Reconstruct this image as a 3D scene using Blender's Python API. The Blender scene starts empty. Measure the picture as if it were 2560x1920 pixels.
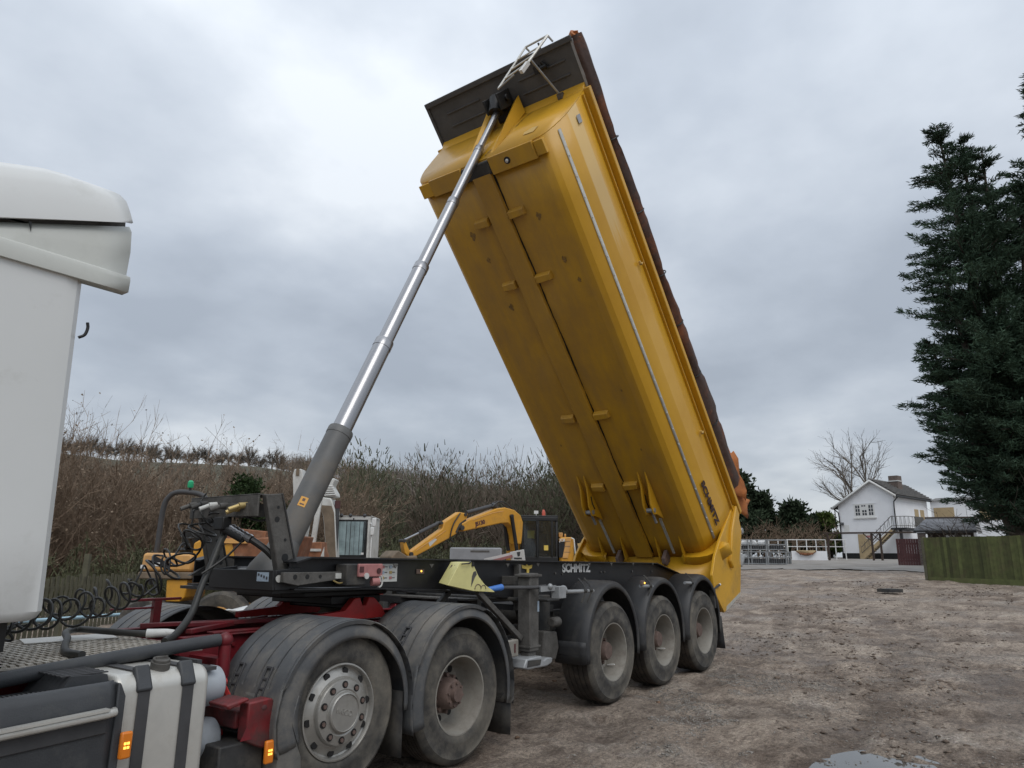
import bpy, bmesh, math, random
import numpy as np
from mathutils import Vector, Matrix
R = math.radians
random.seed(7)
RNG = np.random.default_rng(11)
scene = bpy.context.scene
COL = scene.collection

# ---------------------------------------------------------------- camera
cam_d = bpy.data.cameras.new("camera")
cam_d.sensor_fit = 'HORIZONTAL'
cam_d.sensor_width = 36.0
cam_d.lens = 36.0 * 1788.3 / 2560.0
cam_d.clip_start = 0.05
cam_d.clip_end = 3000
cam = bpy.data.objects.new("camera", cam_d)
COL.objects.link(cam)
yaw, pitch, roll = 0.936299, 0.236273, 0.0084
F = Vector((math.sin(yaw)*math.cos(pitch), math.cos(yaw)*math.cos(pitch), math.sin(pitch)))
Rt = Vector((math.cos(yaw), -math.sin(yaw), 0))
Up = Rt.cross(F)
R2 = Rt*math.cos(roll) + Up*math.sin(roll)
U2 = Up*math.cos(roll) - Rt*math.sin(roll)
M = Matrix((R2, U2, -F)).transposed().to_4x4()
M.translation = Vector((-7.3737, -5.2265, 1.5236))
cam.matrix_world = M
scene.camera = cam

# ---------------------------------------------------------------- world, sun, exposure
SUN_EL, SUN_AZ = R(52), R(215)          # azimuth measured from +Y towards +X
w = bpy.data.worlds.new("World")
scene.world = w
w.use_nodes = True
nt = w.node_tree
nt.nodes.clear()
def N(t, **kw):
    n = nt.nodes.new(t)
    for k, v in kw.items():
        setattr(n, k, v)
    return n
out = N('ShaderNodeOutputWorld')
bg = N('ShaderNodeBackground')
sky = N('ShaderNodeTexSky', sky_type='NISHITA', sun_disc=False, sun_elevation=SUN_EL, sun_rotation=SUN_AZ)
sky.air_density = 1.0; sky.dust_density = 2.0
skb = N('ShaderNodeMixRGB', blend_type='MULTIPLY'); skb.inputs[0].default_value = 1.0
skb.inputs[2].default_value = (0.075, 0.075, 0.075, 1)
nt.links.new(sky.outputs[0], skb.inputs[1])
tc = N('ShaderNodeTexCoord')
sep = N('ShaderNodeSeparateXYZ'); nt.links.new(tc.outputs['Generated'], sep.inputs[0])
zc = N('ShaderNodeMath', operation='MAXIMUM'); zc.inputs[1].default_value = 0.0
nt.links.new(sep.outputs['Z'], zc.inputs[0])
za = N('ShaderNodeMath', operation='ADD'); za.inputs[1].default_value = 0.26
nt.links.new(zc.outputs[0], za.inputs[0])
dx = N('ShaderNodeMath', operation='DIVIDE'); nt.links.new(sep.outputs['X'], dx.inputs[0]); nt.links.new(za.outputs[0], dx.inputs[1])
dy = N('ShaderNodeMath', operation='DIVIDE'); nt.links.new(sep.outputs['Y'], dy.inputs[0]); nt.links.new(za.outputs[0], dy.inputs[1])
cmb = N('ShaderNodeCombineXYZ'); nt.links.new(dx.outputs[0], cmb.inputs[0]); nt.links.new(dy.outputs[0], cmb.inputs[1])
cmb.inputs[2].default_value = 3.1
n1 = N('ShaderNodeTexNoise'); n1.inputs['Scale'].default_value = 1.05; n1.inputs['Detail'].default_value = 4; n1.inputs['Roughness'].default_value = 0.46; n1.inputs['Distortion'].default_value = 0.35
nt.links.new(cmb.outputs[0], n1.inputs['Vector'])
n2 = N('ShaderNodeTexNoise'); n2.inputs['Scale'].default_value = 3.0; n2.inputs['Detail'].default_value = 5; n2.inputs['Roughness'].default_value = 0.55
nt.links.new(cmb.outputs[0], n2.inputs['Vector'])
mixn = N('ShaderNodeMix', data_type='FLOAT'); mixn.inputs[0].default_value = 0.26
nt.links.new(n1.outputs[0], mixn.inputs[2]); nt.links.new(n2.outputs[0], mixn.inputs[3])
ramp = N('ShaderNodeValToRGB')
cr = ramp.color_ramp
cr.elements[0].position = 0.38; cr.elements[0].color = (0.40, 0.445, 0.51, 1)
cr.elements[1].position = 0.62; cr.elements[1].color = (0.76, 0.805, 0.855, 1)
e = cr.elements.new(0.46); e.color = (0.48, 0.53, 0.60, 1)
e = cr.elements.new(0.55); e.color = (0.605, 0.655, 0.72, 1)
nt.links.new(mixn.outputs[0], ramp.inputs[0])
# an overcast sky is brighter overhead than at the horizon
gr = N('ShaderNodeMapRange'); gr.inputs[1].default_value = 0.0; gr.inputs[2].default_value = 1.0; gr.inputs[3].default_value = 0.66; gr.inputs[4].default_value = 1.45
nt.links.new(zc.outputs[0], gr.inputs[0])
gm = N('ShaderNodeMixRGB', blend_type='MULTIPLY'); gm.inputs[0].default_value = 1.0
nt.links.new(ramp.outputs[0], gm.inputs[1]); nt.links.new(gr.outputs[0], gm.inputs[2])
mx = N('ShaderNodeMixRGB'); mx.inputs[0].default_value = 0.86
nt.links.new(skb.outputs[0], mx.inputs[1]); nt.links.new(gm.outputs[0], mx.inputs[2])
nt.links.new(mx.outputs[0], bg.inputs[0]); bg.inputs[1].default_value = 1.25
nt.links.new(bg.outputs[0], out.inputs[0])

sd = bpy.data.lights.new("sun", 'SUN'); sd.energy = 1.05; sd.angle = R(35); sd.color = (1.0, 0.965, 0.92)
sun = bpy.data.objects.new("sun", sd); COL.objects.link(sun)
sdir = Vector((math.sin(SUN_AZ)*math.cos(SUN_EL), math.cos(SUN_AZ)*math.cos(SUN_EL), math.sin(SUN_EL)))
sun.rotation_euler = sdir.to_track_quat('Z', 'Y').to_euler()
sun.location = (0, 0, 30)
scene.view_settings.view_transform = 'Standard'
scene.view_settings.look = 'None'
scene.view_settings.exposure = 0.0
scene.view_settings.gamma = 1.0
scene.cycles.use_denoising = True
scene.cycles.max_bounces = 6
scene.cycles.transparent_max_bounces = 6

# ---------------------------------------------------------------- materials
MATS = {}
def mat(name, col, rough=0.6, metal=0.0, var=0.12, vscale=6.0, dirt=None, dirt_amt=0.0, dscale=3.0, bump=0.0, bscale=40.0, emit=None, spec=0.5, coat=0.0, alpha=None):
    m = bpy.data.materials.new(name); m.use_nodes = True
    t = m.node_tree; b = t.nodes['Principled BSDF']
    b.inputs['Roughness'].default_value = rough
    b.inputs['Metallic'].default_value = metal
    b.inputs['Specular IOR Level'].default_value = spec
    if coat: b.inputs['Coat Weight'].default_value = coat; b.inputs['Coat Roughness'].default_value = 0.12
    c = t.nodes.new('ShaderNodeTexCoord')
    nz = t.nodes.new('ShaderNodeTexNoise'); nz.inputs['Scale'].default_value = vscale; nz.inputs['Detail'].default_value = 6; nz.inputs['Roughness'].default_value = 0.62
    t.links.new(c.outputs['Object'], nz.inputs['Vector'])
    rp = t.nodes.new('ShaderNodeValToRGB')
    lo = [max(0, x*(1-var)) for x in col]; hi = [min(1, x*(1+var)) for x in col]
    rp.color_ramp.elements[0].position = 0.3; rp.color_ramp.elements[0].color = (*lo, 1)
    rp.color_ramp.elements[1].position = 0.7; rp.color_ramp.elements[1].color = (*hi, 1)
    t.links.new(nz.outputs[0], rp.inputs[0])
    src = rp.outputs[0]
    if dirt is not None:
        n2 = t.nodes.new('ShaderNodeTexNoise'); n2.inputs['Scale'].default_value = dscale; n2.inputs['Detail'].default_value = 9; n2.inputs['Roughness'].default_value = 0.72
        t.links.new(c.outputs['Object'], n2.inputs['Vector'])
        mr = t.nodes.new('ShaderNodeMapRange')
        mr.inputs[1].default_value = 0.62 - 0.35*dirt_amt; mr.inputs[2].default_value = 0.78 - 0.25*dirt_amt
        mr.inputs[4].default_value = min(1.0, 0.55+0.45*dirt_amt)
        t.links.new(n2.outputs[0], mr.inputs[0])
        mxx = t.nodes.new('ShaderNodeMixRGB'); mxx.inputs[2].default_value = (*dirt, 1)
        t.links.new(mr.outputs[0], mxx.inputs[0]); t.links.new(src, mxx.inputs[1])
        src = mxx.outputs[0]
        rr = t.nodes.new('ShaderNodeMapRange'); rr.inputs[3].default_value = rough; rr.inputs[4].default_value = min(1, rough+0.3)
        t.links.new(mr.outputs[0], rr.inputs[0]); t.links.new(rr.outputs[0], b.inputs['Roughness'])
    t.links.new(src, b.inputs['Base Color'])
    if bump:
        n3 = t.nodes.new('ShaderNodeTexNoise'); n3.inputs['Scale'].default_value = bscale; n3.inputs['Detail'].default_value = 5
        t.links.new(c.outputs['Object'], n3.inputs['Vector'])
        bp = t.nodes.new('ShaderNodeBump'); bp.inputs['Strength'].default_value = bump; bp.inputs['Distance'].default_value = 0.02
        t.links.new(n3.outputs[0], bp.inputs['Height']); t.links.new(bp.outputs[0], b.inputs['Normal'])
    if emit:
        b.inputs['Emission Color'].default_value = (*emit[0], 1); b.inputs['Emission Strength'].default_value = emit[1]
    if alpha is not None:
        b.inputs['Transmission Weight'].default_value = alpha
    MATS[name] = m
    return m
DUST = (0.20, 0.175, 0.145)
mat('body_yellow', (0.58, 0.310, 0.015), 0.42, var=0.10, vscale=1.3, dirt=(0.30, 0.19, 0.06), dirt_amt=0.22, dscale=1.2, bump=0.08, bscale=4, coat=0.15)
m = bpy.data.materials.new('body_side'); m.use_nodes = True
t = m.node_tree; b = t.nodes['Principled BSDF']; b.inputs['Coat Weight'].default_value = 0.15; b.inputs['Coat Roughness'].default_value = 0.15
tcx = t.nodes.new('ShaderNodeTexCoord'); spx = t.nodes.new('ShaderNodeSeparateXYZ'); t.links.new(tcx.outputs['Object'], spx.inputs[0])
def nz_(scale, det=6, rough=0.6, sc=(1,1,1)):
    mp = t.nodes.new('ShaderNodeMapping'); mp.inputs['Scale'].default_value = sc; t.links.new(tcx.outputs['Object'], mp.inputs[0])
    n = t.nodes.new('ShaderNodeTexNoise'); n.inputs['Scale'].default_value = scale; n.inputs['Detail'].default_value = det; n.inputs['Roughness'].default_value = rough; t.links.new(mp.outputs[0], n.inputs['Vector']); return n.outputs[0]
def rng_(sock, a, b_, lo=0.0, hi=1.0):
    r = t.nodes.new('ShaderNodeMapRange'); r.inputs[1].default_value = a; r.inputs[2].default_value = b_; r.inputs[3].default_value = lo; r.inputs[4].default_value = hi; t.links.new(sock, r.inputs[0]); return r.outputs[0]
def mth_(op, a, b_):
    q = t.nodes.new('ShaderNodeMath'); q.operation = op
    for i, v_ in enumerate((a, b_)):
        if isinstance(v_, (int, float)): q.inputs[i].default_value = v_
        else: t.links.new(v_, q.inputs[i])
    return q.outputs[0]
def mx_(fac, a, b_):
    q = t.nodes.new('ShaderNodeMixRGB'); t.links.new(fac, q.inputs[0])
    for i, v_ in ((1, a), (2, b_)):
        if isinstance(v_, tuple): q.inputs[i].default_value = (*v_, 1)
        else: t.links.new(v_, q.inputs[i])
    return q.outputs[0]
streak = nz_(3.0, 8, 0.7, (0.35, 1.6, 1.6)); blot = nz_(1.1, 8, 0.65)
base_c = mx_(rng_(blot, 0.35, 0.68), (0.62, 0.335, 0.014), (0.54, 0.280, 0.012))
# road grime on the underside, keeps to the floor sheets
floor_m = rng_(spx.outputs['Z'], 3.56, 3.525)
grime = mth_('MULTIPLY', floor_m, rng_(mth_('ADD', mth_('MULTIPLY', streak, 0.6), mth_('MULTIPLY', blot, 0.4)), 0.40, 0.62, 0.25, 0.85))
base_c = mx_(grime, base_c, (0.335, 0.190, 0.045))
# pale sky highlight painted into the colour, front of the near side
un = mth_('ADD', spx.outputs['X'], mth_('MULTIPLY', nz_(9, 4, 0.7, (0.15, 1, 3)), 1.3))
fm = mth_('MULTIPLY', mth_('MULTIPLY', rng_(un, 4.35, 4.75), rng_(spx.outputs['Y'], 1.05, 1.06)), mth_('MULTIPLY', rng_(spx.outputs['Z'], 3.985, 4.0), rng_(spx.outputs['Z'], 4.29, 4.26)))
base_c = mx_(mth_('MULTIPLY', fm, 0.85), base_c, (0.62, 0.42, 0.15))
# scuffs and grey rubs
sc1 = mth_('MULTIPLY', rng_(nz_(7, 9, 0.75, (0.3, 1, 1)), 0.66, 0.74), 0.35)
base_c = mx_(sc1, base_c, (0.30, 0.22, 0.10))
t.links.new(base_c, b.inputs['Base Color'])
t.links.new(rng_(blot, 0.3, 0.7, 0.36, 0.55), b.inputs['Roughness'])
bpx = t.nodes.new('ShaderNodeBump'); bpx.inputs['Strength'].default_value = 0.10; bpx.inputs['Distance'].default_value = 0.03
t.links.new(nz_(1.6, 3), bpx.inputs['Height']); t.links.new(bpx.outputs[0], b.inputs['Normal'])
MATS['body_side'] = m
mat('body_pale', (0.60, 0.40, 0.13), 0.4, var=0.08, vscale=2, dirt=(0.52, 0.33, 0.06), dirt_amt=0.35, dscale=2.5)
mat('stain', (0.20, 0.115, 0.035), 0.6, var=0.4, vscale=30, dirt=(0.40, 0.22, 0.02), dirt_amt=0.45, dscale=25)
mat('body_silver', (0.42, 0.42, 0.38), 0.45, var=0.15, vscale=14, dirt=(0.42, 0.26, 0.05), dirt_amt=0.25, dscale=9)
mat('canopy_grey', (0.075, 0.075, 0.075), 0.55, var=0.25, vscale=3, dirt=(0.13, 0.12, 0.11), dirt_amt=0.3, dscale=2)
mat('edge_grey', (0.32, 0.33, 0.34), 0.5, var=0.2, vscale=5)
mat('tarp', (0.055, 0.030, 0.022), 0.75, var=0.4, vscale=3, dirt=(0.24, 0.075, 0.025), dirt_amt=0.42, dscale=1.6, bump=0.5, bscale=14)
mat('tarp_orange', (0.42, 0.14, 0.035), 0.7, var=0.3, vscale=3, dirt=(0.14, 0.05, 0.03), dirt_amt=0.3, dscale=2, bump=0.4, bscale=10)
mat('black_steel', (0.010, 0.010, 0.011), 0.5, var=0.3, vscale=5, dirt=(0.035, 0.033, 0.03), dirt_amt=0.25, dscale=3)
mat('dusty_black', (0.030, 0.030, 0.030), 0.65, var=0.3, vscale=6, dirt=(0.10, 0.09, 0.075), dirt_amt=0.45, dscale=4)
mat('grease_black', (0.010, 0.010, 0.010), 0.5, var=0.3)
mat('frame_grey', (0.095, 0.090, 0.082), 0.7, var=0.3, vscale=8, dirt=(0.05, 0.045, 0.04), dirt_amt=0.4, dscale=5, bump=0.2)
mat('chrome', (0.34, 0.34, 0.35), 0.30, metal=0.92, var=0.05, vscale=2)
mat('ram_grey', (0.105, 0.105, 0.102), 0.5, var=0.15, vscale=6, dirt=(0.17, 0.15, 0.125), dirt_amt=0.45, dscale=2.2)
mat('chassis_red', (0.145, 0.010, 0.015), 0.45, var=0.25, vscale=7, dirt=(0.05, 0.022, 0.02), dirt_amt=0.45, dscale=4)
mat('bright_red', (0.42, 0.030, 0.028), 0.4, var=0.15, vscale=7, dirt=(0.14, 0.04, 0.03), dirt_amt=0.3, dscale=5)
mat('grimy_red', (0.16, 0.013, 0.015), 0.45, var=0.4, vscale=5, dirt=(0.045, 0.03, 0.027), dirt_amt=0.6, dscale=6)
mat('pink_red', (0.40, 0.17, 0.16), 0.6, var=0.2, vscale=12)
mat('fender_grey', (0.074, 0.077, 0.080), 0.55, var=0.12, vscale=5, dirt=(0.21, 0.19, 0.16), dirt_amt=0.42, dscale=2.3, bump=0.06, bscale=90)
mat('fender_black', (0.030, 0.031, 0.033), 0.55, var=0.15, vscale=5, dirt=(0.085, 0.08, 0.07), dirt_amt=0.35, dscale=3, bump=0.05, bscale=90)
mat('rubber', (0.045, 0.043, 0.040), 0.85, var=0.3, vscale=5, dirt=(0.165, 0.148, 0.120), dirt_amt=0.62, dscale=2.6, bump=0.12, bscale=60)
mat('tread', (0.045, 0.038, 0.032), 0.9, var=0.3, vscale=9, dirt=(0.13, 0.105, 0.08), dirt_amt=0.5, dscale=5, bump=0.3, bscale=50)
mat('rim_dirty', (0.28, 0.265, 0.232), 0.6, var=0.16, vscale=4, dirt=(0.16, 0.138, 0.115), dirt_amt=0.5, dscale=4, metal=0.15)
mat('rim_silver', (0.36, 0.35, 0.325), 0.38, metal=0.55, var=0.12, vscale=8, dirt=(0.20, 0.185, 0.155), dirt_amt=0.35, dscale=6)
mat('hub_brown', (0.135, 0.092, 0.076), 0.75, var=0.35, vscale=12, dirt=(0.09, 0.06, 0.05), dirt_amt=0.4, dscale=8)
mat('cab_white', (0.66, 0.67, 0.655), 0.36, var=0.025, vscale=1.2, dirt=(0.50, 0.50, 0.47), dirt_amt=0.13, dscale=2.6, bump=0.02, bscale=3, coat=0.2)
mat('fairing_white', (0.55, 0.56, 0.52), 0.38, var=0.04, vscale=2, dirt=(0.44, 0.45, 0.41), dirt_amt=0.3, dscale=2)
mat('plastic_dark', (0.042, 0.045, 0.049), 0.55, var=0.15, vscale=5, dirt=(0.09, 0.09, 0.085), dirt_amt=0.25, dscale=3, bump=0.1, bscale=120)
mat('aluminium', (0.58, 0.57, 0.53), 0.38, metal=0.45, var=0.08, vscale=6, dirt=(0.38, 0.35, 0.29), dirt_amt=0.3, dscale=3)
mat('catwalk', (0.42, 0.39, 0.34), 0.6, metal=0.2, var=0.3, vscale=15, dirt=(0.16, 0.13, 0.10), dirt_amt=0.45, dscale=5)
mat('air_tank', (0.36, 0.39, 0.42), 0.4, var=0.1, dirt=(0.22, 0.21, 0.19), dirt_amt=0.3)
mat('amber', (0.62, 0.17, 0.015), 0.3, var=0.1, emit=((1.0, 0.32, 0.02), 0.06))
mat('amber_lit', (1.0, 0.6, 0.1), 0.3, emit=((1.0, 0.55, 0.08), 1.8))
mat('led_white', (0.9, 0.9, 0.85), 0.3, emit=((1, 0.97, 0.85), 2.5))
mat('white_paint', (0.72, 0.72, 0.70), 0.5, var=0.06, dirt=(0.50, 0.48, 0.44), dirt_amt=0.2)
mat('chock_yellow', (0.66, 0.61, 0.26), 0.5, var=0.08, vscale=5, dirt=(0.40, 0.35, 0.18), dirt_amt=0.25, dscale=7)
mat('tag_yellow', (0.70, 0.50, 0.10), 0.5, var=0.1)
mat('orange_tag', (0.72, 0.36, 0.06), 0.5, var=0.1)
mat('blue', (0.06, 0.18, 0.52), 0.45, var=0.1)
mat('pale_blue', (0.35, 0.52, 0.62), 0.5, var=0.15)
mat('hose', (0.028, 0.028, 0.026), 0.5, var=0.2, vscale=10, dirt=(0.12, 0.115, 0.08), dirt_amt=0.3, dscale=6)
mat('coil', (0.016, 0.016, 0.015), 0.42, var=0.3, vscale=10)
mat('brass', (0.45, 0.34, 0.14), 0.45, metal=0.5)
mat('sticker', (0.55, 0.55, 0.52), 0.5, var=0.08, vscale=30)
mat('sticker_blue', (0.34, 0.42, 0.50), 0.5, var=0.2, vscale=40)
mat('ink', (0.05, 0.05, 0.055), 0.6)
mat('letter_white', (0.66, 0.66, 0.64), 0.5, var=0.1, vscale=20, dirt=(0.25, 0.25, 0.25), dirt_amt=0.2, dscale=20)
mat('letter_dark', (0.030, 0.012, 0.018), 0.5)
mat('digger_yellow', (0.60, 0.29, 0.025), 0.45, var=0.15, vscale=2, dirt=(0.30, 0.16, 0.04), dirt_amt=0.35, dscale=2)
mat('dumper_orange', (0.62, 0.33, 0.10), 0.5, var=0.18, vscale=3, dirt=(0.33, 0.22, 0.14), dirt_amt=0.35, dscale=2.5)
mat('digger_white', (0.58, 0.58, 0.55), 0.45, var=0.10, vscale=3, dirt=(0.34, 0.32, 0.28), dirt_amt=0.35, dscale=2.5)
mat('dusty_brown', (0.17, 0.13, 0.09), 0.8, var=0.3, vscale=4)
mat('rust', (0.23, 0.095, 0.045), 0.8, var=0.35, vscale=5, dirt=(0.34, 0.22, 0.15), dirt_amt=0.3)
mat('dark_glass', (0.03, 0.037, 0.038), 0.05, var=0.5, vscale=3, spec=1.0); MATS['dark_glass'].node_tree.nodes['Principled BSDF'].inputs['Alpha'].default_value = 0.40
mat('curtain_glass', (0.24, 0.31, 0.32), 0.15, var=0.35, vscale=3.5)
mat('beacon_green', (0.02, 0.38, 0.17), 0.3, var=0.1)
mat('beacon_red', (0.55, 0.10, 0.06), 0.3)
mat('vest_yellow', (0.70, 0.68, 0.10), 0.7)
mat('concrete', (0.27, 0.275, 0.285), 0.75, var=0.10, vscale=4, dirt=(0.20, 0.20, 0.20), dirt_amt=0.3)
mat('render_white', (0.82, 0.83, 0.85), 0.8, var=0.04, vscale=1.2, dirt=(0.68, 0.68, 0.68), dirt_amt=0.15, dscale=0.8, bump=0.1, bscale=30)
mat('slate', (0.135, 0.130, 0.125), 0.7, var=0.3, vscale=3, dirt=(0.20, 0.19, 0.17), dirt_amt=0.3)
mat('slate_pale', (0.23, 0.235, 0.25), 0.7, var=0.2, vscale=3)
mat('brick', (0.13, 0.10, 0.085), 0.85, var=0.35, vscale=8)
mat('plywood', (0.42, 0.32, 0.185), 0.75, var=0.12, vscale=3)
mat('maroon', (0.085, 0.030, 0.030), 0.7, var=0.2, vscale=6)
mat('dark_wood', (0.050, 0.034, 0.026), 0.8, var=0.3)
mat('fence_green', (0.075, 0.086, 0.028), 0.85, var=0.28, vscale=5, dirt=(0.075, 0.062, 0.035), dirt_amt=0.4, dscale=2)
_m = MATS['fence_green']; _t = _m.node_tree; _b = _t.nodes['Principled BSDF']; _src = _b.inputs['Base Color'].links[0].from_socket
_oi = _t.nodes.new('ShaderNodeObjectInfo'); _hs = _t.nodes.new('ShaderNodeHueSaturation'); _mr = _t.nodes.new('ShaderNodeMapRange'); _mr.inputs[3].default_value = 0.60; _mr.inputs[4].default_value = 1.38
_t.links.new(_oi.outputs['Random'], _mr.inputs[0]); _t.links.new(_mr.outputs[0], _hs.inputs['Value']); _t.links.new(_src, _hs.inputs['Color']); _t.links.new(_hs.outputs[0], _b.inputs['Base Color'])
mat('fence_old', (0.10, 0.095, 0.062), 0.9, var=0.3, vscale=5)
mat('galv', (0.30, 0.31, 0.315), 0.5, metal=0.3, var=0.25, vscale=6)
mat('bag_white', (0.74, 0.74, 0.73), 0.7, var=0.08)
mat('wood_carved', (0.20, 0.10, 0.06), 0.7, var=0.3)
mat('pane', (0.05, 0.055, 0.065), 0.15, var=0.3)
mat('bark', (0.060, 0.050, 0.040), 0.9, var=0.3, vscale=4)
mat('bark_pale', (0.22, 0.20, 0.17), 0.9, var=0.25)
mat('twig_brown', (0.205, 0.152, 0.110), 0.9, var=0.35, vscale=0.5)
mat('twig_grey', (0.15, 0.128, 0.105), 0.9, var=0.3, vscale=0.05)
mat('dead_leaf', (0.24, 0.185, 0.13), 0.9, var=0.35, vscale=1.0)
mat('ivy', (0.030, 0.050, 0.018), 0.6, var=0.5, vscale=1.5)
mat('olive_scrub', (0.075, 0.078, 0.038), 0.9, var=0.4, vscale=0.4)
mat('hill_brown', (0.155, 0.124, 0.098), 0.9, var=0.3, vscale=0.09)
mat('hill_green', (0.082, 0.086, 0.055), 0.9, var=0.35, vscale=0.1)
mat('conifer', (0.046, 0.078, 0.050), 0.75, var=0.6, vscale=0.7)
mat('conifer_far', (0.034, 0.050, 0.028), 0.85, var=0.45, vscale=0.5)
mat('conifer_light', (0.075, 0.105, 0.028), 0.85, var=0.35, vscale=0.5)
mat('field', (0.066, 0.066, 0.040), 0.95, var=0.2, vscale=0.02)
mat('stone', (0.235, 0.215, 0.190), 0.8, var=0.6, vscale=14)
mat('clod', (0.135, 0.102, 0.078), 0.95, var=0.35, vscale=5)
mat('leaf_litter', (0.16, 0.10, 0.065), 0.95, var=0.4, vscale=9)
mat('strap_grey', (0.05, 0.05, 0.052), 0.6, var=0.2)

def two_side_leaf(name, trans=0.25):
    m = MATS[name]; t = m.node_tree; b = t.nodes['Principled BSDF']
    b.inputs['Specular IOR Level'].default_value = 0.15
for _n in ('conifer', 'ivy', 'conifer_far', 'conifer_light', 'twig_brown', 'hill_brown', 'hill_green'):
    two_side_leaf(_n)

# water
m = bpy.data.materials.new('water'); m.use_nodes = True
b = m.node_tree.nodes['Principled BSDF']; b.inputs['Base Color'].default_value = (0.10, 0.095, 0.085, 1); b.inputs['Roughness'].default_value = 0.04; b.inputs['Specular IOR Level'].default_value = 0.9
_n = m.node_tree.nodes.new('ShaderNodeTexNoise'); _n.inputs['Scale'].default_value = 9
_b = m.node_tree.nodes.new('ShaderNodeBump'); _b.inputs['Strength'].default_value = 0.03
m.node_tree.links.new(_n.outputs[0], _b.inputs['Height']); m.node_tree.links.new(_b.outputs[0], b.inputs['Normal'])
MATS['water'] = m
# ground
m = bpy.data.materials.new('mud'); m.use_nodes = True
t = m.node_tree; b = t.nodes['Principled BSDF']
geo = t.nodes.new('ShaderNodeNewGeometry')
def tn(scale, det=8, rough=0.6, vec=None, dist=0.0):
    n = t.nodes.new('ShaderNodeTexNoise'); n.inputs['Scale'].default_value = scale; n.inputs['Detail'].default_value = det; n.inputs['Roughness'].default_value = rough; n.inputs['Distortion'].default_value = dist
    t.links.new(vec or geo.outputs['Position'], n.inputs['Vector']); return n
def mrg(n, a, b_, lo=0.0, hi=1.0):
    r = t.nodes.new('ShaderNodeMapRange'); r.inputs[1].default_value = a; r.inputs[2].default_value = b_; r.inputs[3].default_value = lo; r.inputs[4].default_value = hi
    t.links.new(n.outputs[0], r.inputs[0]); return r
def mixc(fac, a, b_):
    x = t.nodes.new('ShaderNodeMixRGB'); t.links.new(fac.outputs[0], x.inputs[0])
    for i, s in ((1, a), (2, b_)):
        if isinstance(s, tuple): x.inputs[i].default_value = (*s, 1)
        else: t.links.new(s.outputs[0], x.inputs[i])
    return x
stretch = t.nodes.new('ShaderNodeMapping'); stretch.inputs['Scale'].default_value = (0.8, 1.5, 1); stretch.inputs['Rotation'].default_value = (0, 0, R(35))
t.links.new(geo.outputs['Position'], stretch.inputs[0])
big = tn(0.22, 6, 0.6); mid = tn(1.1, 9, 0.7, stretch.outputs[0], 0.6); fine = tn(9, 8, 0.75); grit = tn(55, 4, 0.7)
c1 = mixc(mrg(mid, 0.40, 0.60), (0.175, 0.124, 0.088), (0.430, 0.338, 0.255))
c2 = mixc(mrg(big, 0.47, 0.63, 0, 0.55), c1, (0.470, 0.385, 0.300))
c3 = mixc(mrg(tn(5.5, 9, 0.75, stretch.outputs[0], 0.4), 0.50, 0.64, 0, 0.85), c2, (0.150, 0.105, 0.075))
vor = t.nodes.new('ShaderNodeTexVoronoi'); vor.inputs['Scale'].default_value = 38
t.links.new(geo.outputs['Position'], vor.inputs['Vector'])
pm = tn(0.9, 6, 0.65); pmr = mrg(pm, 0.53, 0.64, 0, 0.42)
hsv = t.nodes.new('ShaderNodeHueSaturation'); hsv.inputs['Saturation'].default_value = 0.10; hsv.inputs['Value'].default_value = 0.55
t.links.new(vor.outputs['Color'], hsv.inputs['Color'])
warm = t.nodes.new('ShaderNodeMixRGB'); warm.blend_type = 'MULTIPLY'; warm.inputs[0].default_value = 1.0; warm.inputs[2].default_value = (1.0, 0.90, 0.79, 1); t.links.new(hsv.outputs[0], warm.inputs[1])
c4 = mixc(pmr, c3, warm)
atr = t.nodes.new('ShaderNodeAttribute'); atr.attribute_name = 'churned'
atm = t.nodes.new('ShaderNodeMath'); atm.operation = 'MULTIPLY'; t.links.new(atr.outputs['Fac'], atm.inputs[0]); t.links.new(mrg(tn(3.0, 6, 0.7), 0.35, 0.60).outputs[0], atm.inputs[1])
atq = t.nodes.new('ShaderNodeMath'); atq.operation = 'MULTIPLY'; atq.inputs[1].default_value = 0.9; t.links.new(atm.outputs[0], atq.inputs[0])
c4 = mixc(atq, c4, (0.105, 0.074, 0.054))
wetm = mrg(tn(0.55, 5, 0.6), 0.50, 0.64, 0, 0.55)
c4 = mixc(wetm, c4, (0.180, 0.135, 0.102))
c5 = mixc(mrg(grit, 0.60, 0.75, 0, 0.4), c4, (0.46, 0.40, 0.335))
gr1 = mrg(tn(26, 6, 0.75), 0.34, 0.66, 0.52, 1.48); gr2 = mrg(tn(95, 3, 0.6), 0.34, 0.66, 0.70, 1.32)
gmm = t.nodes.new('ShaderNodeMath'); gmm.operation = 'MULTIPLY'; t.links.new(gr1.outputs[0], gmm.inputs[0]); t.links.new(gr2.outputs[0], gmm.inputs[1])
c6 = t.nodes.new('ShaderNodeMixRGB'); c6.blend_type = 'MULTIPLY'; c6.inputs[0].default_value = 1.0; t.links.new(c5.outputs[0], c6.inputs[1]); t.links.new(gmm.outputs[0], c6.inputs[2])
hs6 = t.nodes.new('ShaderNodeHueSaturation'); hs6.inputs['Saturation'].default_value = 0.86; hs6.inputs['Value'].default_value = 0.92; t.links.new(c6.outputs[0], hs6.inputs['Color'])
t.links.new(hs6.outputs[0], b.inputs['Base Color'])
t.links.new(mrg(wetm, 0.0, 0.55, 0.9, 0.42).outputs[0], b.inputs['Roughness'])
b.inputs['Specular IOR Level'].default_value = 0.35
add = t.nodes.new('ShaderNodeMath'); add.operation = 'ADD'
t.links.new(fine.outputs[0], add.inputs[0])
gsc = t.nodes.new('ShaderNodeMath'); gsc.operation = 'MULTIPLY'; gsc.inputs[1].default_value = 0.35
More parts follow.
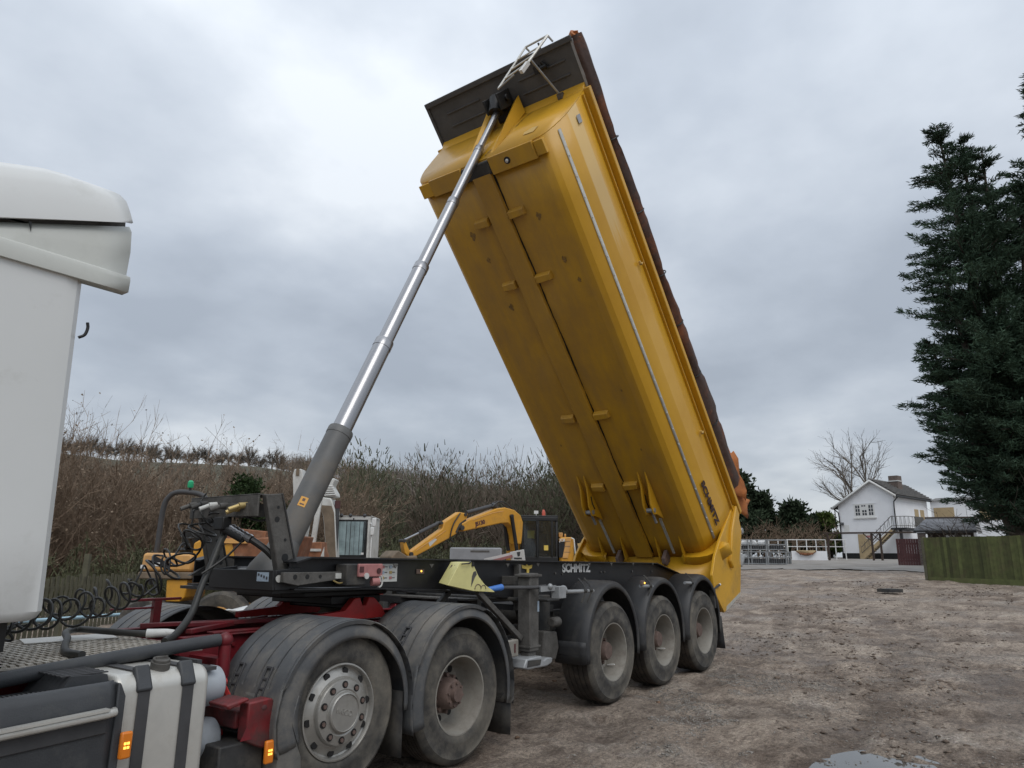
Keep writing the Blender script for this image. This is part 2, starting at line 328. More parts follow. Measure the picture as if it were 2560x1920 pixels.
t.links.new(grit.outputs[0], gsc.inputs[0]); t.links.new(gsc.outputs[0], add.inputs[1])
bp = t.nodes.new('ShaderNodeBump'); bp.inputs['Strength'].default_value = 1.0; bp.inputs['Distance'].default_value = 0.06
t.links.new(add.outputs[0], bp.inputs['Height']); t.links.new(bp.outputs[0], b.inputs['Normal'])
MATS['mud'] = m
mat('tarmac', (0.265, 0.245, 0.222), 0.9, var=0.2, vscale=0.8, dirt=(0.17, 0.145, 0.12), dirt_amt=0.45, dscale=0.6, bump=0.3, bscale=20)

# ---------------------------------------------------------------- mesh helpers
class MB:
    def __init__(s): s.v = []; s.f = []
    def add(s, vs, fs):
        o = len(s.v); s.v.extend([tuple(p) for p in vs]); s.f.extend([tuple(i+o for i in f) for f in fs]); return s
    def box(s, x0, x1, y0, y1, z0, z1):
        return s.add([(x0,y0,z0),(x1,y0,z0),(x1,y1,z0),(x0,y1,z0),(x0,y0,z1),(x1,y0,z1),(x1,y1,z1),(x0,y1,z1)],
                     [(0,3,2,1),(4,5,6,7),(0,1,5,4),(1,2,6,5),(2,3,7,6),(3,0,4,7)])
    def prism_y(s, pts, y0, y1):     # polygon in (x,z) extruded along y
        n = len(pts)
        return s.add([(p[0],y0,p[1]) for p in pts]+[(p[0],y1,p[1]) for p in pts],
                     [tuple(range(n)), tuple(range(2*n-1,n-1,-1))]+[(i,i+n,(i+1)%n+n,(i+1)%n) for i in range(n)])
    def prism_x(s, pts, x0, x1):
        n = len(pts)
        return s.add([(x0,p[0],p[1]) for p in pts]+[(x1,p[0],p[1]) for p in pts],
                     [tuple(range(n)), tuple(range(2*n-1,n-1,-1))]+[(i,(i+1)%n,(i+1)%n+n,i+n) for i in range(n)])
    def prism_z(s, pts, z0, z1):
        n = len(pts)
        return s.add([(p[0],p[1],z0) for p in pts]+[(p[0],p[1],z1) for p in pts],
                     [tuple(range(n-1,-1,-1)), tuple(range(n,2*n))]+[(i,(i+1)%n,(i+1)%n+n,i+n) for i in range(n)])
    def tube(s, pts, r, n=8, cap=True):
        pts = [Vector(p) for p in pts]; m_ = len(pts)
        rs = r if isinstance(r, (list, tuple)) else [r]*m_
        tg = [(pts[min(i+1,m_-1)]-pts[max(i-1,0)]).normalized() for i in range(m_)]
        ref = Vector((0,0,1)) if abs(tg[0].z) < 0.9 else Vector((1,0,0))
        nrm = tg[0].cross(ref).normalized(); vs = []
        for i in range(m_):
            nrm = (nrm - tg[i]*nrm.dot(tg[i])); nrm = nrm.normalized() if nrm.length > 1e-6 else tg[i].orthogonal().normalized()
            bn = tg[i].cross(nrm)
            for k in range(n):
                a = 2*math.pi*k/n; vs.append(pts[i]+(nrm*math.cos(a)+bn*math.sin(a))*rs[i])
        fs = [(i*n+k, i*n+(k+1)%n, (i+1)*n+(k+1)%n, (i+1)*n+k) for i in range(m_-1) for k in range(n)]
        if cap: fs += [tuple(range(n-1,-1,-1)), tuple((m_-1)*n+k for k in range(n))]
        return s.add(vs, fs)
    def cyl(s, a, b, r0, r1=None, n=16): return s.tube([a, b], [r0, r0 if r1 is None else r1], n)
    def beam(s, a, b, wd, ht, up=(0,0,1)):
        a = Vector(a); b = Vector(b); d = (b-a).normalized(); u = Vector(up)
        sd_ = d.cross(u).normalized(); u = sd_.cross(d)
        vs = [p+sd_*x*wd/2+u*z*ht/2 for p in (a,b) for x,z in ((-1,-1),(1,-1),(1,1),(-1,1))]
        return s.add(vs, [(3,2,1,0),(4,5,6,7),(0,1,5,4),(1,2,6,5),(2,3,7,6),(3,0,4,7)])
    def lathe_y(s, prof, n=48, c=(0,0,0), closed=False):   # prof: (r, y)
        m_ = len(prof); vs = []
        for k in range(n):
            a = 2*math.pi*k/n
            for r_, y in prof: vs.append((c[0]+r_*math.cos(a), c[1]+y, c[2]+r_*math.sin(a)))
        fs = []
        for k in range(n):
            k2 = (k+1) % n
            for i in range(m_-1): fs.append((k*m_+i, k*m_+i+1, k2*m_+i+1, k2*m_+i))
        return s.add(vs, fs)
    def grid(s, P):                    # P[i][j] points
        n = len(P); m_ = len(P[0])
        return s.add([p for row in P for p in row], [(i*m_+j, i*m_+j+1, (i+1)*m_+j+1, (i+1)*m_+j) for i in range(n-1) for j in range(m_-1)])
    def ball(s, c, r, sx=1, sy=1, sz=1, n=10, jit=0.0):
        vs = []; fs = []
        for i in range(n//2+1):
            ph = math.pi*i/(n//2)
            for k in range(n):
                a = 2*math.pi*k/n; q = r*(1+random.uniform(-jit,jit))
                vs.append((c[0]+q*sx*math.sin(ph)*math.cos(a), c[1]+q*sy*math.sin(ph)*math.sin(a), c[2]+q*sz*math.cos(ph)))
        for i in range(n//2):
            for k in range(n): fs.append((i*n+k, (i+1)*n+k, (i+1)*n+(k+1)%n, i*n+(k+1)%n))
        return s.add(vs, fs)
def link(name, me, material, parent=None, org=(0,0,0)):
    o = bpy.data.objects.new(name, me); COL.objects.link(o)
    if material and not me.materials: me.materials.append(MATS[material] if isinstance(material, str) else material)
    if parent: o.parent = parent
    return o
def fix(me, smooth=None, recalc=True):
    bm = bmesh.new(); bm.from_mesh(me)
    bmesh.ops.remove_doubles(bm, verts=bm.verts, dist=1e-5)
    if recalc: bmesh.ops.recalc_face_normals(bm, faces=bm.faces)
    if smooth is not None:
        for f in bm.faces: f.smooth = True
        for e_ in bm.edges:
            if len(e_.link_faces) == 2 and e_.calc_face_angle(0) > R(smooth): e_.smooth = False
    bm.to_mesh(me); bm.free()
ORG = {}
def root_of(o):
    while o.parent: o = o.parent
    return o
def obj(name, mb, material, parent=None, smooth=35, bevel=0.0, loc=None, seg=2):
    """mesh object; vertices are given in world space and stored relative to the thing's base"""
    org = Vector((0,0,0))
    if parent is not None:
        rt = root_of(parent); org = Vector(ORG.get(rt.name, (0,0,0)))
        if parent.name in LOCAL: org = Vector((0,0,0))
    elif loc is not None: org = Vector(loc)
    me = bpy.data.meshes.new(name)
    me.from_pydata([(p[0]-org.x, p[1]-org.y, p[2]-org.z) for p in mb.v], [], mb.f); me.update()
    fix(me, smooth)
    o = link(name, me, material, parent)
    if parent is None and loc is not None: o.location = loc; ORG[o.name] = tuple(loc)
    if bevel:
        bv = o.modifiers.new('bevel', 'BEVEL'); bv.width = bevel; bv.segments = seg; bv.limit_method = 'ANGLE'; bv.angle_limit = R(40); bv.harden_normals = False
    return o
LOCAL = set()
def tag(o, label=None, cat=None, group=None, kind=None):
    if label: o['label'] = label
    if cat: o['category'] = cat
    if group: o['group'] = group
    if kind: o['kind'] = kind
    return o
def thing(name, label, cat, loc=(0,0,0), group=None):
    o = bpy.data.objects.new(name, None); COL.objects.link(o); o.location = loc; ORG[o.name] = tuple(loc); o.empty_display_size = 0.2
    return tag(o, label, cat, group)
def np_mesh(name, V, Fc, material, parent=None, smooth=False):
    """fast mesh from numpy: V (n,3), Fc (m,k)"""
    V = np.asarray(V, np.float32)
    if parent is not None: V = V - np.array(ORG.get(root_of(parent).name, (0,0,0)), np.float32)
    Fc = np.asarray(Fc, np.int32); m_, k = Fc.shape
    me = bpy.data.meshes.new(name)
    me.vertices.add(len(V)); me.vertices.foreach_set('co', V.ravel())
    me.loops.add(m_*k); me.loops.foreach_set('vertex_index', Fc.ravel())
    me.polygons.add(m_); me.polygons.foreach_set('loop_start', np.arange(0, m_*k, k, dtype=np.int32)); me.polygons.foreach_set('loop_total', np.full(m_, k, np.int32))
    if smooth: me.polygons.foreach_set('use_smooth', np.ones(m_, bool))
    me.update(); me.validate()
    return link(name, me, material, parent)
def text_obj(name, body, size, mtx, material, parent, ext=0.004, bold=0.0, xs=1.0):
    cu = bpy.data.curves.new(name, 'FONT'); cu.body = body; cu.size = size; cu.extrude = ext; cu.offset = bold; cu.align_x = 'LEFT'
    tmp = bpy.data.objects.new('tmp_text', cu); COL.objects.link(tmp)
    dg = bpy.context.evaluated_depsgraph_get(); me = bpy.data.meshes.new_from_object(tmp.evaluated_get(dg))
    bpy.data.objects.remove(tmp)
    org = Vector((0,0,0)) if parent.name in LOCAL else Vector(ORG.get(root_of(parent).name, (0,0,0)))
    for vtx in me.vertices:
        p = Vector((vtx.co.x*xs, vtx.co.y, vtx.co.z)); vtx.co = (mtx @ p) - org
    me.materials.clear()
    return link(name, me, material, parent)
def frame(o, x, y):
    x = Vector(x).normalized(); y = Vector(y).normalized(); z = x.cross(y)
    m_ = Matrix((x, y, z)).transposed().to_4x4(); m_.translation = Vector(o); return m_
def spline(pts, n=12):
    P = [Vector(p) for p in pts]; P = [P[0]*2-P[1]] + P + [P[-1]*2-P[-2]]; o = []
    for i in range(1, len(P)-2):
        for k in range(n):
            t_ = k/n; a,b_,c,d = P[i-1],P[i],P[i+1],P[i+2]
            o.append(0.5*((2*b_)+(-a+c)*t_+(2*a-5*b_+4*c-d)*t_*t_+(-a+3*b_-3*c+d)*t_**3))
    o.append(P[-2]); return o
def copy_tree(o, parent=None):
    c = o.copy(); COL.objects.link(c)
    if parent is not None: c.parent = parent
    for ch in o.children: copy_tree(ch, c)
    return c

# ---------------------------------------------------------------- ground
def vnoise(x, y, seed=0):
    xi = np.floor(x).astype(np.int64); yi = np.floor(y).astype(np.int64); xf = x-xi; yf = y-yi
    def h(a, b_):
        n_ = (a*374761393 + b_*668265263 + seed*982451653) & 0x7fffffff
        n_ = ((n_ ^ (n_ >> 13))*1274126177) & 0x7fffffff
        return ((n_ ^ (n_ >> 16)) & 0xffff)/65535.0
    sx = xf*xf*(3-2*xf); sy = yf*yf*(3-2*yf)
    return (h(xi,yi)*(1-sx)+h(xi+1,yi)*sx)*(1-sy)+(h(xi,yi+1)*(1-sx)+h(xi+1,yi+1)*sx)*sy
RUTS = [((6.0,-3.2),-82,0.006),((9.5,-3.0),-97,-0.010),((12.5,-2.0),-88,0.012),((16.0,-3.0),-100,0.004),((2.2,-3.4),-70,0.02),((5.0,-2.2),8,0.012),((19.0,-2.0),-92,-0.008),((24.0,0.0),-85,0.004),((3.5,-3.6),22,-0.015),((1.2,-4.4),-35,0.03),((7.5,-4.5),-60,0.01)]
def rut(x, y):
    o = np.zeros_like(x, dtype=float)
    for (c, a, k) in RUTS:
        q = np.radians(a); dx_, dy_ = x-c[0], y-c[1]; al = dx_*np.cos(q)+dy_*np.sin(q); ac = -dx_*np.sin(q)+dy_*np.cos(q)-k*al*al-0.10*(vnoise(al*0.6, al*0+3, 31)-0.5)
        for off in (-0.95, 0.95):
            d = np.abs(ac-off)
            o = np.maximum(o, np.clip(1-(d/0.24)**4, 0, 1)*(0.55+0.45*vnoise(al*6.5, ac*3.0, 32))*np.clip(1.6-np.abs(al)/9, 0, 1))
    return np.clip(o, 0, 1)
GX = [-1000, -4.2, -2.6, 0, 5, 24, 56, 90, 2000]
GZ = [-0.11, -0.11, -0.09, 0.0, 0.06, 0.80, 1.47, 1.75, 1.75]
def G0(x, y=0): return float(np.interp(x, GX, GZ))
def Gn(x, y): 
    z = np.interp(x, GX, GZ)
    r_ = np.hypot(x+7, y+5)
    amp = np.clip(1.0-(r_-30)/60, 0, 1)
    a = np.radians(38); xr = x*np.cos(a)+y*np.sin(a); yr = -x*np.sin(a)+y*np.cos(a)
    n_ = (vnoise(x*0.5, y*0.5, 1)-0.5)*0.05 + (vnoise(xr*0.8, yr*2.6, 2)-0.5)*0.06 + (vnoise(x*4.1, y*4.1, 3)-0.5)*0.030 + (vnoise(x*9.7, y*9.7, 4)-0.5)*0.024 + (vnoise(x*21, y*21, 5)-0.5)*0.016
    return z + n_*amp - 0.02 - 0.035*rut(x, y)*amp
def graded(a, b_, step, far_a, far_b, grow=1.09):
    c = list(np.arange(a, b_, step)); s_ = step; x = c[-1]
    while x < far_b: s_ *= grow; x += s_; c.append(x)
    s_ = step; x = c[0]; l = []
    while x > far_a: s_ *= grow; x -= s_; l.append(x)
    return np.array(l[::-1]+c)
gx = graded(-4.2, 5.0, 0.045, -700, 1500, 1.05); gy = graded(-4.6, 0.2, 0.05, -900, 1500, 1.055)
XX, YY = np.meshgrid(gx, gy, indexing='ij')
ZZ = Gn(XX, YY)
pud = np.exp(-(((XX+0.95)/0.55)**2+((YY+3.98)/0.30)**2)); ZZ -= 0.07*pud
nx_, ny_ = XX.shape
idx = np.arange(nx_*ny_).reshape(nx_, ny_)
Fq = np.stack([idx[:-1,:-1], idx[1:,:-1], idx[1:,1:], idx[:-1,1:]], -1).reshape(-1, 4)
_rv = (rut(XX, YY)*np.clip(1.2-np.hypot(XX+7, YY+5)/70, 0, 1)).reshape(-1).astype(np.float32)
ground = np_mesh('ground', np.stack([XX, YY, ZZ], -1).reshape(-1, 3), Fq, 'mud', smooth=True)
_at = ground.data.attributes.new('churned', 'FLOAT', 'POINT'); _at.data.foreach_set('value', _rv)
tag(ground, kind='structure')
# puddle
pm_ = MB(); nn = 40
pm_.add([(-0.95+0.85*math.cos(2*math.pi*k/nn), -3.98+0.50*math.sin(2*math.pi*k/nn), -0.058) for k in range(nn)], [tuple(range(nn))])
tag(obj('puddle', pm_, 'water', None), kind='structure')
# paler hard standing in front of the house
def road_sheet(name, x0, x1, y0, y1, n_, m_, dz, material):
    ys = np.linspace(y0, y1, m_+1); x_a = x0+1.2*np.sin(ys*0.5)+0.6*np.sin(ys*2.1)+1.6*vnoise(ys*3.1, ys*0+0.5, 41)+0.9*vnoise(ys*9.0, ys*0+0.5, 42)
    T_ = np.linspace(0, 1, n_+1)[:,None]; X = x_a[None]*(1-T_)+x1*T_; Y = np.repeat(ys[None], n_+1, 0)
    Z = np.maximum(np.interp(X, GX, GZ), Gn(X, Y))+dz
    i_ = np.arange(X.size).reshape(X.shape); F_ = np.stack([i_[:-1,:-1], i_[1:,:-1], i_[1:,1:], i_[:-1,1:]], -1).reshape(-1,4)
    return tag(np_mesh(name, np.stack([X,Y,Z],-1).reshape(-1,3), F_, material), kind='structure')
road_sheet('hard_standing', 31, 100, -30, 60, 24, 420, 0.012, 'tarmac')

# scattered stones and clods (nobody could count them)
def scatter(name, n_, cx, cy, sx, sy, smin, smax, material, flat=0.6, seed=3, patch=None):
    rg = np.random.default_rng(seed)
    x = rg.normal(cx, sx, n_*3) if patch is None else rg.uniform(cx-sx, cx+sx, n_*12)
    y = rg.normal(cy, sy, len(x)) if patch is None else rg.uniform(cy-sy, cy+sy, len(x))
    if patch is not None:
        k = patch(x, y); x = x[k]; y = y[k]
    x = x[:n_]; y = y[:n_]; n_ = len(x)
    s_ = smin*(smax/smin)**(rg.random(n_)**2.2)
    base = np.array([(1,0,0),(0,1,0),(-1,0,0),(0,-1,0),(0,0,1),(0,0,-1)], float)
    V = base[None]*s_[:,None,None]*rg.uniform(0.6, 1.25, (n_,6,1)); V[:,:,2] *= flat
    V += rg.normal(0, 0.18, V.shape)*s_[:,None,None]
    V += np.stack([x, y, Gn(x, y)+s_*flat*0.25], -1)[:,None,:]
    f = np.array([(0,1,4),(1,2,4),(2,3,4),(3,0,4),(1,0,5),(2,1,5),(3,2,5),(0,3,5)])
    Fc = (f[None]+6*np.arange(n_)[:,None,None]).reshape(-1,3)
    o = np_mesh(name, V.reshape(-1,3), Fc, material)
    return o
def gpatch(x, y): return (vnoise(x*0.9, y*0.9, 8)*0.6+vnoise(x*2.3, y*2.3, 9)*0.4) > 0.57
tag(scatter('gravel', 9000, -0.4, -2.1, 3.0, 0.9, 0.004, 0.016, 'stone', seed=3, patch=lambda x, y: (vnoise(x*1.1, y*1.4, 28)*0.6+vnoise(x*3.1, y*3.3, 29)*0.4) > 0.56), 'loose pale gravel in front of the trailer wheels', 'gravel', kind='stuff')
tag(scatter('gravel_patch', 11000, 2.5, -3.0, 7.0, 2.8, 0.004, 0.017, 'stone', seed=5, patch=gpatch), 'thin grey gravel patches trodden into the mud yard', 'gravel', kind='stuff')
tag(scatter('mud_clods', 10000, 9, -2.5, 13.0, 4.6, 0.005, 0.05, 'clod', 0.35, seed=6, patch=lambda x, y: (vnoise(x*0.35, y*1.1, 18)*0.55+vnoise(x*1.4, y*2.6, 19)*0.45) > 0.55), 'dark clods of mud scattered over the yard', 'mud', kind='stuff')

# ================================================================ wheels
def ring_holes(mb, n, rad, r, y0, y1, ph=0.0, seg=12):
    for k in range(n):
        a = 2*math.pi*k/n+ph
        mb.cyl((rad*math.cos(a), y0, rad*math.sin(a)), (rad*math.cos(a), y1, rad*math.sin(a)), r, n=seg)
    return mb
def tyre_profile(wd, ro, ri=0.285, g=4, gd=0.013):
    h = wd/2
    side = [(ri, -h+0.045), (ri+0.012, -h+0.012), (ri+0.03, -h), (ri+0.07, -h-0.012), (ri+0.078, -h-0.009), (ri+0.13, -h-0.010), (ro-0.055, -h+0.002), (ro-0.05, -h-0.001), (ro-0.022, -h+0.016), (ro-0.006, -h+0.032)]
    tread = []; a0, a1 = -h+0.045, h-0.045; st = (a1-a0)/(g+1)
    for k in range(g+1):
        y = a0+st*k
        if k: tread += [(ro, y-0.006), (ro-gd, y-0.005), (ro-gd, y+0.005), (ro, y+0.006)]
    return side, [(ro, a0)]+tread+[(ro, a1)], [(r, -y) for r, y in side[::-1]]
def wheel(parent_thing, x, y, z, kind, out=-1):
    """kind: trailer / drive / lift.  out=-1 means the outer face looks towards -y"""
    wd, ro = (0.385, 0.525) if kind != 'drive' else (0.29, 0.52)
    we = bpy.data.objects.new('wheel', None); COL.objects.link(we); we.parent = parent_thing
    o = ORG[parent_thing.name]; we.location = (x-o[0], y-o[1], z-o[2]); we.rotation_euler = (0, random.uniform(0, 6.28), 0 if out < 0 else math.pi)
    if kind == 'lift': we.rotation_euler = (0, 0, 0 if out < 0 else math.pi)
    if kind in WHEELS:
        for nme, me, ry in WHEELS[kind]:
            c = bpy.data.objects.new(nme, me); COL.objects.link(c); c.parent = we; c.rotation_euler = (0, ry, 0)
        return we
    parts = []
    def put(nme, mb, mt, smooth=30):
        me = bpy.data.meshes.new(nme); me.from_pydata(mb.v, [], mb.f); me.update(); fix(me, smooth); me.materials.append(MATS[mt]); parts.append((nme, me, 0.0))
    def put_ring(nme, n_, rad, r_, y0, y1, mt, ph=0.0, seg=12):
        mb = MB().cyl((rad, y0, 0), (rad, y1, 0), r_, n=seg)
        me = bpy.data.meshes.new(nme); me.from_pydata(mb.v, [], mb.f); me.update(); fix(me, 30); me.materials.append(MATS[mt])
        for k in range(n_): parts.append((nme, me, -(2*math.pi*k/n_+ph)))
    def tyre_at(oy):
        sd_, td, s2 = tyre_profile(wd, ro)
        put('tyre', MB().lathe_y([(r, y_+oy) for r, y_ in sd_+[td[0]]], 72).lathe_y([(r, y_+oy) for r, y_ in [td[-1]]+s2], 72), 'rubber', 50)
        put('tread', MB().lathe_y([(r, y_+oy) for r, y_ in td], 72), 'tread', 30)
    h = wd/2
    tyre_at(0)
    if kind == 'trailer':
        put('rim', MB().lathe_y([(0.292,-h+0.05),(0.304,-h+0.02),(0.304,-h+0.004),(0.292,-h+0.006),(0.283,-h+0.03),(0.275,-h+0.06),(0.270,-h+0.10),(0.262,-0.02),(0.258,0.03),(0.235,0.05),(0.16,0.045),(0.15,0.03)],64), 'rim_dirty')
        hub = MB().lathe_y([(0.155,0.05),(0.15,0.0),(0.145,-0.02),(0.10,-0.03),(0.095,-0.10),(0.08,-0.125),(0.0,-0.128)],32)
        ring_holes(hub, 10, 0.125, 0.016, 0.0, -0.055, seg=6)
        put('hub', hub, 'hub_brown')
        put_ring('hand_hole', 8, 0.205, 0.027, 0.06, 0.044, 'grease_black')
        put('valve', MB().tube([(0.25,0.0,0.02),(0.235,-0.06,0.02),(0.23,-0.10,0.02)],0.007,6), 'white_paint')
    elif kind == 'drive':
        put('rim', MB().lathe_y([(0.285,-h+0.06),(0.304,-h+0.03),(0.304,-h+0.004),(0.292,-h+0.004),(0.284,-h+0.03),(0.276,-h+0.07),(0.268,0.0),(0.255,0.06),(0.235,0.085),(0.15,0.09)],64), 'rim_dirty')
        hub = MB().lathe_y([(0.16,0.09),(0.155,0.04),(0.13,0.03),(0.115,-0.06),(0.10,-0.08),(0.06,-0.085),(0.055,-0.12),(0.0,-0.122)],32)
        ring_holes(hub, 10, 0.142, 0.017, 0.06, 0.0, seg=6); ring_holes(hub, 8, 0.085, 0.011, -0.06, -0.098, seg=6)
        put('hub', hub, 'hub_brown')
        put_ring('hand_hole', 10, 0.205, 0.030, 0.11, 0.084, 'grease_black')
        sd_, td, s2 = tyre_profile(wd, ro)
        put('inner_tyre', MB().lathe_y([(r, y_+0.33) for r, y_ in sd_+td+s2], 64), 'tread', 50)
    else:
        put('rim', MB().lathe_y([(0.285,-h+0.06),(0.306,-h+0.03),(0.306,-h-0.006),(0.296,-h-0.008),(0.288,-h+0.006),(0.282,-h+0.02),(0.272,-h+0.026),(0.235,-h+0.004),(0.222,-h-0.004),(0.20,-h-0.004)],72), 'rim_silver')
        cov = MB().lathe_y([(0.212,-h-0.002),(0.210,-h-0.024),(0.203,-h-0.034),(0.146,-h-0.044),(0.136,-h-0.040),(0.130,-h-0.042),(0.124,-h-0.060),(0.116,-h-0.066),(0.113,-h-0.058),(0.0,-h-0.058)],72)
        put('wheel_trim', cov, 'rim_silver')
        put_ring('hand_hole', 10, 0.2535, 0.0235, -h+0.06, -h+0.008, 'grease_black', 0.15, 16)
        put_ring('nut_recess', 10, 0.172, 0.024, -h-0.02, -h-0.0435, 'grease_black', 0.3, 16)
        put_ring('wheel_nut', 10, 0.172, 0.0145, -h-0.02, -h-0.049, 'hub_brown', 0.3, 6)
    WHEELS[kind] = parts
    for nme, me, ry in parts:
        c = bpy.data.objects.new(nme, me); COL.objects.link(c); c.parent = we; c.rotation_euler = (0, ry, 0)
    return we
WHEELS = {}

# ================================================================ tractor unit
T = thing('tractor_unit', 'white cabbed lorry tractor unit with dark red chassis and grey mudguards', 'lorry', (-4.5, 0, -0.1))
W1X, W1Z, W2X, W2Z = -3.868, 0.50, -2.587, 0.425
ZT = -0.03
for side in (-1, 1):
    wheel(T, W1X, side*1.035, W1Z, 'lift', side)
    wheel(T, W2X, side*1.07, W2Z, 'drive', side)
    wheel(T, -7.75, side*1.05, 0.42, 'lift', side)
_w1 = [c for c in T.children if c.name.startswith('wheel')][0]
# maker's word pressed into the hub cap
a_ = R(-18)
text_obj('cap_lettering', 'IVECO', 0.050, frame((W1X-0.078, -1.2870, W1Z+0.010), (math.cos(a_), 0, math.sin(a_)), (-math.sin(a_), 0, math.cos(a_))), 'rim_silver', T, 0.002)
# chassis rails: channels with lips
for s in (-1, 1):
    y = s*0.43
    mb = MB().box(-8.2, -4.60, y-0.005, y+0.005, 0.70, 0.92).box(-4.60, -1.62, y-0.005, y+0.005, 0.70, 0.965)
    mb.box(-4.60, -1.62, y-0.04 if s < 0 else y-0.045, y+0.045 if s < 0 else y+0.04, 0.965, 0.975).box(-8.2, -1.62, y-0.04, y+0.04, 0.69, 0.70)
    obj('chassis_rail', mb, 'chassis_red', T, bevel=0.003)
    # raised subframe angle on top of the rail
    mb = MB().prism_y([(-4.35,0.976),(-1.75,0.976),(-1.75,1.035),(-1.82,1.035),(-1.84,0.99),(-4.35,0.99)], y-0.05*s-0.045, y-0.05*s+0.045)
    obj('subframe_angle', mb, 'chassis_red', T, bevel=0.004)
    mb = MB()
    for k in range(10): mb.cyl((-4.2+k*0.26, y+s*0.006, 0.90), (-4.2+k*0.26, y+s*0.022, 0.90), 0.014, n=6)
    tag(obj('rail_bolts', mb, 'chassis_red', T), kind='stuff')
    # fifth wheel pedestal
    mb = MB().prism_y([(-3.62,1.0),(-3.05,1.0),(-2.80,1.0),(-2.76,1.02),(-2.80,1.09),(-2.90,1.17),(-2.96,1.175),(-2.99,1.11),(-3.03,1.11),(-3.06,1.175),(-3.12,1.17),(-3.22,1.075),(-3.62,1.05)], y-0.055, y+0.015)
    obj('pedestal', mb, 'bright_red', T, bevel=0.006)
for x in (-4.45, -3.75, -2.2, -1.7, -5.6):
    obj('cross_member', MB().box(x-0.06, x+0.06, -0.42, 0.42, 0.74, 0.90), 'chassis_red', T, bevel=0.01)
for (a, b_) in (((-4.5,-0.36,1.0),(-3.6,0.05,1.02)), ((-4.5,0.3,1.0),(-3.55,-0.1,1.01)), ((-4.4,-0.1,1.02),(-2.9,-0.3,1.02))):
    obj('stay_bar', MB().beam(a, b_, 0.05, 0.03), 'chassis_red', T, bevel=0.004)
obj('stay_bracket', MB().box(-4.30,-4.24,0.50,0.55,0.97,1.16).box(-4.50,-4.08,0.50,0.53,1.16,1.18).box(-4.62,-4.3,0.52,0.55,1.10,1.115), 'chassis_red', T, bevel=0.004)
# fifth wheel plate
fw = MB().prism_z([(-3.72,-0.30),(-3.60,-0.43),(-3.0,-0.45),(-2.72,-0.42),(-2.58,-0.30),(-2.86,-0.07),(-2.86,0.07),(-2.58,0.30),(-2.72,0.42),(-3.0,0.45),(-3.60,0.43),(-3.72,0.30)], 1.19, 1.235)
fw.box(-3.3,-2.75,-0.40,0.40,1.12,1.19).box(-3.12,-2.90,-0.43,0.43,1.08,1.15)
obj('fifth_wheel', fw, 'grease_black', T, bevel=0.01)
# elliptical mudguards with grooves along the crown and a rolled outer lip
def mudguard(cx, cz, rx, rz, a0, a1, yi, yo, material, parent, lipf, lipr, grooves=True, n=44, name='mudguard'):
    s = -1 if yo < 0 else 1
    wd = abs(yo-yi); P = []
    prof = [(0.0, 0.0)]
    ng = 5
    for g in range(ng):
        c = 0.10+0.155*g*wd/0.66*0.9
        prof += [(c-0.014, 0.0), (c-0.009, -1.0), (c+0.009, -1.0), (c+0.014, 0.0)]
    prof += [(wd-0.09, 0.0), (wd-0.045, 0.010), (wd-0.015, 0.035), (wd, 0.075)]
    for i in range(n+1):
        a = a0+(a1-a0)*i/n; row = []
        t_ = i/n; lip = lipf+(lipr-lipf)*t_
        am = 1.0 if (0.20 < t_ < 0.60 and grooves) else 0.0
        for (d, q) in prof:
            if q < 0: dr = 0.026*am
            else: dr = q
            row.append((cx+(rx-dr)*math.cos(a), yi+s*d, cz+(rz-dr)*math.sin(a)))
        row.append((cx+(rx-0.075-lip*0.5)*math.cos(a), yo+s*0.004, cz+(rz-0.075-lip*0.5)*math.sin(a)))
        row.append((cx+(rx-0.075-lip)*math.cos(a), yo, cz+(rz-0.075-lip)*math.sin(a)))
        P.append(row)
    o = obj(name, MB().grid(P), material, parent, smooth=28)
    sl = o.modifiers.new('thick', 'SOLIDIFY'); sl.thickness = 0.008
    return o
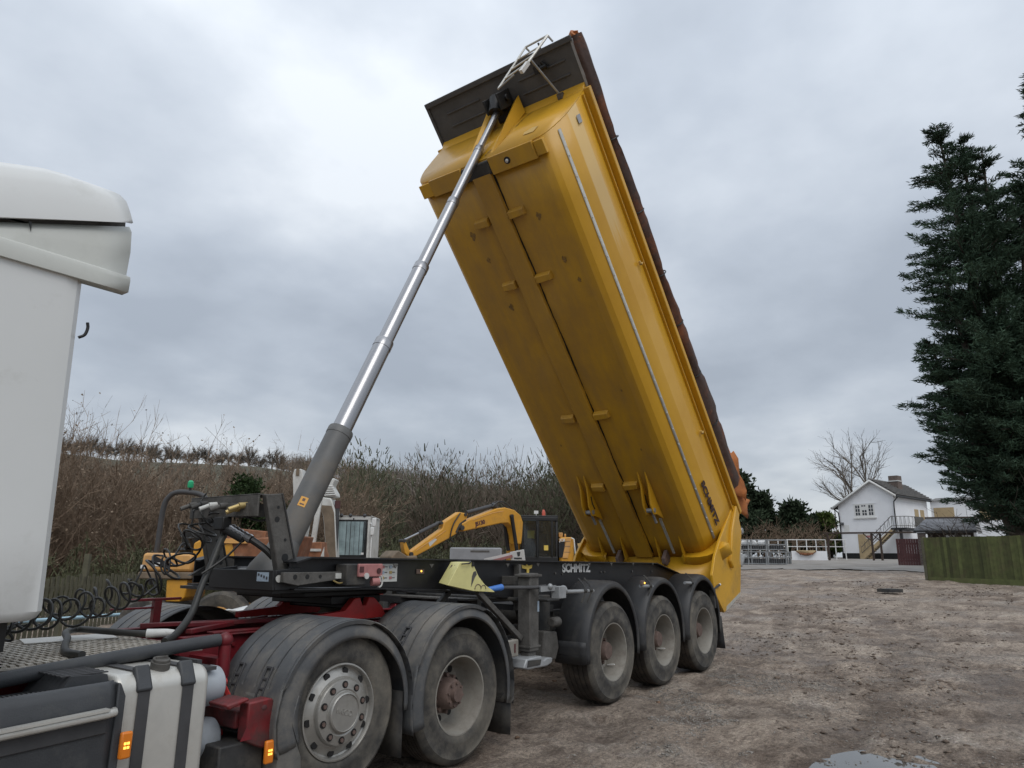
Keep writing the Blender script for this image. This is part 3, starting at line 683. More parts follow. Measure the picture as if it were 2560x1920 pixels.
for s in (-1, 1):
    g1 = mudguard(W1X+0.05, W1Z, 0.595, 0.585, R(198), R(-8), s*0.63, s*1.275, 'fender_grey', T, 0.095, 0.0)
    g2 = mudguard(W2X, W2Z, 0.635, 0.705, R(195), R(-12), s*0.63, s*1.275, 'fender_grey', T, 0.05, 0.01)
    # front flap below the lift axle guard
    fl = MB().grid([[(W1X-0.525+0.012*math.sin(k*1.3), s*(0.65+0.58*k/6), z) for k in range(7)]+[(W1X-0.50, s*1.262, z), (W1X-0.46+0.10*(z-0.10), s*1.282, z), (W1X-0.37+0.06*math.sin(z*9), s*1.288, z)] for z in (0.02, 0.10, 0.30, 0.50, 0.66)])
    f_ = obj('lower_guard', fl, 'fender_grey', T, smooth=40); f_.modifiers.new('t', 'SOLIDIFY').thickness = 0.008
    for (cx, cz, rx, rz, ang, yy) in ((W1X+0.05, W1Z, 0.595, 0.585, 158, 0.78), (W1X+0.05, W1Z, 0.595, 0.585, 158, 1.08), (W2X, W2Z, 0.635, 0.705, 140, 1.02), (W2X, W2Z, 0.635, 0.705, 140, 0.72)):
        A = R(ang); c = Vector((cx+rx*math.cos(A), s*yy, cz+rz*math.sin(A))); tdir = Vector((-rx*math.sin(A), 0, rz*math.cos(A))).normalized(); nn_ = Vector((math.cos(A), 0, math.sin(A)))
        mb = MB()
        for off in (-0.028, 0.028):
            mb.beam(c-tdir*0.10+Vector((0,off,0))+nn_*0.008, c+tdir*0.10+Vector((0,off,0))+nn_*0.008, 0.012, 0.016, nn_)
        for q in (-0.10, -0.03, 0.03, 0.10): mb.beam(c+tdir*q+Vector((0,-0.033,0))+nn_*0.008, c+tdir*q+Vector((0,0.033,0))+nn_*0.008, 0.016, 0.014, nn_)
        obj('guard_clip', mb, 'strap_grey', T, bevel=0.003)
    obj('mud_flap', MB().grid([[(-3.27+0.01*math.sin(k), s*(0.66+0.58*k/6), z) for k in range(7)] for z in (0.10, 0.25, 0.42, 0.55)]), 'dusty_black', T).modifiers.new('t', 'SOLIDIFY').thickness = 0.012
    obj('mud_flap', MB().grid([[(-1.93+0.02*math.sin(k), s*(0.66+0.58*k/6), z) for k in range(7)] for z in (0.02, 0.20, 0.35)]), 'dusty_black', T).modifiers.new('t', 'SOLIDIFY').thickness = 0.012
    # rear lamp box
    obj('tail_lamp', MB().box(-1.69, -1.52, s*0.98-0.045, s*0.98+0.045, 0.60, 0.755), 'rim_dirty', T, bevel=0.012)
    obj('tail_lens', MB().cyl((-1.585, s*1.022, 0.64), (-1.585, s*1.022, 0.72), 0.012, n=10), 'maroon', T)
    obj('lamp_bar', MB().box(-1.64, -1.60, s*0.44 if s > 0 else -1.0, 1.0 if s > 0 else -0.44, 0.70, 0.76), 'black_steel', T)
# axles and drive line so that the underside is not empty
for x, z in ((W1X, W1Z), (W2X, W2Z)):
    obj('axle', MB().cyl((x, -0.85, z), (x, 0.85, z), 0.075, n=16).ball((x, 0, z), 0.21, n=16), 'dusty_black', T)
    for s in (-1, 1): obj('air_bag', MB().cyl((x+0.33, s*0.5, z-0.08), (x+0.33, s*0.5, z+0.22), 0.13, n=20), 'grease_black', T)
obj('prop_shaft', MB().cyl((-6.8, 0, 0.62), (W2X, 0, W2Z+0.02), 0.055, n=12), 'dusty_black', T)
# catwalk with raised bar pattern
cw = MB()
cw.box(-6.6, -4.64, -0.78, 0.58, 0.925, 0.935)
for i in range(46):
    x = -6.55+i*0.042
    for j in range(14): cw.box(x, x+0.026, -0.76+j*0.094, -0.70+j*0.094, 0.935, 0.944)
obj('catwalk', cw, 'catwalk', T, smooth=None)
obj('catwalk_patch', MB().prism_z([(-5.3,0.18),(-4.75,0.10),(-4.66,0.42),(-5.22,0.48)], 0.946, 0.952), 'aluminium', T)
# black side tube and its red post
obj('side_tube', MB().tube(spline([(-6.6,-0.82,0.80),(-5.75,-0.80,0.885),(-5.1,-0.78,0.94),(-4.52,-0.76,0.975)],8), 0.040, 14), 'plastic_dark', T)
obj('tube_post', MB().cyl((-4.47,-0.76,0.60),(-4.47,-0.76,0.965),0.038,n=14).ball((-4.47,-0.76,0.972),0.05,n=14).box(-4.52,-4.42,-0.76,-0.43,0.74,0.86), 'chassis_red', T)
# fuel tank: rounded section, straps, cap
def rrect(y0, y1, z0, z1, r, n=6):
    o = []
    for cy, cz, a in ((y1-r, z1-r, 0), (y0+r, z1-r, 90), (y0+r, z0+r, 180), (y1-r, z0+r, 270)):
        for k in range(n+1): q = R(a+90*k/n); o.append((cy+r*math.cos(q), cz+r*math.sin(q)))
    return o
obj('fuel_tank', MB().prism_x(rrect(-1.20,-0.60,0.18,0.895,0.09), -5.36, -4.83), 'aluminium', T, bevel=0.03, seg=4)
for x in (-5.215, -4.965):
    oy, n_ = rrect(-1.208,-0.59,0.17,0.905,0.095), 0
    inn = rrect(-1.203,-0.60,0.178,0.898,0.092)
    mb = MB(); n_ = len(oy)
    mb.add([(x-0.032,p[0],p[1]) for p in oy]+[(x+0.032,p[0],p[1]) for p in oy]+[(x-0.032,p[0],p[1]) for p in inn]+[(x+0.032,p[0],p[1]) for p in inn],
           [(i,(i+1)%n_,(i+1)%n_+n_,i+n_) for i in range(n_)]+[(i,i+2*n_,(i+1)%n_+2*n_,(i+1)%n_) for i in range(n_)]+[(i+n_,(i+1)%n_+n_,(i+1)%n_+3*n_,i+3*n_) for i in range(n_)])
    obj('tank_strap', mb, 'strap_grey', T)
    obj('strap_buckle', MB().beam((x,-1.205,0.80),(x,-1.135,0.925),0.085,0.04,(0,-1,1)), 'plastic_dark', T, bevel=0.012)
obj('filler_cap', MB().lathe_y([(0.0,0.0)],3) if False else MB().cyl((-5.09,-1.10,0.87),(-5.09,-1.115,0.935),0.052,n=24).cyl((-5.09,-1.114,0.932),(-5.09,-1.118,0.95),0.046,n=24).box(-5.125,-5.055,-1.125,-1.110,0.945,0.962), 'frame_grey', T, bevel=0.004)
obj('tank_valve', MB().cyl((-5.12,-0.72,0.89),(-5.12,-0.72,0.93),0.018,n=8).box(-5.25,-5.1,-0.75,-0.73,0.897,0.912), 'aluminium', T)
for (y, z, r) in ((-0.93, 0.735, 0.118), (-0.93, 0.44, 0.115)):
    obj('air_tank', MB().tube([(-4.82,y,z),(-4.66,y,z),(-4.62,y,z),(-4.595,y,z),(-4.585,y,z)],[r,r,r*0.93,r*0.65,r*0.2],24), 'air_tank', T)
    obj('air_valve', MB().cyl((-4.60,y,z),(-4.55,y,z+0.01),0.022,n=10).beam((-4.57,y,z),(-4.54,y-0.04,z-0.08),0.02,0.02), 'bright_red', T)
obj('tank_bracket', MB().box(-4.79,-4.70,-1.05,-0.50,0.84,0.86).box(-4.80,-4.77,-1.0,-0.6,0.25,0.9), 'strap_grey', T)
# red mudguard bracket with amber marker
obj('guard_bracket', MB().prism_y([(-4.58,0.655),(-4.44,0.665),(-4.405,0.655),(-4.395,0.40),(-4.45,0.38),(-4.50,0.40),(-4.58,0.44)], -1.235, -1.14).prism_y([(-4.74,0.665),(-4.60,0.690),(-4.58,0.675),(-4.72,0.635)],-1.25,-1.05).box(-4.60,-4.44,-1.14,-0.5,0.50,0.60), 'grimy_red', T, bevel=0.014)
obj('bracket_hole', MB().ball((-4.47,-1.236,0.615),0.022,0.9,0.12,0.7,n=10), 'maroon', T)
obj('rust_streak', MB().prism_y([(-4.62,0.45),(-4.58,0.53),(-4.54,0.45)],-1.2375,-1.236), 'chassis_red', T)
obj('guard_plate', MB().box(-4.72,-4.42,-1.19,-0.70,0.10,0.43), 'dusty_black', T, bevel=0.01)
def marker(x, z, y, parent, nm='side_marker'):
    p = obj(nm, MB().box(x-0.030, x+0.030, y-0.018, y+0.010, z-0.065, z+0.065), 'amber', parent, bevel=0.01)
    mb = MB()
    for i in (-1, 1):
        for j in (-1, 1): mb.box(x+i*0.008-0.006, x+i*0.008+0.006, y-0.0205, y-0.018, z+j*0.010-0.006, z+j*0.010+0.006)
    obj('led', mb, 'amber_lit', p, smooth=None)
marker(-5.315, 0.565, -1.262, T); marker(-4.435, 0.365, -1.262, T)
# side skirt with step rail
sk = MB().grid([[(x, y, z+0.03*(x+5.9)) for x in (-7.2, -6.6, -6.0, -5.55, -5.42)] + [(-5.375, y+0.02, z+0.015)] for (y, z) in ((-1.22,0.06),(-1.245,0.30),(-1.255,0.52),(-1.258,0.72),(-1.25,0.81),(-1.232,0.848),(-1.20,0.862),(-1.17,0.855))])
s_ = obj('side_skirt', sk, 'plastic_dark', T, smooth=50); s_.modifiers.new('t', 'SOLIDIFY').thickness = 0.012
obj('skirt_end', MB().prism_y([(-5.375,0.05),(-5.33,0.05),(-5.33,0.80),(-5.36,0.865),(-5.375,0.87)], -1.245, -0.75), 'plastic_dark', T, bevel=0.01)
obj('step_rail', MB().tube([(-7.1,-1.30,0.66),(-5.44,-1.30,0.735),(-5.405,-1.29,0.737),(-5.39,-1.255,0.737)], 0.020, 10).beam((-7.1,-1.30,0.682),(-5.44,-1.30,0.757),0.05,0.012), 'aluminium', T)
obj('rail_shadow_panel', MB().beam((-7.1,-1.258,0.60),(-5.42,-1.258,0.675),0.02,0.075), 'strap_grey', T, bevel=0.006)
obj('skirt_grille', MB().grid([[(-6.9+0.3*i, -1.15+0.42*j/6, 0.80+0.012*((i+j)%2)) for j in range(7)] for i in range(6)]).prism_y([(-5.62,0.80),(-5.35,0.80),(-5.38,0.90),(-5.56,0.91)],-1.12,-0.72), 'plastic_dark', T)
mb = MB()
for i in range(36):
    for j in range(7): mb.box(-5.60+0.0065*i, -5.596+0.0065*i+0.0015, -1.10+0.05*j, -1.075+0.05*j, 0.906, 0.912)
for i in range(60):
    mb.box(-6.8+0.022*i, -6.79+0.022*i, -1.16, -0.98, 0.822, 0.834)
tag(obj('grille_ribs', mb, 'strap_grey', T, smooth=None), kind='stuff')
obj('leaf_decal', MB().prism_y([(-5.735,0.490),(-5.722,0.520),(-5.71,0.50),(-5.712,0.478),(-5.73,0.472)], -1.266, -1.262), 'frame_grey', T)
# cab: sleeper back wall, side wall, underside
cabp = []
zs = [1.20, 1.215, 1.245, 1.6, 2.0, 2.5, 2.96]
for z in zs:
    inset = 0.035*max(0, (1.245-z)/0.045)**2
    xr = -5.775-0.055*(z-1.2)/1.75
    ring = []
    for (x, y) in ((-8.35,-1.10),(-8.2,-1.225),(-7.5,-1.245),(-6.4,-1.25),(xr-0.10,-1.25),(xr-0.035,-1.238),(xr,-1.20),(xr,-0.6),(xr,0.6),(xr,1.20),(xr-0.035,1.238),(xr-0.10,1.25),(-6.4,1.25),(-7.5,1.245),(-8.2,1.225),(-8.35,1.10)):
        ring.append((x-(inset if x > -6.2 else 0), y-math.copysign(inset, y), z))
    ring.append(ring[0]); cabp.append(ring)
cab = obj('cab', MB().grid(cabp).add([p for p in cabp[0][:-1]], [tuple(range(16))]).add([p for p in cabp[-1][:-1]], [tuple(range(16))]), 'cab_white', T, smooth=30)
obj('cab_underside', MB().box(-8.1,-5.86,-1.05,1.05,1.05,1.19).box(-8.1,-6.1,-0.5,0.5,0.6,1.05), 'grease_black', cab)
obj('cab_hook', MB().tube(spline([(-5.80,-1.19,2.64),(-5.775,-1.20,2.66),(-5.765,-1.20,2.70),(-5.77,-1.20,2.73)],6), 0.008, 8), 'black_steel', cab)
# cab front details out of frame
obj('windscreen', MB().box(-8.375,-8.36,-1.02,1.02,1.95,2.75), 'dark_glass', cab)
obj('side_window', MB().box(-8.0,-7.3,-1.256,-1.246,1.95,2.6), 'dark_glass', cab)
obj('bumper', MB().box(-8.45,-8.0,-1.22,1.22,0.25,1.18), 'plastic_dark', T, bevel=0.06)
# lower collar fairing
for s in (-1, 1):
    P = []
    for i in range(15):
        x = -7.9+(2.285)*i/14
        zb = 2.935; zt = 3.33-0.355*(-5.64-x)
        zt = max(zt, 3.0)
        m1 = zb+0.085
        P.append([(x+0.0, s*1.20, zb-0.0), (x, s*1.272, zb), (x, s*1.277, m1-0.02), (x, s*1.270, m1+0.005), (x-0.012, s*1.246, m1+0.02), (x-0.006, s*1.243, (m1+zt)/2), (x-0.012, s*1.236, zt-0.035), (x-0.02, s*1.215, zt+0.002)])
    f_ = obj('collar_fairing', MB().grid(P), 'fairing_white', cab, smooth=25); f_.modifiers.new('t', 'SOLIDIFY').thickness = 0.012
# roof fairing: near-flat sides rolling sharply into the top
P = []
fpr = [(1.262,0.0),(1.270,0.03),(1.268,0.12),(1.258,0.35),(1.238,0.62),(1.212,0.80),(1.175,0.90),(1.12,0.955),(1.02,0.985),(0.75,1.0),(0.35,1.01)]
fpr = [(-y_, h_) for y_, h_ in fpr]+[(0.0, 1.012)]+[(y_, h_) for y_, h_ in fpr[::-1]]
for i in range(25):
    t_ = i/24; row = []
    for (y_, h_) in fpr:
        xr_ = -5.64-(0.03 if h_ < 0.01 else 0)-0.065*h_-0.055*max(0, h_-0.7)/0.3
        x = -7.9+(xr_+7.9)*t_; xb = -7.9+(-5.64+7.9)*t_
        zb = max(3.34-0.355*(-5.64-xb), 3.03); zt = max(3.16, 3.555-0.28*max(0, -5.98-xb))
        row.append((x, y_*(1-0.02*(1-t_)), zb+(zt-zb)*h_))
    P.append(row)
f_ = obj('roof_fairing', MB().grid(P), 'cab_white', cab, smooth=55); f_.modifiers.new('t', 'SOLIDIFY').thickness = 0.02
obj('roof_fill', MB().prism_y([(-7.8,3.10),(-6.2,3.12),(-5.64,3.20),(-5.65,3.37),(-6.3,3.16),(-7.8,3.05)],-1.195,1.195), 'frame_grey', cab)  # dark filler added behind the fairing gap so it looks shadowed
obj('fairing_split', MB().prism_y([(-6.135,3.165),(-6.12,3.165),(-6.118,3.115)],-1.2475,-1.243), 'grease_black', cab)

# ================================================================ tipping trailer
TR = thing('tipper_trailer', 'black tipper trailer with its long yellow body raised on a chrome ram', 'trailer', (0, 0, 0))
for k in range(3):
    for s in (-1, 1): wheel(TR, 1.31*k, s*1.03, 0.515+0.012*k*1.31, 'trailer', s)
TOP = [(-3.92,1.465),(-3.78,1.502),(2.25,1.445),(3.42,1.215),(3.75,1.205)]
BOT = [(3.75,0.98),(2.6,0.93),(-0.55,0.95),(-1.15,1.115),(-2.1,1.215),(-3.0,1.265),(-3.92,1.285)]
for s in (-1, 1):
    r_ = obj('chassis_rail', MB().prism_y(TOP+BOT, s*0.64-0.008, s*0.64+0.008), 'black_steel', TR, smooth=None)
    for pts, nm in ((TOP, 'top_flange'), (BOT[::-1], 'bottom_flange')):
        P = [[(x, s*0.64-0.08, z+dz), (x, s*0.64+0.08, z+dz)] for x, z in pts for dz in ((0.006,) if nm[0] == 't' else (-0.006,))]
        f_ = obj(nm, MB().grid(P), 'black_steel', r_, smooth=None); f_.modifiers.new('t', 'SOLIDIFY').thickness = 0.012
    mb = MB()
    for x in (-2.9,-2.45,-1.9,-1.3,-0.75,-0.2,0.35,0.9,1.5,2.1): mb.prism_y([(x-0.03,1.45),(x+0.03,1.45),(x,1.415)], s*0.72-0.004, s*0.72+0.004)
    tag(obj('flange_lug', mb, 'frame_grey', r_), kind='stuff')
    mb = MB()
    for x, z in ((-1.05,1.40),(-1.05,1.33),(-1.05,1.26),(-0.98,1.22),(-0.15,1.33),(-0.30,1.34),(0.75,1.34),(0.84,1.34),(1.6,1.34),(2.2,1.33)): mb.cyl((x, s*0.648, z), (x, s*0.66, z), 0.013, n=8)
    tag(obj('rail_bolts', mb, 'frame_grey', r_), kind='stuff')
for x in (-3.6, -2.6, -1.6, -0.5, 0.65, 1.95, 3.1):
    zc_ = 1.36 if x < -1 else 1.18
    obj('cross_member', MB().cyl((x,-0.63,zc_),(x,0.63,zc_),0.06,n=12), 'black_steel', TR)
obj('cross_brace', MB().beam((-2.0,-0.6,1.1),(-1.0,0.6,1.0),0.08,0.06).beam((-2.0,0.6,1.1),(-1.0,-0.6,1.0),0.08,0.06), 'black_steel', TR)
# perforated cross beam under the front of the rails
pb = obj('perforated_beam', MB().box(-1.66,-1.60,-0.62,0.62,0.93,1.10).box(-1.80,-1.60,-0.62,0.62,1.10,1.115), 'frame_grey', TR)
for yy in (-0.45,-0.15,0.15,0.45): obj('lightening_hole', MB().cyl((-1.668,yy,1.015),(-1.655,yy,1.015),0.05,n=20), 'grease_black', pb)
# front nose
nose = obj('nose_frame', MB().box(-4.08,-4.055,-0.67,0.14,1.268,1.41).prism_y([(-4.056,1.268),(-3.85,1.27),(-3.85,1.43),(-4.056,1.41)],-0.672,-0.655).prism_y([(-4.056,1.268),(-3.85,1.27),(-3.85,1.43),(-4.056,1.41)],0.12,0.14), 'black_steel', TR, bevel=0.004)
obj('king_pin_plate', MB().box(-4.05,-2.55,-0.64,0.60,1.245,1.268), 'grease_black', TR)
obj('nose_top_plate', MB().prism_z([(-4.05,-0.62),(-3.6,-0.62),(-3.6,0.62),(-3.8,0.62),(-4.05,0.12)],1.335,1.345).prism_y([(-4.0,1.345),(-3.6,1.345),(-3.6,1.48),(-3.72,1.50)],0.56,0.60), 'dusty_black', TR)
obj('king_pin', MB().cyl((-3.0,0,1.25),(-3.0,0,1.15),0.045,n=16), 'grease_black', TR)
arm = obj('nose_arm', MB().prism_y([(-4.03,1.325),(-4.03,1.395),(-3.42,1.395),(-3.42,1.345),(-3.9,1.30)],-0.73,-0.69), 'frame_grey', TR, bevel=0.004)
for x, r_ in ((-3.93,0.018),(-3.82,0.018),(-3.70,0.014),(-3.52,0.008)): obj('arm_hole', MB().cyl((x,-0.732,1.362),(x,-0.728,1.362),r_,n=14), 'grease_black', arm)
obj('arm_reflector', MB().box(-3.555,-3.495,-0.738,-0.731,1.345,1.385), 'sticker', arm)
obj('arm_lamp', MB().ball((-3.475,-0.745,1.365),0.016,n=12), 'led_white', arm)
obj('lamp_cable', MB().tube(spline([(-3.475,-0.745,1.35),(-3.48,-0.75,1.32),(-3.53,-0.75,1.31),(-3.58,-0.74,1.33)],5),0.006,6), 'brass', arm)
def decal(name, x0, x1, z0, z1, y, material, parent): return obj(name, MB().box(x0,x1,y-0.003,y,z0,z1), material, parent, smooth=None)
st = obj('data_sticker', MB().box(-4.0835,-4.0805,-0.625,-0.485,1.33,1.395), 'sticker_blue', TR, smooth=None)
for k in range(4): obj('sticker_print', MB().box(-4.0855,-4.0838,-0.615+0.033*k,-0.598+0.033*k,1.345+0.008*k,1.365+0.007*k), 'ink', st, smooth=None)
obj('round_plate', MB().cyl((-4.03,-0.673,1.35),(-4.03,-0.679,1.35),0.026,n=20), 'sticker', TR)
# service coupling box, faded red
vb = obj('valve_box', MB().box(-3.50,-3.30,-0.80,-0.66,1.29,1.455), 'dusty_black', TR, bevel=0.01)
obj('faded_plate', MB().box(-3.40,-3.145,-0.825,-0.80,1.355,1.455), 'pink_red', vb, bevel=0.006)
obj('plate_mark', MB().box(-3.395,-3.35,-0.828,-0.825,1.39,1.435), 'maroon', vb)
obj('plate_knob', MB().cyl((-3.19,-0.825,1.40),(-3.19,-0.832,1.40),0.022,n=14), 'maroon', vb)
obj('plate_disc', MB().cyl((-3.32,-0.825,1.362),(-3.32,-0.832,1.362),0.024,n=16), 'sticker', vb)
obj('red_valve', MB().cyl((-3.24,-0.80,1.315),(-3.18,-0.82,1.315),0.032,n=14), 'pink_red', vb)
obj('white_loop', MB().tube([(-3.17+0.03*math.cos(a),-0.82,1.318+0.045*math.sin(a)) for a in np.linspace(-2.0,1.4,14)],0.007,8), 'sticker', vb)
st = decal('notice_sticker', -3.02,-2.81,1.305,1.452,-0.6505,'sticker',TR)
for i in range(2):
    for j in range(3):
        decal('pictogram', -2.995+0.09*i,-2.965+0.09*i,1.415-0.045*j,1.438-0.045*j,-0.6545,('pink_red','sticker_blue','brass')[(i+j)%3],st)
        decal('print_line', -2.96+0.09*i,-2.93+0.09*i,1.424-0.045*j,1.43-0.045*j,-0.6545,'frame_grey',st)
mk = decal('side_marker', -2.575,-2.475,1.365,1.405,-0.655,'hub_brown',TR)
obj('led', MB().ball((-2.515,-0.660,1.387),0.009,n=10), 'amber_lit', mk)
# upright hose frame
for s in (-1, 0.75):
    x0, x1 = -3.865, -4.045
    post = MB().add([(x0-0.085,s*0.52-0.03,1.39),(x0+0.085,s*0.52-0.03,1.39),(x1+0.075,s*0.52-0.03,1.975),(x1-0.065,s*0.52-0.03,1.96),(x0-0.085,s*0.52+0.03,1.39),(x0+0.085,s*0.52+0.03,1.39),(x1+0.075,s*0.52+0.03,1.975),(x1-0.065,s*0.52+0.03,1.96)],[(0,1,2,3),(7,6,5,4),(0,4,5,1),(1,5,6,2),(2,6,7,3),(3,7,4,0)])
    p = obj('upright_post', post, 'frame_grey', TR, bevel=0.008)
    obj('post_lip', MB().beam((x0+0.085,s*0.52,1.39),(x1+0.075,s*0.52,1.975),0.075,0.012,(1,0,0)), 'dusty_black', p)
    for z, r_, dx_ in ((1.50,0.030,0.0),(1.63,0.012,0.03),(1.78,0.022,-0.01),(1.87,0.012,0.02),(1.45,0.016,0.03)):
        xx = x0+(x1-x0)*(z-1.39)/0.58+dx_
        obj('post_hole', MB().cyl((xx,s*0.52-0.0315,z),(xx,s*0.52-0.028,z),r_,n=18), 'grease_black', p)
cb = obj('hose_beam', MB().box(-4.14,-4.125,-0.50,0.42,1.80,1.965).box(-4.14,-3.98,-0.50,0.42,1.955,1.967).box(-4.16,-4.0,-0.40,-0.12,1.80,1.90), 'frame_grey', TR, bevel=0.003)
for (y, z, l, mt_) in ((-0.36,1.885,0.14,'brass'),(-0.30,1.865,0.12,'brass'),(-0.10,1.89,0.13,'frame_grey'),(0.05,1.90,0.13,'sticker'),(0.18,1.915,0.12,'dusty_black'),(0.34,1.91,0.12,'frame_grey')):
    obj('hose_coupling', MB().cyl((-4.13,y,z),(-4.13-l*0.5,y+0.01,z-0.01),0.024,n=12).cyl((-4.13-l*0.5,y+0.01,z-0.01),(-4.13-l,y+0.03,z-0.04),0.017,n=12), mt_, cb)
obj('hose_clamp', MB().box(-4.20,-4.12,-0.16,-0.03,1.70,1.80).cyl((-4.16,-0.10,1.72),(-4.10,-0.30,1.63),0.032,n=14), 'grease_black', cb, bevel=0.01)
obj('foil_wrap', MB().tube(spline([(-4.13,-0.16,1.72),(-4.10,-0.25,1.675),(-4.07,-0.36,1.63)],5),[0.030+0.006*(k%2) for k in range(11)],10), 'chrome', cb)
obj('lead', MB().tube(spline([(-4.07,-0.36,1.63),(-4.0,-0.44,1.56),(-3.95,-0.48,1.50)],5),0.026,10).tube(spline([(-4.1,-0.30,1.63),(-4.2,-0.25,1.50),(-4.35,-0.2,1.38)],5),0.009,6).tube(spline([(-4.1,-0.3,1.80),(-4.05,-0.42,1.77),(-4.02,-0.50,1.80)],5),0.01,6), 'coil', cb)
# lift ram: five stages
A0, A1 = Vector((-3.62, 0, 1.36)), Vector((-0.575, 0, 7.50))
def onram(z): t_ = (z-A0.z)/(A1.z-A0.z); return A0+(A1-A0)*t_
zz = [1.36, 2.66, 3.66, 4.67, 5.68, 6.62, 7.50]
rr_ = [0.118, 0.093, 0.080, 0.067, 0.056, 0.044]
ram = bpy.data.objects.new('lift_ram', None); COL.objects.link(ram); ram.parent = TR
d_ = (A1-A0).normalized()
for k in range(6):
    a, b_ = onram(zz[k]), onram(zz[k+1])
    mb = MB().cyl(a-(d_*0.3 if k else d_*0), b_, rr_[k], n=32)
    obj('ram_stage', mb, 'ram_grey' if k == 0 else 'chrome', ram, smooth=40)
    mb = MB().tube([b_-d_*(0.10 if k else 0.07), b_-d_*0.012, b_], [rr_[k]+0.004, rr_[k]+0.004, rr_[k]-0.004], 32)
    obj('stage_collar', mb, 'ram_grey' if k == 0 else 'chrome', ram, smooth=40)
obj('ram_foot', MB().tube([A0-d_*0.06, A0+d_*0.02, A0+d_*0.16, A0+d_*0.30], [0.20,0.19,0.145,0.119], 24).cyl((-3.70,-0.30,1.36),(-3.70,0.30,1.36),0.05,n=12), 'ram_grey', ram, smooth=40)
q = onram(1.93); nn_ = Vector((-0.62,-0.55,0.0)); nn_ = (nn_-d_*nn_.dot(d_)).normalized(); sd_ = d_.cross(nn_)
tagm = MB().grid([[q+nn_*0.1205*math.cos(a)+sd_*0.1205*math.sin(a)+d_*h_ for a in (-0.28,-0.14,0,0.14,0.28)] for h_ in (-0.045,0.045)])
lb = obj('ram_label', tagm, 'orange_tag', ram)
obj('label_print', MB().grid([[q+nn_*0.1222*math.cos(a)+sd_*0.1222*math.sin(a)+d_*h_ for a in (-0.1,0.0,0.1)] for h_ in (0.005,0.03)]).grid([[q+nn_*0.1222*math.cos(a)+sd_*0.1222*math.sin(a)+d_*h_ for a in (-0.16,0.0,0.16)] for h_ in (-0.03,-0.018)]), 'hub_brown', ram)
# landing legs
for s in (-1, 1):
    lg = obj('landing_leg', MB().box(-1.345,-1.185,s*0.955-0.075,s*0.955+0.075,0.62,1.36).box(-1.325,-1.205,s*0.955-0.055,s*0.955+0.055,0.55,0.62), 'frame_grey', TR, bevel=0.012)
    obj('leg_collar', MB().box(-1.36,-1.17,s*0.955-0.085,s*0.955+0.085,0.66,0.675), 'frame_grey', lg)
    obj('leg_bracket', MB().box(-1.38,-1.15,s*0.955-0.09,s*0.955+0.09,1.325,1.35).box(-1.30,-1.23,s*0.64 if s > 0 else -0.90,0.90 if s > 0 else -0.64,1.24,1.326), 'frame_grey', lg, bevel=0.004)
    ft = MB().prism_y([(-1.52,0.495),(-1.44,0.475),(-1.12,0.475),(-1.03,0.50),(-1.02,0.545),(-1.12,0.555),(-1.18,0.535),(-1.22,0.58),(-1.32,0.58),(-1.47,0.575)], s*0.955-0.13, s*0.955+0.13)
    obj('leg_foot', ft, 'galv', lg, bevel=0.012)
    obj('foot_recess', MB().prism_y([(-1.47,0.50),(-1.25,0.50),(-1.23,0.55),(-1.45,0.56)], s*1.0865-0.004 if s > 0 else -1.0895, s*1.0895 if s > 0 else -1.0855), 'dusty_black', lg)
    obj('leg_brace', MB().beam((-1.98,s*0.88,1.20),(-1.36,s*0.93,0.74),0.05,0.05), 'frame_grey', lg, bevel=0.005)
    obj('leg_sticker', MB().box(-1.215,-1.187,s*1.034-0.002 if s > 0 else -1.034,s*1.034 if s > 0 else -1.030,0.99,1.09), 'sticker_blue', lg)
obj('leg_shaft', MB().cyl((-1.27,-0.88,1.1),(-1.27,0.88,1.1),0.022,n=10), 'dusty_black', TR)
obj('strut', MB().beam((-2.05,-0.6,1.2),(-2.35,-0.55,0.95),0.05,0.04), 'dusty_black', TR)
obj('strut', MB().beam((-1.0,-0.6,1.1),(-0.7,-0.5,0.75),0.06,0.05), 'dusty_black', TR)
# suspension, axles, dark underside
for k in range(3):
    x = 1.31*k; z = 0.515+0.015*k
    obj('axle', MB().cyl((x,-0.92,z),(x,0.92,z),0.075,n=16), 'dusty_black', TR)
    for s in (-1, 1):
        obj('hanger', MB().prism_y([(x-0.62,1.0),(x-0.38,1.0),(x-0.44,0.56),(x-0.56,0.56)],s*0.62-0.06,s*0.62+0.06).beam((x-0.5,s*0.62,0.62),(x+0.3,s*0.62,z-0.05),0.09,0.06), 'dusty_black', TR)
        obj('air_bag', MB().tube([(x+0.28,s*0.6,0.55),(x+0.28,s*0.6,0.62),(x+0.28,s*0.6,0.70),(x+0.28,s*0.6,0.78),(x+0.28,s*0.6,0.93)],[0.11,0.135,0.12,0.14,0.12],20), 'grease_black', TR)
        obj('brake_chamber', MB().cyl((x+0.15,s*0.42,0.62),(x+0.32,s*0.42,0.68),0.085,n=18), 'dusty_black', TR)
    obj('air_reservoir', MB().cyl((x-0.45,0.1,0.86),(x+0.1,0.1,0.86),0.13,n=20), 'dusty_black', TR)
obj('spring_hanger_front', MB().box(-0.95,-0.60,-0.78,-0.60,0.62,1.12).box(-0.98,-0.75,-1.0,-0.62,1.07,1.10), 'dusty_black', TR, bevel=0.01)
obj('park_valve', MB().prism_y([(-0.98,0.50),(-0.72,0.48),(-0.66,0.60),(-0.70,0.76),(-0.94,0.78)],-0.93,-0.76).cyl((-0.85,-0.95,0.86),(-0.70,-0.95,0.86),0.05,n=14), 'frame_grey', TR, bevel=0.015)
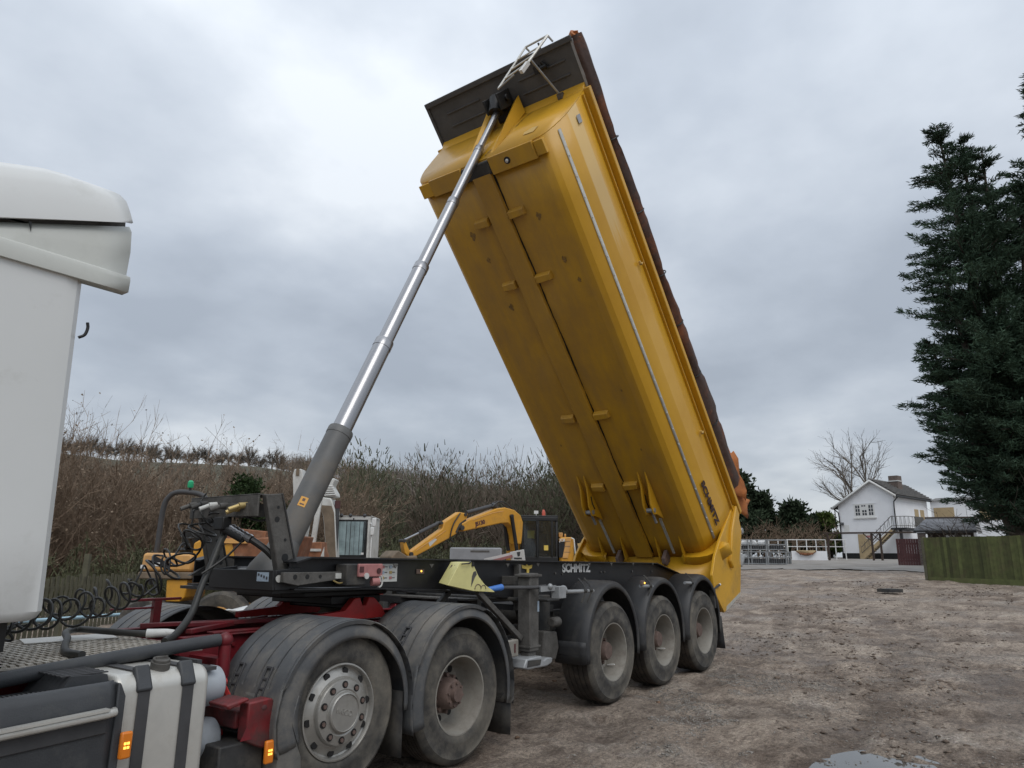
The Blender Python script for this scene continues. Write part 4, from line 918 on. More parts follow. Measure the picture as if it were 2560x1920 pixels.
# trailer mudguards
for k in range(3):
    for s in (-1, 1):
        x = 1.31*k; z = 0.56+0.012*x
        P = []
        for i in range(31):
            a = R(190)+(R(-10)-R(190))*i/30
            rx, rz = 0.625, 0.71
            prof = [(0.0,0.0),(0.30,0.0),(0.355,0.008),(0.385,0.03),(0.392,0.06),(0.385,0.085)]
            row = []
            for d, q_ in prof: row.append((x+(rx-q_)*math.cos(a), s*(0.85+d), z+(rz-q_)*math.sin(a)))
            P.append(row)
        g_ = obj('mudguard', MB().grid(P), 'fender_black', TR, smooth=40); g_.modifiers.new('t', 'SOLIDIFY').thickness = 0.01
        if k == 0:
            f_ = obj('front_flap', MB().grid([[(x-0.635+0.015*j/3, s*(0.85+0.385*i/5), zz_) for i in range(6)] for j, zz_ in enumerate((0.66,0.60,0.55,0.45))]), 'fender_black', TR); f_.modifiers.new('t', 'SOLIDIFY').thickness = 0.01
        if k == 2:
            f_ = obj('rear_flap', MB().grid([[(x+0.63+0.03*j, s*(0.85+0.385*i/5), zz_) for i in range(6)] for j, zz_ in enumerate((0.70,0.52,0.36,0.25))]), 'fender_black', TR); f_.modifiers.new('t', 'SOLIDIFY').thickness = 0.012
        # support rod with U-bolts
        px0, px1 = ((-1.10, -0.43), (0.70, 1.02), (2.02, 2.30))[k]
        zp = 1.18+0.008*k
        obj('guard_rod', MB().cyl((px0, s*1.215, zp), (px1, s*1.215, zp-0.01), 0.020, n=12), 'galv', TR)
        for q_ in ((-0.62,-0.50) if k == 0 else ((px0+px1)/2+0.08,)):
            obj('u_bolt', MB().tube([(q_+0.05,s*1.12,zp+0.12),(q_+0.03,s*1.19,zp+0.06),(q_,s*1.245,zp),(q_-0.02,s*1.23,zp-0.06),(q_-0.05,s*1.215,zp-0.12)],0.009,6).ball((q_,s*1.235,zp),0.026,n=8), 'dusty_black', TR)
obj('rod_socket', MB().box(-1.16,-1.03,-1.255,-1.16,1.12,1.235).tube(spline([(-1.03,-1.21,1.20),(-1.0,-1.21,1.195),(-0.96,-1.21,1.18)],4),[0.045]*4+[0.03]*4+[0.022],12), 'galv', TR, bevel=0.015)
obj('rod_joint', MB().ball((-1.21,-1.18,1.235),0.03,n=10).beam((-1.30,-1.12,1.21),(-1.14,-1.2,1.22),0.03,0.05), 'galv', TR)
mk = obj('side_marker', MB().box(0.665,0.735,-1.262,-1.225,1.20,1.255), 'hub_brown', TR, bevel=0.008)
obj('led', MB().ball((0.715,-1.264,1.225),0.012,n=10), 'amber_lit', mk)
obj('rear_marker', MB().beam((3.05,-1.20,1.08),(3.22,-1.24,1.14),0.03,0.03).box(3.03,3.09,-1.23,-1.15,0.82,1.08), 'dusty_black', TR, bevel=0.006)
obj('marker_lamp', MB().ball((3.23,-1.245,1.145),0.018,n=10), 'letter_white', TR)
# grey side pipe with a blue grip
obj('side_pipe', MB().tube(spline([(-1.62,-0.86,1.225),(-1.5,-0.92,1.225),(-1.33,-1.05,1.225),(-1.22,-1.14,1.235)],8),0.019,10), 'strap_grey', TR)
obj('blue_grip', MB().tube([(-1.78,-0.80,1.205),(-1.70,-0.83,1.215),(-1.60,-0.865,1.228),(-1.585,-0.87,1.23)],[0.022,0.026,0.032,0.028],12), 'blue', TR)
# yellow T-shaped hanger and the name on the rail
obj('hanger_plate', MB().prism_y([(-0.97,1.435),(-0.90,1.425),(-0.87,1.44),(-0.84,1.425),(-0.77,1.435),(-0.78,1.40),(-0.83,1.39),(-0.835,1.30),(-0.86,1.295),(-0.875,1.39),(-0.96,1.40)],-0.662,-0.652), 'tag_yellow', TR)
obj('rail_stiffener', MB().box(-1.10,-1.06,-0.72,-0.652,0.98,1.44).box(-0.94,-0.92,-0.70,-0.652,1.0,1.2), 'frame_grey', TR)
text_obj('rail_lettering', 'SCHMITZ', 0.128, frame((-0.15,-0.6525,1.353),(1,0,-0.008),(0.008,0,1)), 'letter_white', TR, 0.002, 0.006, 1.18)
mb = MB().prism_y([(0.225,1.452),(0.255,1.448),(0.235,1.436)],-0.655,-0.652); obj('lettering_accent', mb, 'letter_white', TR)

# ---------------------------------------------------------------- wheel chock hanging in front of the leg
C_ = thing('wheel_chock', 'pale yellow plastic wheel chock hung on the trailer rail', 'wheel chock', (-2.1,-0.85,1.2))
ys = (-0.70, -0.92)
def chock(y0, y1):
    pr = [(-2.46,1.27),(-2.30,1.468),(-2.13,1.47),(-2.09,1.42),(-2.03,1.34),(-1.93,1.26),(-1.80,1.205),(-1.78,1.19),(-2.10,1.21)]
    n_ = len(pr); pr0 = [(-2.37,1.285),(-2.21,1.468),(-2.12,1.47),(-2.08,1.42),(-2.02,1.34),(-1.92,1.26),(-1.79,1.205),(-1.77,1.195),(-2.10,1.225)]
    return MB().add([(p[0],y0,p[1]) for p in pr0]+[(p[0],y1,p[1]) for p in pr], [tuple(range(n_)),tuple(range(2*n_-1,n_-1,-1))]+[(i,i+n_,(i+1)%n_+n_,(i+1)%n_) for i in range(n_)])
obj('chock_body', chock(-0.74,-0.93), 'chock_yellow', C_, bevel=0.010)
def facept(u_, v_, off):       # point on the sloping left face
    a = Vector((-2.46,-0.93,1.27)).lerp(Vector((-2.37,-0.74,1.285)), u_); b_ = Vector((-2.30,-0.93,1.468)).lerp(Vector((-2.21,-0.74,1.468)), u_)
    nrm = Vector((-0.62,-0.45,0.5)).normalized()
    return a.lerp(b_, v_)+nrm*off
for u0 in (0.30, 0.60):
    obj('slot', MB().add([facept(u0,0.45,0.0012),facept(u0+0.14,0.45,0.0012),facept(u0+0.14,0.86,0.0012),facept(u0,0.86,0.0012)],[(0,1,2,3)]), 'hub_brown', C_)
obj('opening', MB().prism_y([(-2.14,1.25),(-2.13,1.34),(-2.11,1.38),(-2.08,1.39),(-2.06,1.36),(-2.09,1.33),(-2.12,1.28)],-0.9325,-0.9295), 'frame_grey', C_)
for cx_, r_ in ((-2.04,0.045),(-1.96,0.036)):
    obj('arch_rib', MB().tube([(cx_+r_*math.cos(a),-0.932,1.235-0.0+r_*math.sin(a)-0.01) for a in np.linspace(0,math.pi,12)],0.0035,6), 'hub_brown', C_)
obj('chock_holder', MB().tube(spline([(-2.30,-0.95,1.452),(-2.2,-0.95,1.458),(-2.13,-0.90,1.475),(-2.11,-0.72,1.47)],6),0.006,6).box(-2.14,-2.11,-0.94,-0.92,1.43,1.47), 'coil', C_)

# ---------------------------------------------------------------- raised body, built in its own frame (u along, w to the near side, v up)
TH = R(47.6)
uu = Vector((-math.cos(TH),0,math.sin(TH))); vv = Vector((math.sin(TH),0,math.cos(TH))); ww = Vector((0,-1,0))
BODY = bpy.data.objects.new('tipper_body', None); COL.objects.link(BODY); BODY.parent = TR; LOCAL.add(BODY.name)
BODY.matrix_local = Matrix((uu, ww, vv)).transposed().to_4x4()
half = [(0.0,3.515),(0.55,3.515),(0.86,3.52),(0.955,3.545),(1.02,3.595),(1.055,3.65),(1.10,3.735),(1.150,3.87),(1.182,4.0),(1.198,4.25),(1.205,4.62)]
sec = [(-w_, v_) for w_, v_ in half[::-1]]+half[1:]
def ufront(v_): return 5.43+(v_-3.515)*0.225
US = [-1.16,-0.8,0,1,2,3,4,4.6]
P = [[(u_, w_, v_) for w_, v_ in sec] for u_ in US]+[[(ufront(v_), w_, v_) for w_, v_ in sec]]
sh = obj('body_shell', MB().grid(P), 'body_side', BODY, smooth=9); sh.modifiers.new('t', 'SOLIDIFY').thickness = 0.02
# bulkhead
top = [(-1.205,4.66),(1.205,4.66)]
ring = [(ufront(v_)+0.0, w_, v_) for w_, v_ in sec]
obj('bulkhead', MB().add(ring+[(ufront(4.62), 1.205, 4.62)], [tuple(range(len(ring)))]), 'body_yellow', BODY).modifiers.new('t','SOLIDIFY').thickness = 0.012
for s in (-1, 1):
    obj('top_rail', MB().box(-1.22,5.70,s*1.235-0.05,s*1.235+0.05,4.615,4.70), 'body_yellow', BODY, bevel=0.012)
    obj('rail_flange', MB().box(-1.15,5.64,s*1.205-0.012,s*1.205+0.03,4.50,4.515), 'body_yellow', BODY)
    # riveted silver strip along the lower bend
    w0, v0 = 1.112, 3.765
    nrm = Vector((0, 0.93*s, -0.37))
    stp = MB().add([(u_, s*(w0+q*0.0085*1.0+0.004), v0+q*0.024) for u_ in (-0.98, 5.42) for q in (-1, 1)], [(0,1,3,2)])
    so = obj('silver_strip', stp, 'body_silver', BODY); so.modifiers.new('t','SOLIDIFY').thickness = 0.004
    mb = MB()
    for k in range(23): mb.ball((-0.85+k*0.27, s*(w0+0.006), v0), 0.012, n=6)
    tag(obj('strip_rivets', mb, 'letter_white', BODY), kind='stuff')
    for u_ in (3.35, 0.55): obj('tarp_hook', MB().box(u_-0.03,u_+0.03,s*1.22,s*1.25 if s > 0 else s*1.20,4.36,4.38).box(u_-0.03,u_-0.01,s*1.24-0.01,s*1.24+0.01,4.36,4.43), 'body_pale', BODY)
obj('faded_patch', MB().box(5.36,5.46,1.203,1.2075,4.15,4.26), 'edge_grey', BODY)
# floor beam and guide blocks
obj('floor_beam', MB().prism_x([(-0.15,3.52),(0.15,3.52),(0.15,3.462),(-0.13,3.462)],-1.1,5.36), 'body_side', BODY, bevel=0.004)
gap = MB()
us_ = np.linspace(5.35,-1.05,60)
gap.grid([[(u_, 0.156+0.004*math.sin(u_*7)+0.003*math.sin(u_*23), 3.512), (u_, 0.176+0.006*math.sin(u_*5+1)+0.003*math.sin(u_*31), 3.512)] for u_ in us_])
obj('beam_gap', gap, 'grease_black', BODY)
for u_ in (4.68, 3.76, 1.56, 0.29):
    for s in (-1, 1):
        mb = MB().add([(u_+0.065,s*0.17,3.515),(u_+0.065,s*0.40,3.515),(u_-0.055,s*0.40,3.515),(u_-0.055,s*0.17,3.515),(u_+0.045,s*0.17,3.435),(u_+0.035,s*0.385,3.455),(u_-0.045,s*0.385,3.455),(u_-0.05,s*0.17,3.435)],[(0,1,2,3),(4,7,6,5),(0,4,5,1),(1,5,6,2),(2,6,7,3),(3,7,4,0)])
        obj('guide_block', mb, 'body_side', BODY, bevel=0.006)
for (u_, w_, r_) in ((4.55,0.55,0.05),(4.56,-0.52,0.06),(3.92,0.66,0.045),(4.18,-0.45,0.04),(3.60,0.75,0.035),(3.45,-0.42,0.05),(1.9,0.72,0.02),(0.9,0.66,0.02),(1.1,-0.62,0.02)):
    mb = MB(); mb.add([(u_+r_*math.cos(a)*(1+0.35*math.sin(3*a+u_*9)), w_+r_*0.7*math.sin(a)*(1+0.3*math.cos(5*a)), 3.5125) for a in np.linspace(0,2*math.pi,14)[:-1]],[tuple(range(13))])
    obj('oil_stain', mb, 'stain', BODY)
# hinge ears near the tail
for s in (-1, 1):
    ear = [(0.52,3.50),(0.30,3.44),(0.08,3.30),(-0.10,3.28),(-0.16,3.36),(-0.36,3.50)]
    e1 = obj('lift_ear', MB().prism_y([(p[0],p[1]) for p in ear], s*0.46-0.012, s*0.46+0.012).prism_y([(p[0],p[1]) for p in ear], s*0.58-0.012, s*0.58+0.012), 'body_yellow', BODY, bevel=0.005)
    obj('ear_slot', MB().tube([(0.16,s*0.46+0.0135,3.44),(0.05,s*0.46+0.0135,3.40),(-0.05,s*0.46+0.0135,3.40)],0.012,6), 'grease_black', BODY)
    obj('ear_pin', MB().cyl((-0.06,s*0.44,3.33),(-0.06,s*0.60,3.33),0.035,n=12).cyl((-0.10,s*0.52,3.36),(-0.30,s*0.52,3.36),0.02,n=8).ball((-0.31,s*0.52,3.36),0.024,n=8), 'galv', BODY)
    obj('tail_seam', MB().box(-1.05,-0.36,s*0.52-0.02,s*0.52+0.02,3.50,3.5135), 'body_silver', BODY)
    obj('tail_gusset', MB().prism_y([(-0.72,3.512),(-1.12,3.512),(-1.12,3.40)],s*0.70-0.008,s*0.70+0.008).prism_y([(-0.72,3.512),(-1.12,3.512),(-1.12,3.40)],s*0.30-0.008,s*0.30+0.008), 'body_yellow', BODY)
    obj('hinge_lug', MB().prism_y([(-0.98,3.51),(-1.18,3.51),(-1.15,3.33),(-1.08,3.30),(-1.0,3.34)],s*0.40-0.03,s*0.40+0.03), 'hub_brown', BODY, bevel=0.01)
# box beam across the front edge of the floor
for (w0, w1) in ((0.19, 0.86), (-0.80, -0.26)):
    obj('front_box_beam', MB().box(5.22,5.44,w0,w1,3.462,3.52), 'body_side', BODY, bevel=0.006)
obj('box_beam_end', MB().box(5.24,5.42,0.864,1.0,3.485,3.56), 'body_yellow', BODY, bevel=0.006)
obj('box_beam_end', MB().box(5.24,5.42,-0.99,-0.804,3.475,3.56), 'body_yellow', BODY, bevel=0.006)
obj('drain_socket', MB().cyl((5.33,0.46,3.458),(5.33,0.46,3.466),0.045,n=14), 'grease_black', BODY)
obj('socket_stub', MB().cyl((5.32,0.455,3.442),(5.33,0.46,3.466),0.02,n=10), 'letter_white', BODY)
obj('grease_block', MB().box(5.24,5.42,-0.255,0.185,3.46,3.505), 'dusty_black', BODY, bevel=0.02)
# ledge, canopy, ribs
obj('headboard_ledge', MB().prism_y([(5.645,4.575),(5.675,4.585),(5.768,4.735),(5.70,4.742),(5.65,4.70)],-1.20,1.20), 'body_yellow', BODY, bevel=0.006)
cj = MB(); rj = random.Random(4); prev = None; jl = []
for k in range(22):
    t_ = k/21; v_ = 4.56-0.98*t_; jl.append((ufront(v_)+0.022, 0.44-0.34*t_**0.8+rj.uniform(-0.012,0.012), v_))
cj.grid([[p, (p[0], p[1]+0.013+0.007*math.sin(k*2.1), p[2])] for k, p in enumerate(jl)])
obj('bulkhead_crack', cj, 'grease_black', BODY)
obj('bulkhead_patch', MB().add([(ufront(v_)+0.022, w_, v_) for w_, v_ in ((0.62,3.78),(0.78,3.76),(0.80,3.90),(0.70,3.93),(0.60,3.86))],[(0,1,2,3,4)]), 'body_pale', BODY)
cn = obj('canopy', MB().box(5.74,6.33,-1.22,1.22,4.745,4.765), 'canopy_grey', BODY, bevel=0.004)
obj('canopy_lip', MB().box(6.27,6.345,-1.235,1.235,4.70,4.744), 'canopy_grey', BODY, bevel=0.01)
for u_ in (5.92, 6.10):
    for w0, w1 in ((-0.95,-0.35),(0.32,1.05)): obj('canopy_rib', MB().box(u_-0.012,u_+0.012,w0,w1,4.728,4.744), 'canopy_grey', BODY, bevel=0.006)
obj('canopy_edge', MB().box(5.66,6.30,1.20,1.245,4.725,4.82), 'edge_grey', BODY, bevel=0.006)
obj('canopy_edge', MB().box(5.66,6.34,-1.245,-1.20,4.72,4.82), 'canopy_grey', BODY, bevel=0.006)
obj('canopy_bracket', MB().box(6.08,6.18,0.62,0.68,4.66,4.744).cyl((6.13,0.70,4.70),(6.13,0.80,4.70),0.03,n=10).cyl((6.2,0.74,4.70),(6.1,0.80,4.72),0.022,n=10), 'grease_black', BODY)
obj('canopy_pin', MB().cyl((6.33,0.78,4.74),(6.42,0.78,4.74),0.014,n=8), 'dusty_black', BODY)
# ram cradle on the bulkhead
cr_ = MB()
for s, lean in ((1, 0.10), (-1, -0.10)):
    cr_.add([(5.42,s*0.10,3.62),(5.44,s*0.19,3.60),(5.70,s*0.30,4.62),(5.93,s*0.24,4.72),(5.88,s*0.17,4.68),(5.62,s*0.17,4.05),(5.47,s*0.12,3.70)],[tuple(range(7))])
o_ = obj('ram_cradle', cr_, 'body_yellow', BODY, smooth=None); o_.modifiers.new('t','SOLIDIFY').thickness = 0.02
cr2 = MB()
for s in (1, -1):
    cr2.grid([[(5.44,s*0.19,3.60),(5.48,s*0.32,3.72)],[(5.62,s*0.27,4.2),(5.60,s*0.36,4.25)],[(5.70,s*0.30,4.62),(5.67,s*0.40,4.60)]])
obj('cradle_flange', cr2, 'body_yellow', BODY).modifiers.new('t','SOLIDIFY').thickness = 0.012
hd = MB().cyl((5.86,0,4.42),(6.02,0,4.58),0.10,n=20).box(5.86,6.06,-0.13,-0.10,4.40,4.70).box(5.86,6.08,0.12,0.15,4.36,4.72).cyl((5.98,-0.16,4.56),(5.98,0.18,4.56),0.045,n=14).box(5.70,5.95,-0.12,0.12,4.60,4.72)
obj('ram_head', hd, 'grease_black', BODY, bevel=0.008)
# access ladder and its stay
def lerp3(a, b_, t_): return tuple(a[i]+(b_[i]-a[i])*t_ for i in range(3))
LA, LB = (6.44,0.58,4.76), (6.12,0.42,3.98)
RA, RB = (6.45,0.93,4.76), (6.20,0.74,4.16)
lad = obj('ladder', MB().tube([LA,LB],0.014,8).tube([RA,lerp3(RA,RB,0.45),lerp3(RA,RB,0.8)],0.018,8).tube([LA,RA],0.014,8).tube([RA,(6.36,0.95,4.80)],0.014,8).tube([LA,(6.36,0.60,4.80)],0.014,8), 'aluminium', BODY)
for k, t_ in enumerate((0.32,0.56,0.78)): obj('rung', MB().tube([lerp3(LA,LB,t_),lerp3(RA,RB,t_*1.02)],0.011,8), 'aluminium', BODY)
obj('rung', MB().tube([LB,(6.19,0.66,4.05)],0.010,8), 'galv', BODY)
obj('ladder_pad', MB().beam(lerp3(RA,RB,0.80),lerp3(RA,RB,1.06),0.05,0.05,(0,1,0)), 'letter_white', BODY)
obj('ladder_stay', MB().tube([lerp3(RA,RB,0.70),(5.74,0.86,4.64)],0.015,8), 'galv', BODY)
obj('stay_clip', MB().box(5.69,5.76,0.83,0.90,4.60,4.68), 'frame_grey', BODY)
# tail frame and chute
TF = [(-1.02,4.66),(-1.24,4.68),(-1.52,4.58),(-2.10,3.72),(-1.77,3.03),(-1.30,2.98),(-1.10,3.10),(-1.0,3.40),(-0.98,3.75)]
for s in (-1, 1):
    tf = obj('tail_side', MB().prism_y(TF, s*1.195-0.022, s*1.195+0.022), 'body_yellow', BODY, bevel=0.008)
    obj('tail_post', MB().prism_y([(-1.02,4.60),(-1.20,4.60),(-1.33,4.30),(-1.55,3.72),(-1.40,3.72),(-1.15,4.15)],s*1.24-0.035,s*1.24+0.035), 'body_yellow', BODY, bevel=0.02)
    obj('scuffed_edge', MB().prism_y([(-1.56,4.45),(-1.72,4.24),(-1.80,4.08),(-1.74,4.14),(-1.62,4.36)],s*1.2195-0.002,s*1.2195+0.002).prism_y([(-2.06,3.75),(-2.09,3.71),(-1.80,3.10),(-1.77,3.16)],s*1.2195-0.002,s*1.2195+0.002), 'body_silver', BODY)
    # wrapped flange round the lower corner
    P = []
    off = 0.16
    cs = [(0.66,3.52),(0.80,3.52),(0.90,3.535),(0.985,3.57),(1.04,3.63),(1.09,3.72),(1.13,3.80)]
    for i, (w_, v_) in enumerate(cs):
        k = i/(len(cs)-1); a = R(-90+70*k)
        P.append([(-1.06, s*w_, v_), (-1.06, s*(w_+off*(0.35+0.65*k)*math.cos(a)*1.3), v_+off*(0.5+0.5*k)*math.sin(a)), (-1.24, s*(w_+off*(0.35+0.65*k)*math.cos(a)*1.3), v_+off*(0.5+0.5*k)*math.sin(a)-0.02)])
    obj('tail_flange', MB().grid(P), 'body_yellow', BODY, smooth=30).modifiers.new('t','SOLIDIFY').thickness = 0.012
obj('chute_floor', MB().add([(-1.14,-1.17,3.515),(-1.14,1.17,3.515),(-1.38,1.17,3.12),(-1.38,-1.17,3.12),(-1.76,1.17,3.04),(-1.76,-1.17,3.04)],[(0,1,2,3),(3,2,4,5)]), 'body_yellow', BODY).modifiers.new('t','SOLIDIFY').thickness = 0.015
obj('tailgate', MB().prism_y([(-1.26,4.66),(-1.30,4.66),(-2.06,3.70),(-1.80,3.12),(-1.77,3.12),(-2.0,3.70)],-1.16,1.16), 'body_yellow', BODY, bevel=0.01)
obj('tail_catch', MB().box(-1.62,-1.52,1.10,1.19,4.40,4.62).cyl((-1.60,1.05,4.66),(-1.60,1.2,4.66),0.05,n=12).box(-1.80,-1.66,1.0,1.1,4.30,4.52), 'galv', BODY, bevel=0.01)
obj('tail_light_board', MB().box(-1.99,-1.97,0.95,1.17,4.24,4.52).box(-1.97,-1.6,1.05,1.08,4.36,4.40), 'galv', BODY)
# lettering on the near side
text_obj('side_lettering', 'SCHMITZ', 0.135, frame((-0.03,1.1735,3.885),(-1,0,0),(0,0.20,0.98)), 'letter_dark', BODY, 0.003, 0.005, 1.42)
# tarpaulin rolled on the near rail
P = []
for i in range(90):
    u_ = 6.32-(6.32+0.78)*i/89; t_ = i/89
    row = []
    hh = 0.088+0.022*math.sin(i*0.27+0.6*math.sin(i*0.11))+0.006*math.sin(i*0.9)+0.06*max(0,(t_-0.5))*2+0.03*(math.sin(t_*19) if t_ > 0.62 else 0)
    tie = 0.84 if any(abs(i-q) < 1.2 for q in (17, 30, 42, 52, 63, 74)) else 1.0
    for k in range(15):
        a = 2*math.pi*k/14
        rr2 = (1+0.10*math.sin(3*a+i*0.05)+0.09*math.sin(6*a+1.0+i*0.03)+0.03*math.sin(9*a+i*0.4))*tie
        row.append((u_, 1.255+0.062*rr2*math.cos(a)*(1+0.2*t_), 4.80+hh*0.6+hh*rr2*math.sin(a)*1.25))
    P.append(row)
tp = obj('tarpaulin', MB().grid(P), 'tarp', BODY, smooth=60)
for q in (17, 30, 42, 52, 63, 74):
    u_ = 6.32-(7.10)*q/89; obj('tarp_strap', MB().tube([(u_, 1.255+0.070*math.cos(a), 4.855+0.112*math.sin(a)) for a in np.linspace(0,2*math.pi,16)],0.010,6), 'coil', BODY)
mb = MB().grid([[(u_, 1.245+0.018*math.sin(u_*5+j*0.9)-0.02*(j/5), 4.84+(0.10+0.27*max(0,min(1,(2.0-u_)/2.2))+0.05*math.sin(u_*4.0))*(j/5)) for j in range(6)] for u_ in np.linspace(2.6,-0.72,40)])
obj('tarp_fold', mb, 'tarp_orange', BODY, smooth=60).modifiers.new('t','SOLIDIFY').thickness = 0.012
mb = MB().grid([[(-0.40-0.085*i-0.01*j*i, 1.20+0.07*j/6+0.03*math.sin(i*1.7+j), 4.72+(0.50-0.015*i)*(j/6)**0.8-(0.0 if i < 5 else 0.05*(i-4)*j/6)) for j in range(7)] for i in range(7)])
mb.grid([[(-0.88-0.10*i-0.015*math.sin(j*2.0), 1.18+0.04*math.sin(i*1.1+j*0.9), 4.70+0.035*i+(0.10+0.055*i)*(j/5)) for j in range(6)] for i in range(8)])
obj('tarp_tail', mb, 'tarp_orange', BODY, smooth=60).modifiers.new('t','SOLIDIFY').thickness = 0.012
obj('roller_end', MB().cyl((6.29,1.22,4.86),(6.325,1.26,4.86),0.085,n=20).cyl((6.33,1.25,4.87),(6.36,1.26,4.87),0.03,n=12), 'tarp_orange', BODY)

# ---------------------------------------------------------------- service hoses between tractor and trailer
def coil_hose(name, label, path, rad, turns, thick, seed=1, tangle=0.0, grp=None):
    pts = spline(path, 30); n_ = len(pts); rg = random.Random(seed); o_ = []
    L = [0]
    for i in range(1, n_): L.append(L[-1]+(pts[i]-pts[i-1]).length)
    steps = int(turns*16)
    for k in range(steps+1):
        t_ = k/steps; l = t_*L[-1]
        i = min(max(0, next((j for j in range(1, n_) if L[j] >= l), n_-1)-1), n_-2)
        f_ = (l-L[i])/max(1e-6, L[i+1]-L[i]); p = pts[i].lerp(pts[i+1], f_); tg = (pts[i+1]-pts[i]).normalized()
        up = Vector((0,0,1)); sd2 = tg.cross(up).normalized(); up2 = sd2.cross(tg)
        a = 2*math.pi*turns*t_; r_ = rad*(1+tangle*0.9*math.sin(t_*23+seed)+tangle*0.5*math.sin(t_*57+2*seed))
        en = min(1, t_*turns*1.2, (1-t_)*turns*1.2)
        jit = tg*(tangle*0.10*math.sin(t_*41+seed))+up2*(tangle*0.07*math.sin(t_*33))
        o_.append(p+(sd2*math.cos(a)+up2*math.sin(a))*r_*en+jit)
    o = obj(name, MB().tube(o_, thick, 8), 'coil', None, smooth=60, loc=tuple(pts[0]))
    return tag(o, label, 'air hose', grp)
coil_hose('coiled_air_hose', 'black coiled air line stretched loosely behind the white cab', [(-5.80,-0.55,1.12),(-5.55,-0.40,1.15),(-5.372,-0.30,1.165),(-5.22,-0.20,1.175),(-5.067,-0.10,1.18),(-4.905,0.0,1.19),(-4.764,0.05,1.24),(-4.603,0.10,1.275)], 0.078, 10.5, 0.0085, 1, 0.22)
coil_hose('coiled_air_hose', 'second black coiled air line running just beyond the first', [(-5.60,-0.20,1.13),(-5.30,0.0,1.16),(-5.05,0.15,1.18),(-4.80,0.22,1.25),(-4.62,0.2,1.33)], 0.068, 8.5, 0.008, 8, 0.25)
coil_hose('coiled_air_hose', 'black coiled air line tangled in loops below the hose couplings', [(-4.70,0.06,1.25),(-4.526,0.10,1.32),(-4.448,0.10,1.41),(-4.345,0.05,1.46),(-4.285,0.10,1.58),(-4.171,0.10,1.68),(-4.13,0.05,1.88)], 0.085, 8.5, 0.0085, 2, 0.55)
coil_hose('coiled_air_hose', 'thin black electric coil sagging under the cab on the far left', [(-6.4,-0.55,1.06),(-6.05,-0.5,0.98),(-5.8,-0.45,1.02),(-5.55,-0.35,1.10)], 0.05, 6.5, 0.008, 3, 0.35)
coil_hose('coiled_air_hose', 'thin black electric lead knotted beside the hose beam', [(-4.62,0.15,1.30),(-4.48,0.16,1.42),(-4.36,0.2,1.50),(-4.22,0.22,1.66),(-4.13,0.18,1.91)], 0.075, 6.5, 0.007, 5, 0.75)
h1 = obj('hydraulic_hose', MB().tube(spline([(-4.17,-0.10,1.74),(-4.10,-0.08,1.735),(-4.18,-0.12,1.60),(-4.26,-0.16,1.44),(-4.34,-0.20,1.297),(-4.448,-0.28,1.106),(-4.603,-0.38,0.99),(-4.72,-0.46,0.96)],14),0.025,12), 'hose', None, smooth=60, loc=(-4.72,-0.46,0.95))
tag(h1, 'thick black hydraulic hose rising from the catwalk to the hose frame', 'hose')
h2 = obj('hydraulic_hose', MB().tube(spline([(-4.56,-0.19,0.985),(-4.70,-0.08,0.985),(-4.85,0.10,1.0),(-4.93,0.30,1.005),(-5.05,0.20,1.0),(-5.14,-0.04,0.985),(-5.263,-0.308,0.968),(-5.367,-0.60,0.965),(-5.36,-0.76,0.965)],14),0.022,12), 'hose', None, smooth=60, loc=(-5.3,-0.46,0.96))
tag(h2, 'thick black hose looped flat on the catwalk with a white ferrule', 'hose')
obj('ferrule', MB().tube([(-4.66,-0.11,0.985),(-4.56,-0.19,0.985),(-4.50,-0.235,0.985)],[0.029,0.028,0.016],12), 'letter_white', h2)

# ================================================================ machines behind the trailer
class Fr:
    def __init__(s, p0, d): s.p = Vector((p0[0], p0[1], 0)); d = Vector((d[0], d[1], 0)).normalized(); s.d = d; s.n = Vector((-d.y, d.x, 0))
    def __call__(s, a, l, z): q = s.p+s.d*a+s.n*l; return (q.x, q.y, z)
    def map(s, mb): mb.v = [s(*p) for p in mb.v]; return mb      # local (along, across, z)
def tracks(T_, fr, ln, half_w, gz):
    for sd2 in (-1, 1):
        pr = [(-ln/2, 0.30), (-ln/2+0.12, 0.08), (-ln/2+0.35, 0.0), (ln/2-0.35, 0.0), (ln/2-0.12, 0.08), (ln/2, 0.30), (ln/2-0.1, 0.58), (ln/2-0.35, 0.70), (-ln/2+0.35, 0.70), (-ln/2+0.1, 0.58)]
        mb = MB().prism_y([(a, gz+b_) for a, b_ in pr], sd2*half_w-0.24, sd2*half_w+0.24)
        obj('track', fr.map(mb), 'dusty_brown', T_, bevel=0.02)
        mb = MB()
        for k in range(14): mb.box(-ln/2+0.3+k*(ln-0.6)/13-0.03, -ln/2+0.3+k*(ln-0.6)/13+0.03, sd2*half_w-0.25, sd2*half_w+0.25, gz+0.70, gz+0.725)
        tag(obj('track_pads', fr.map(mb), 'dusty_brown', T_), kind='stuff')
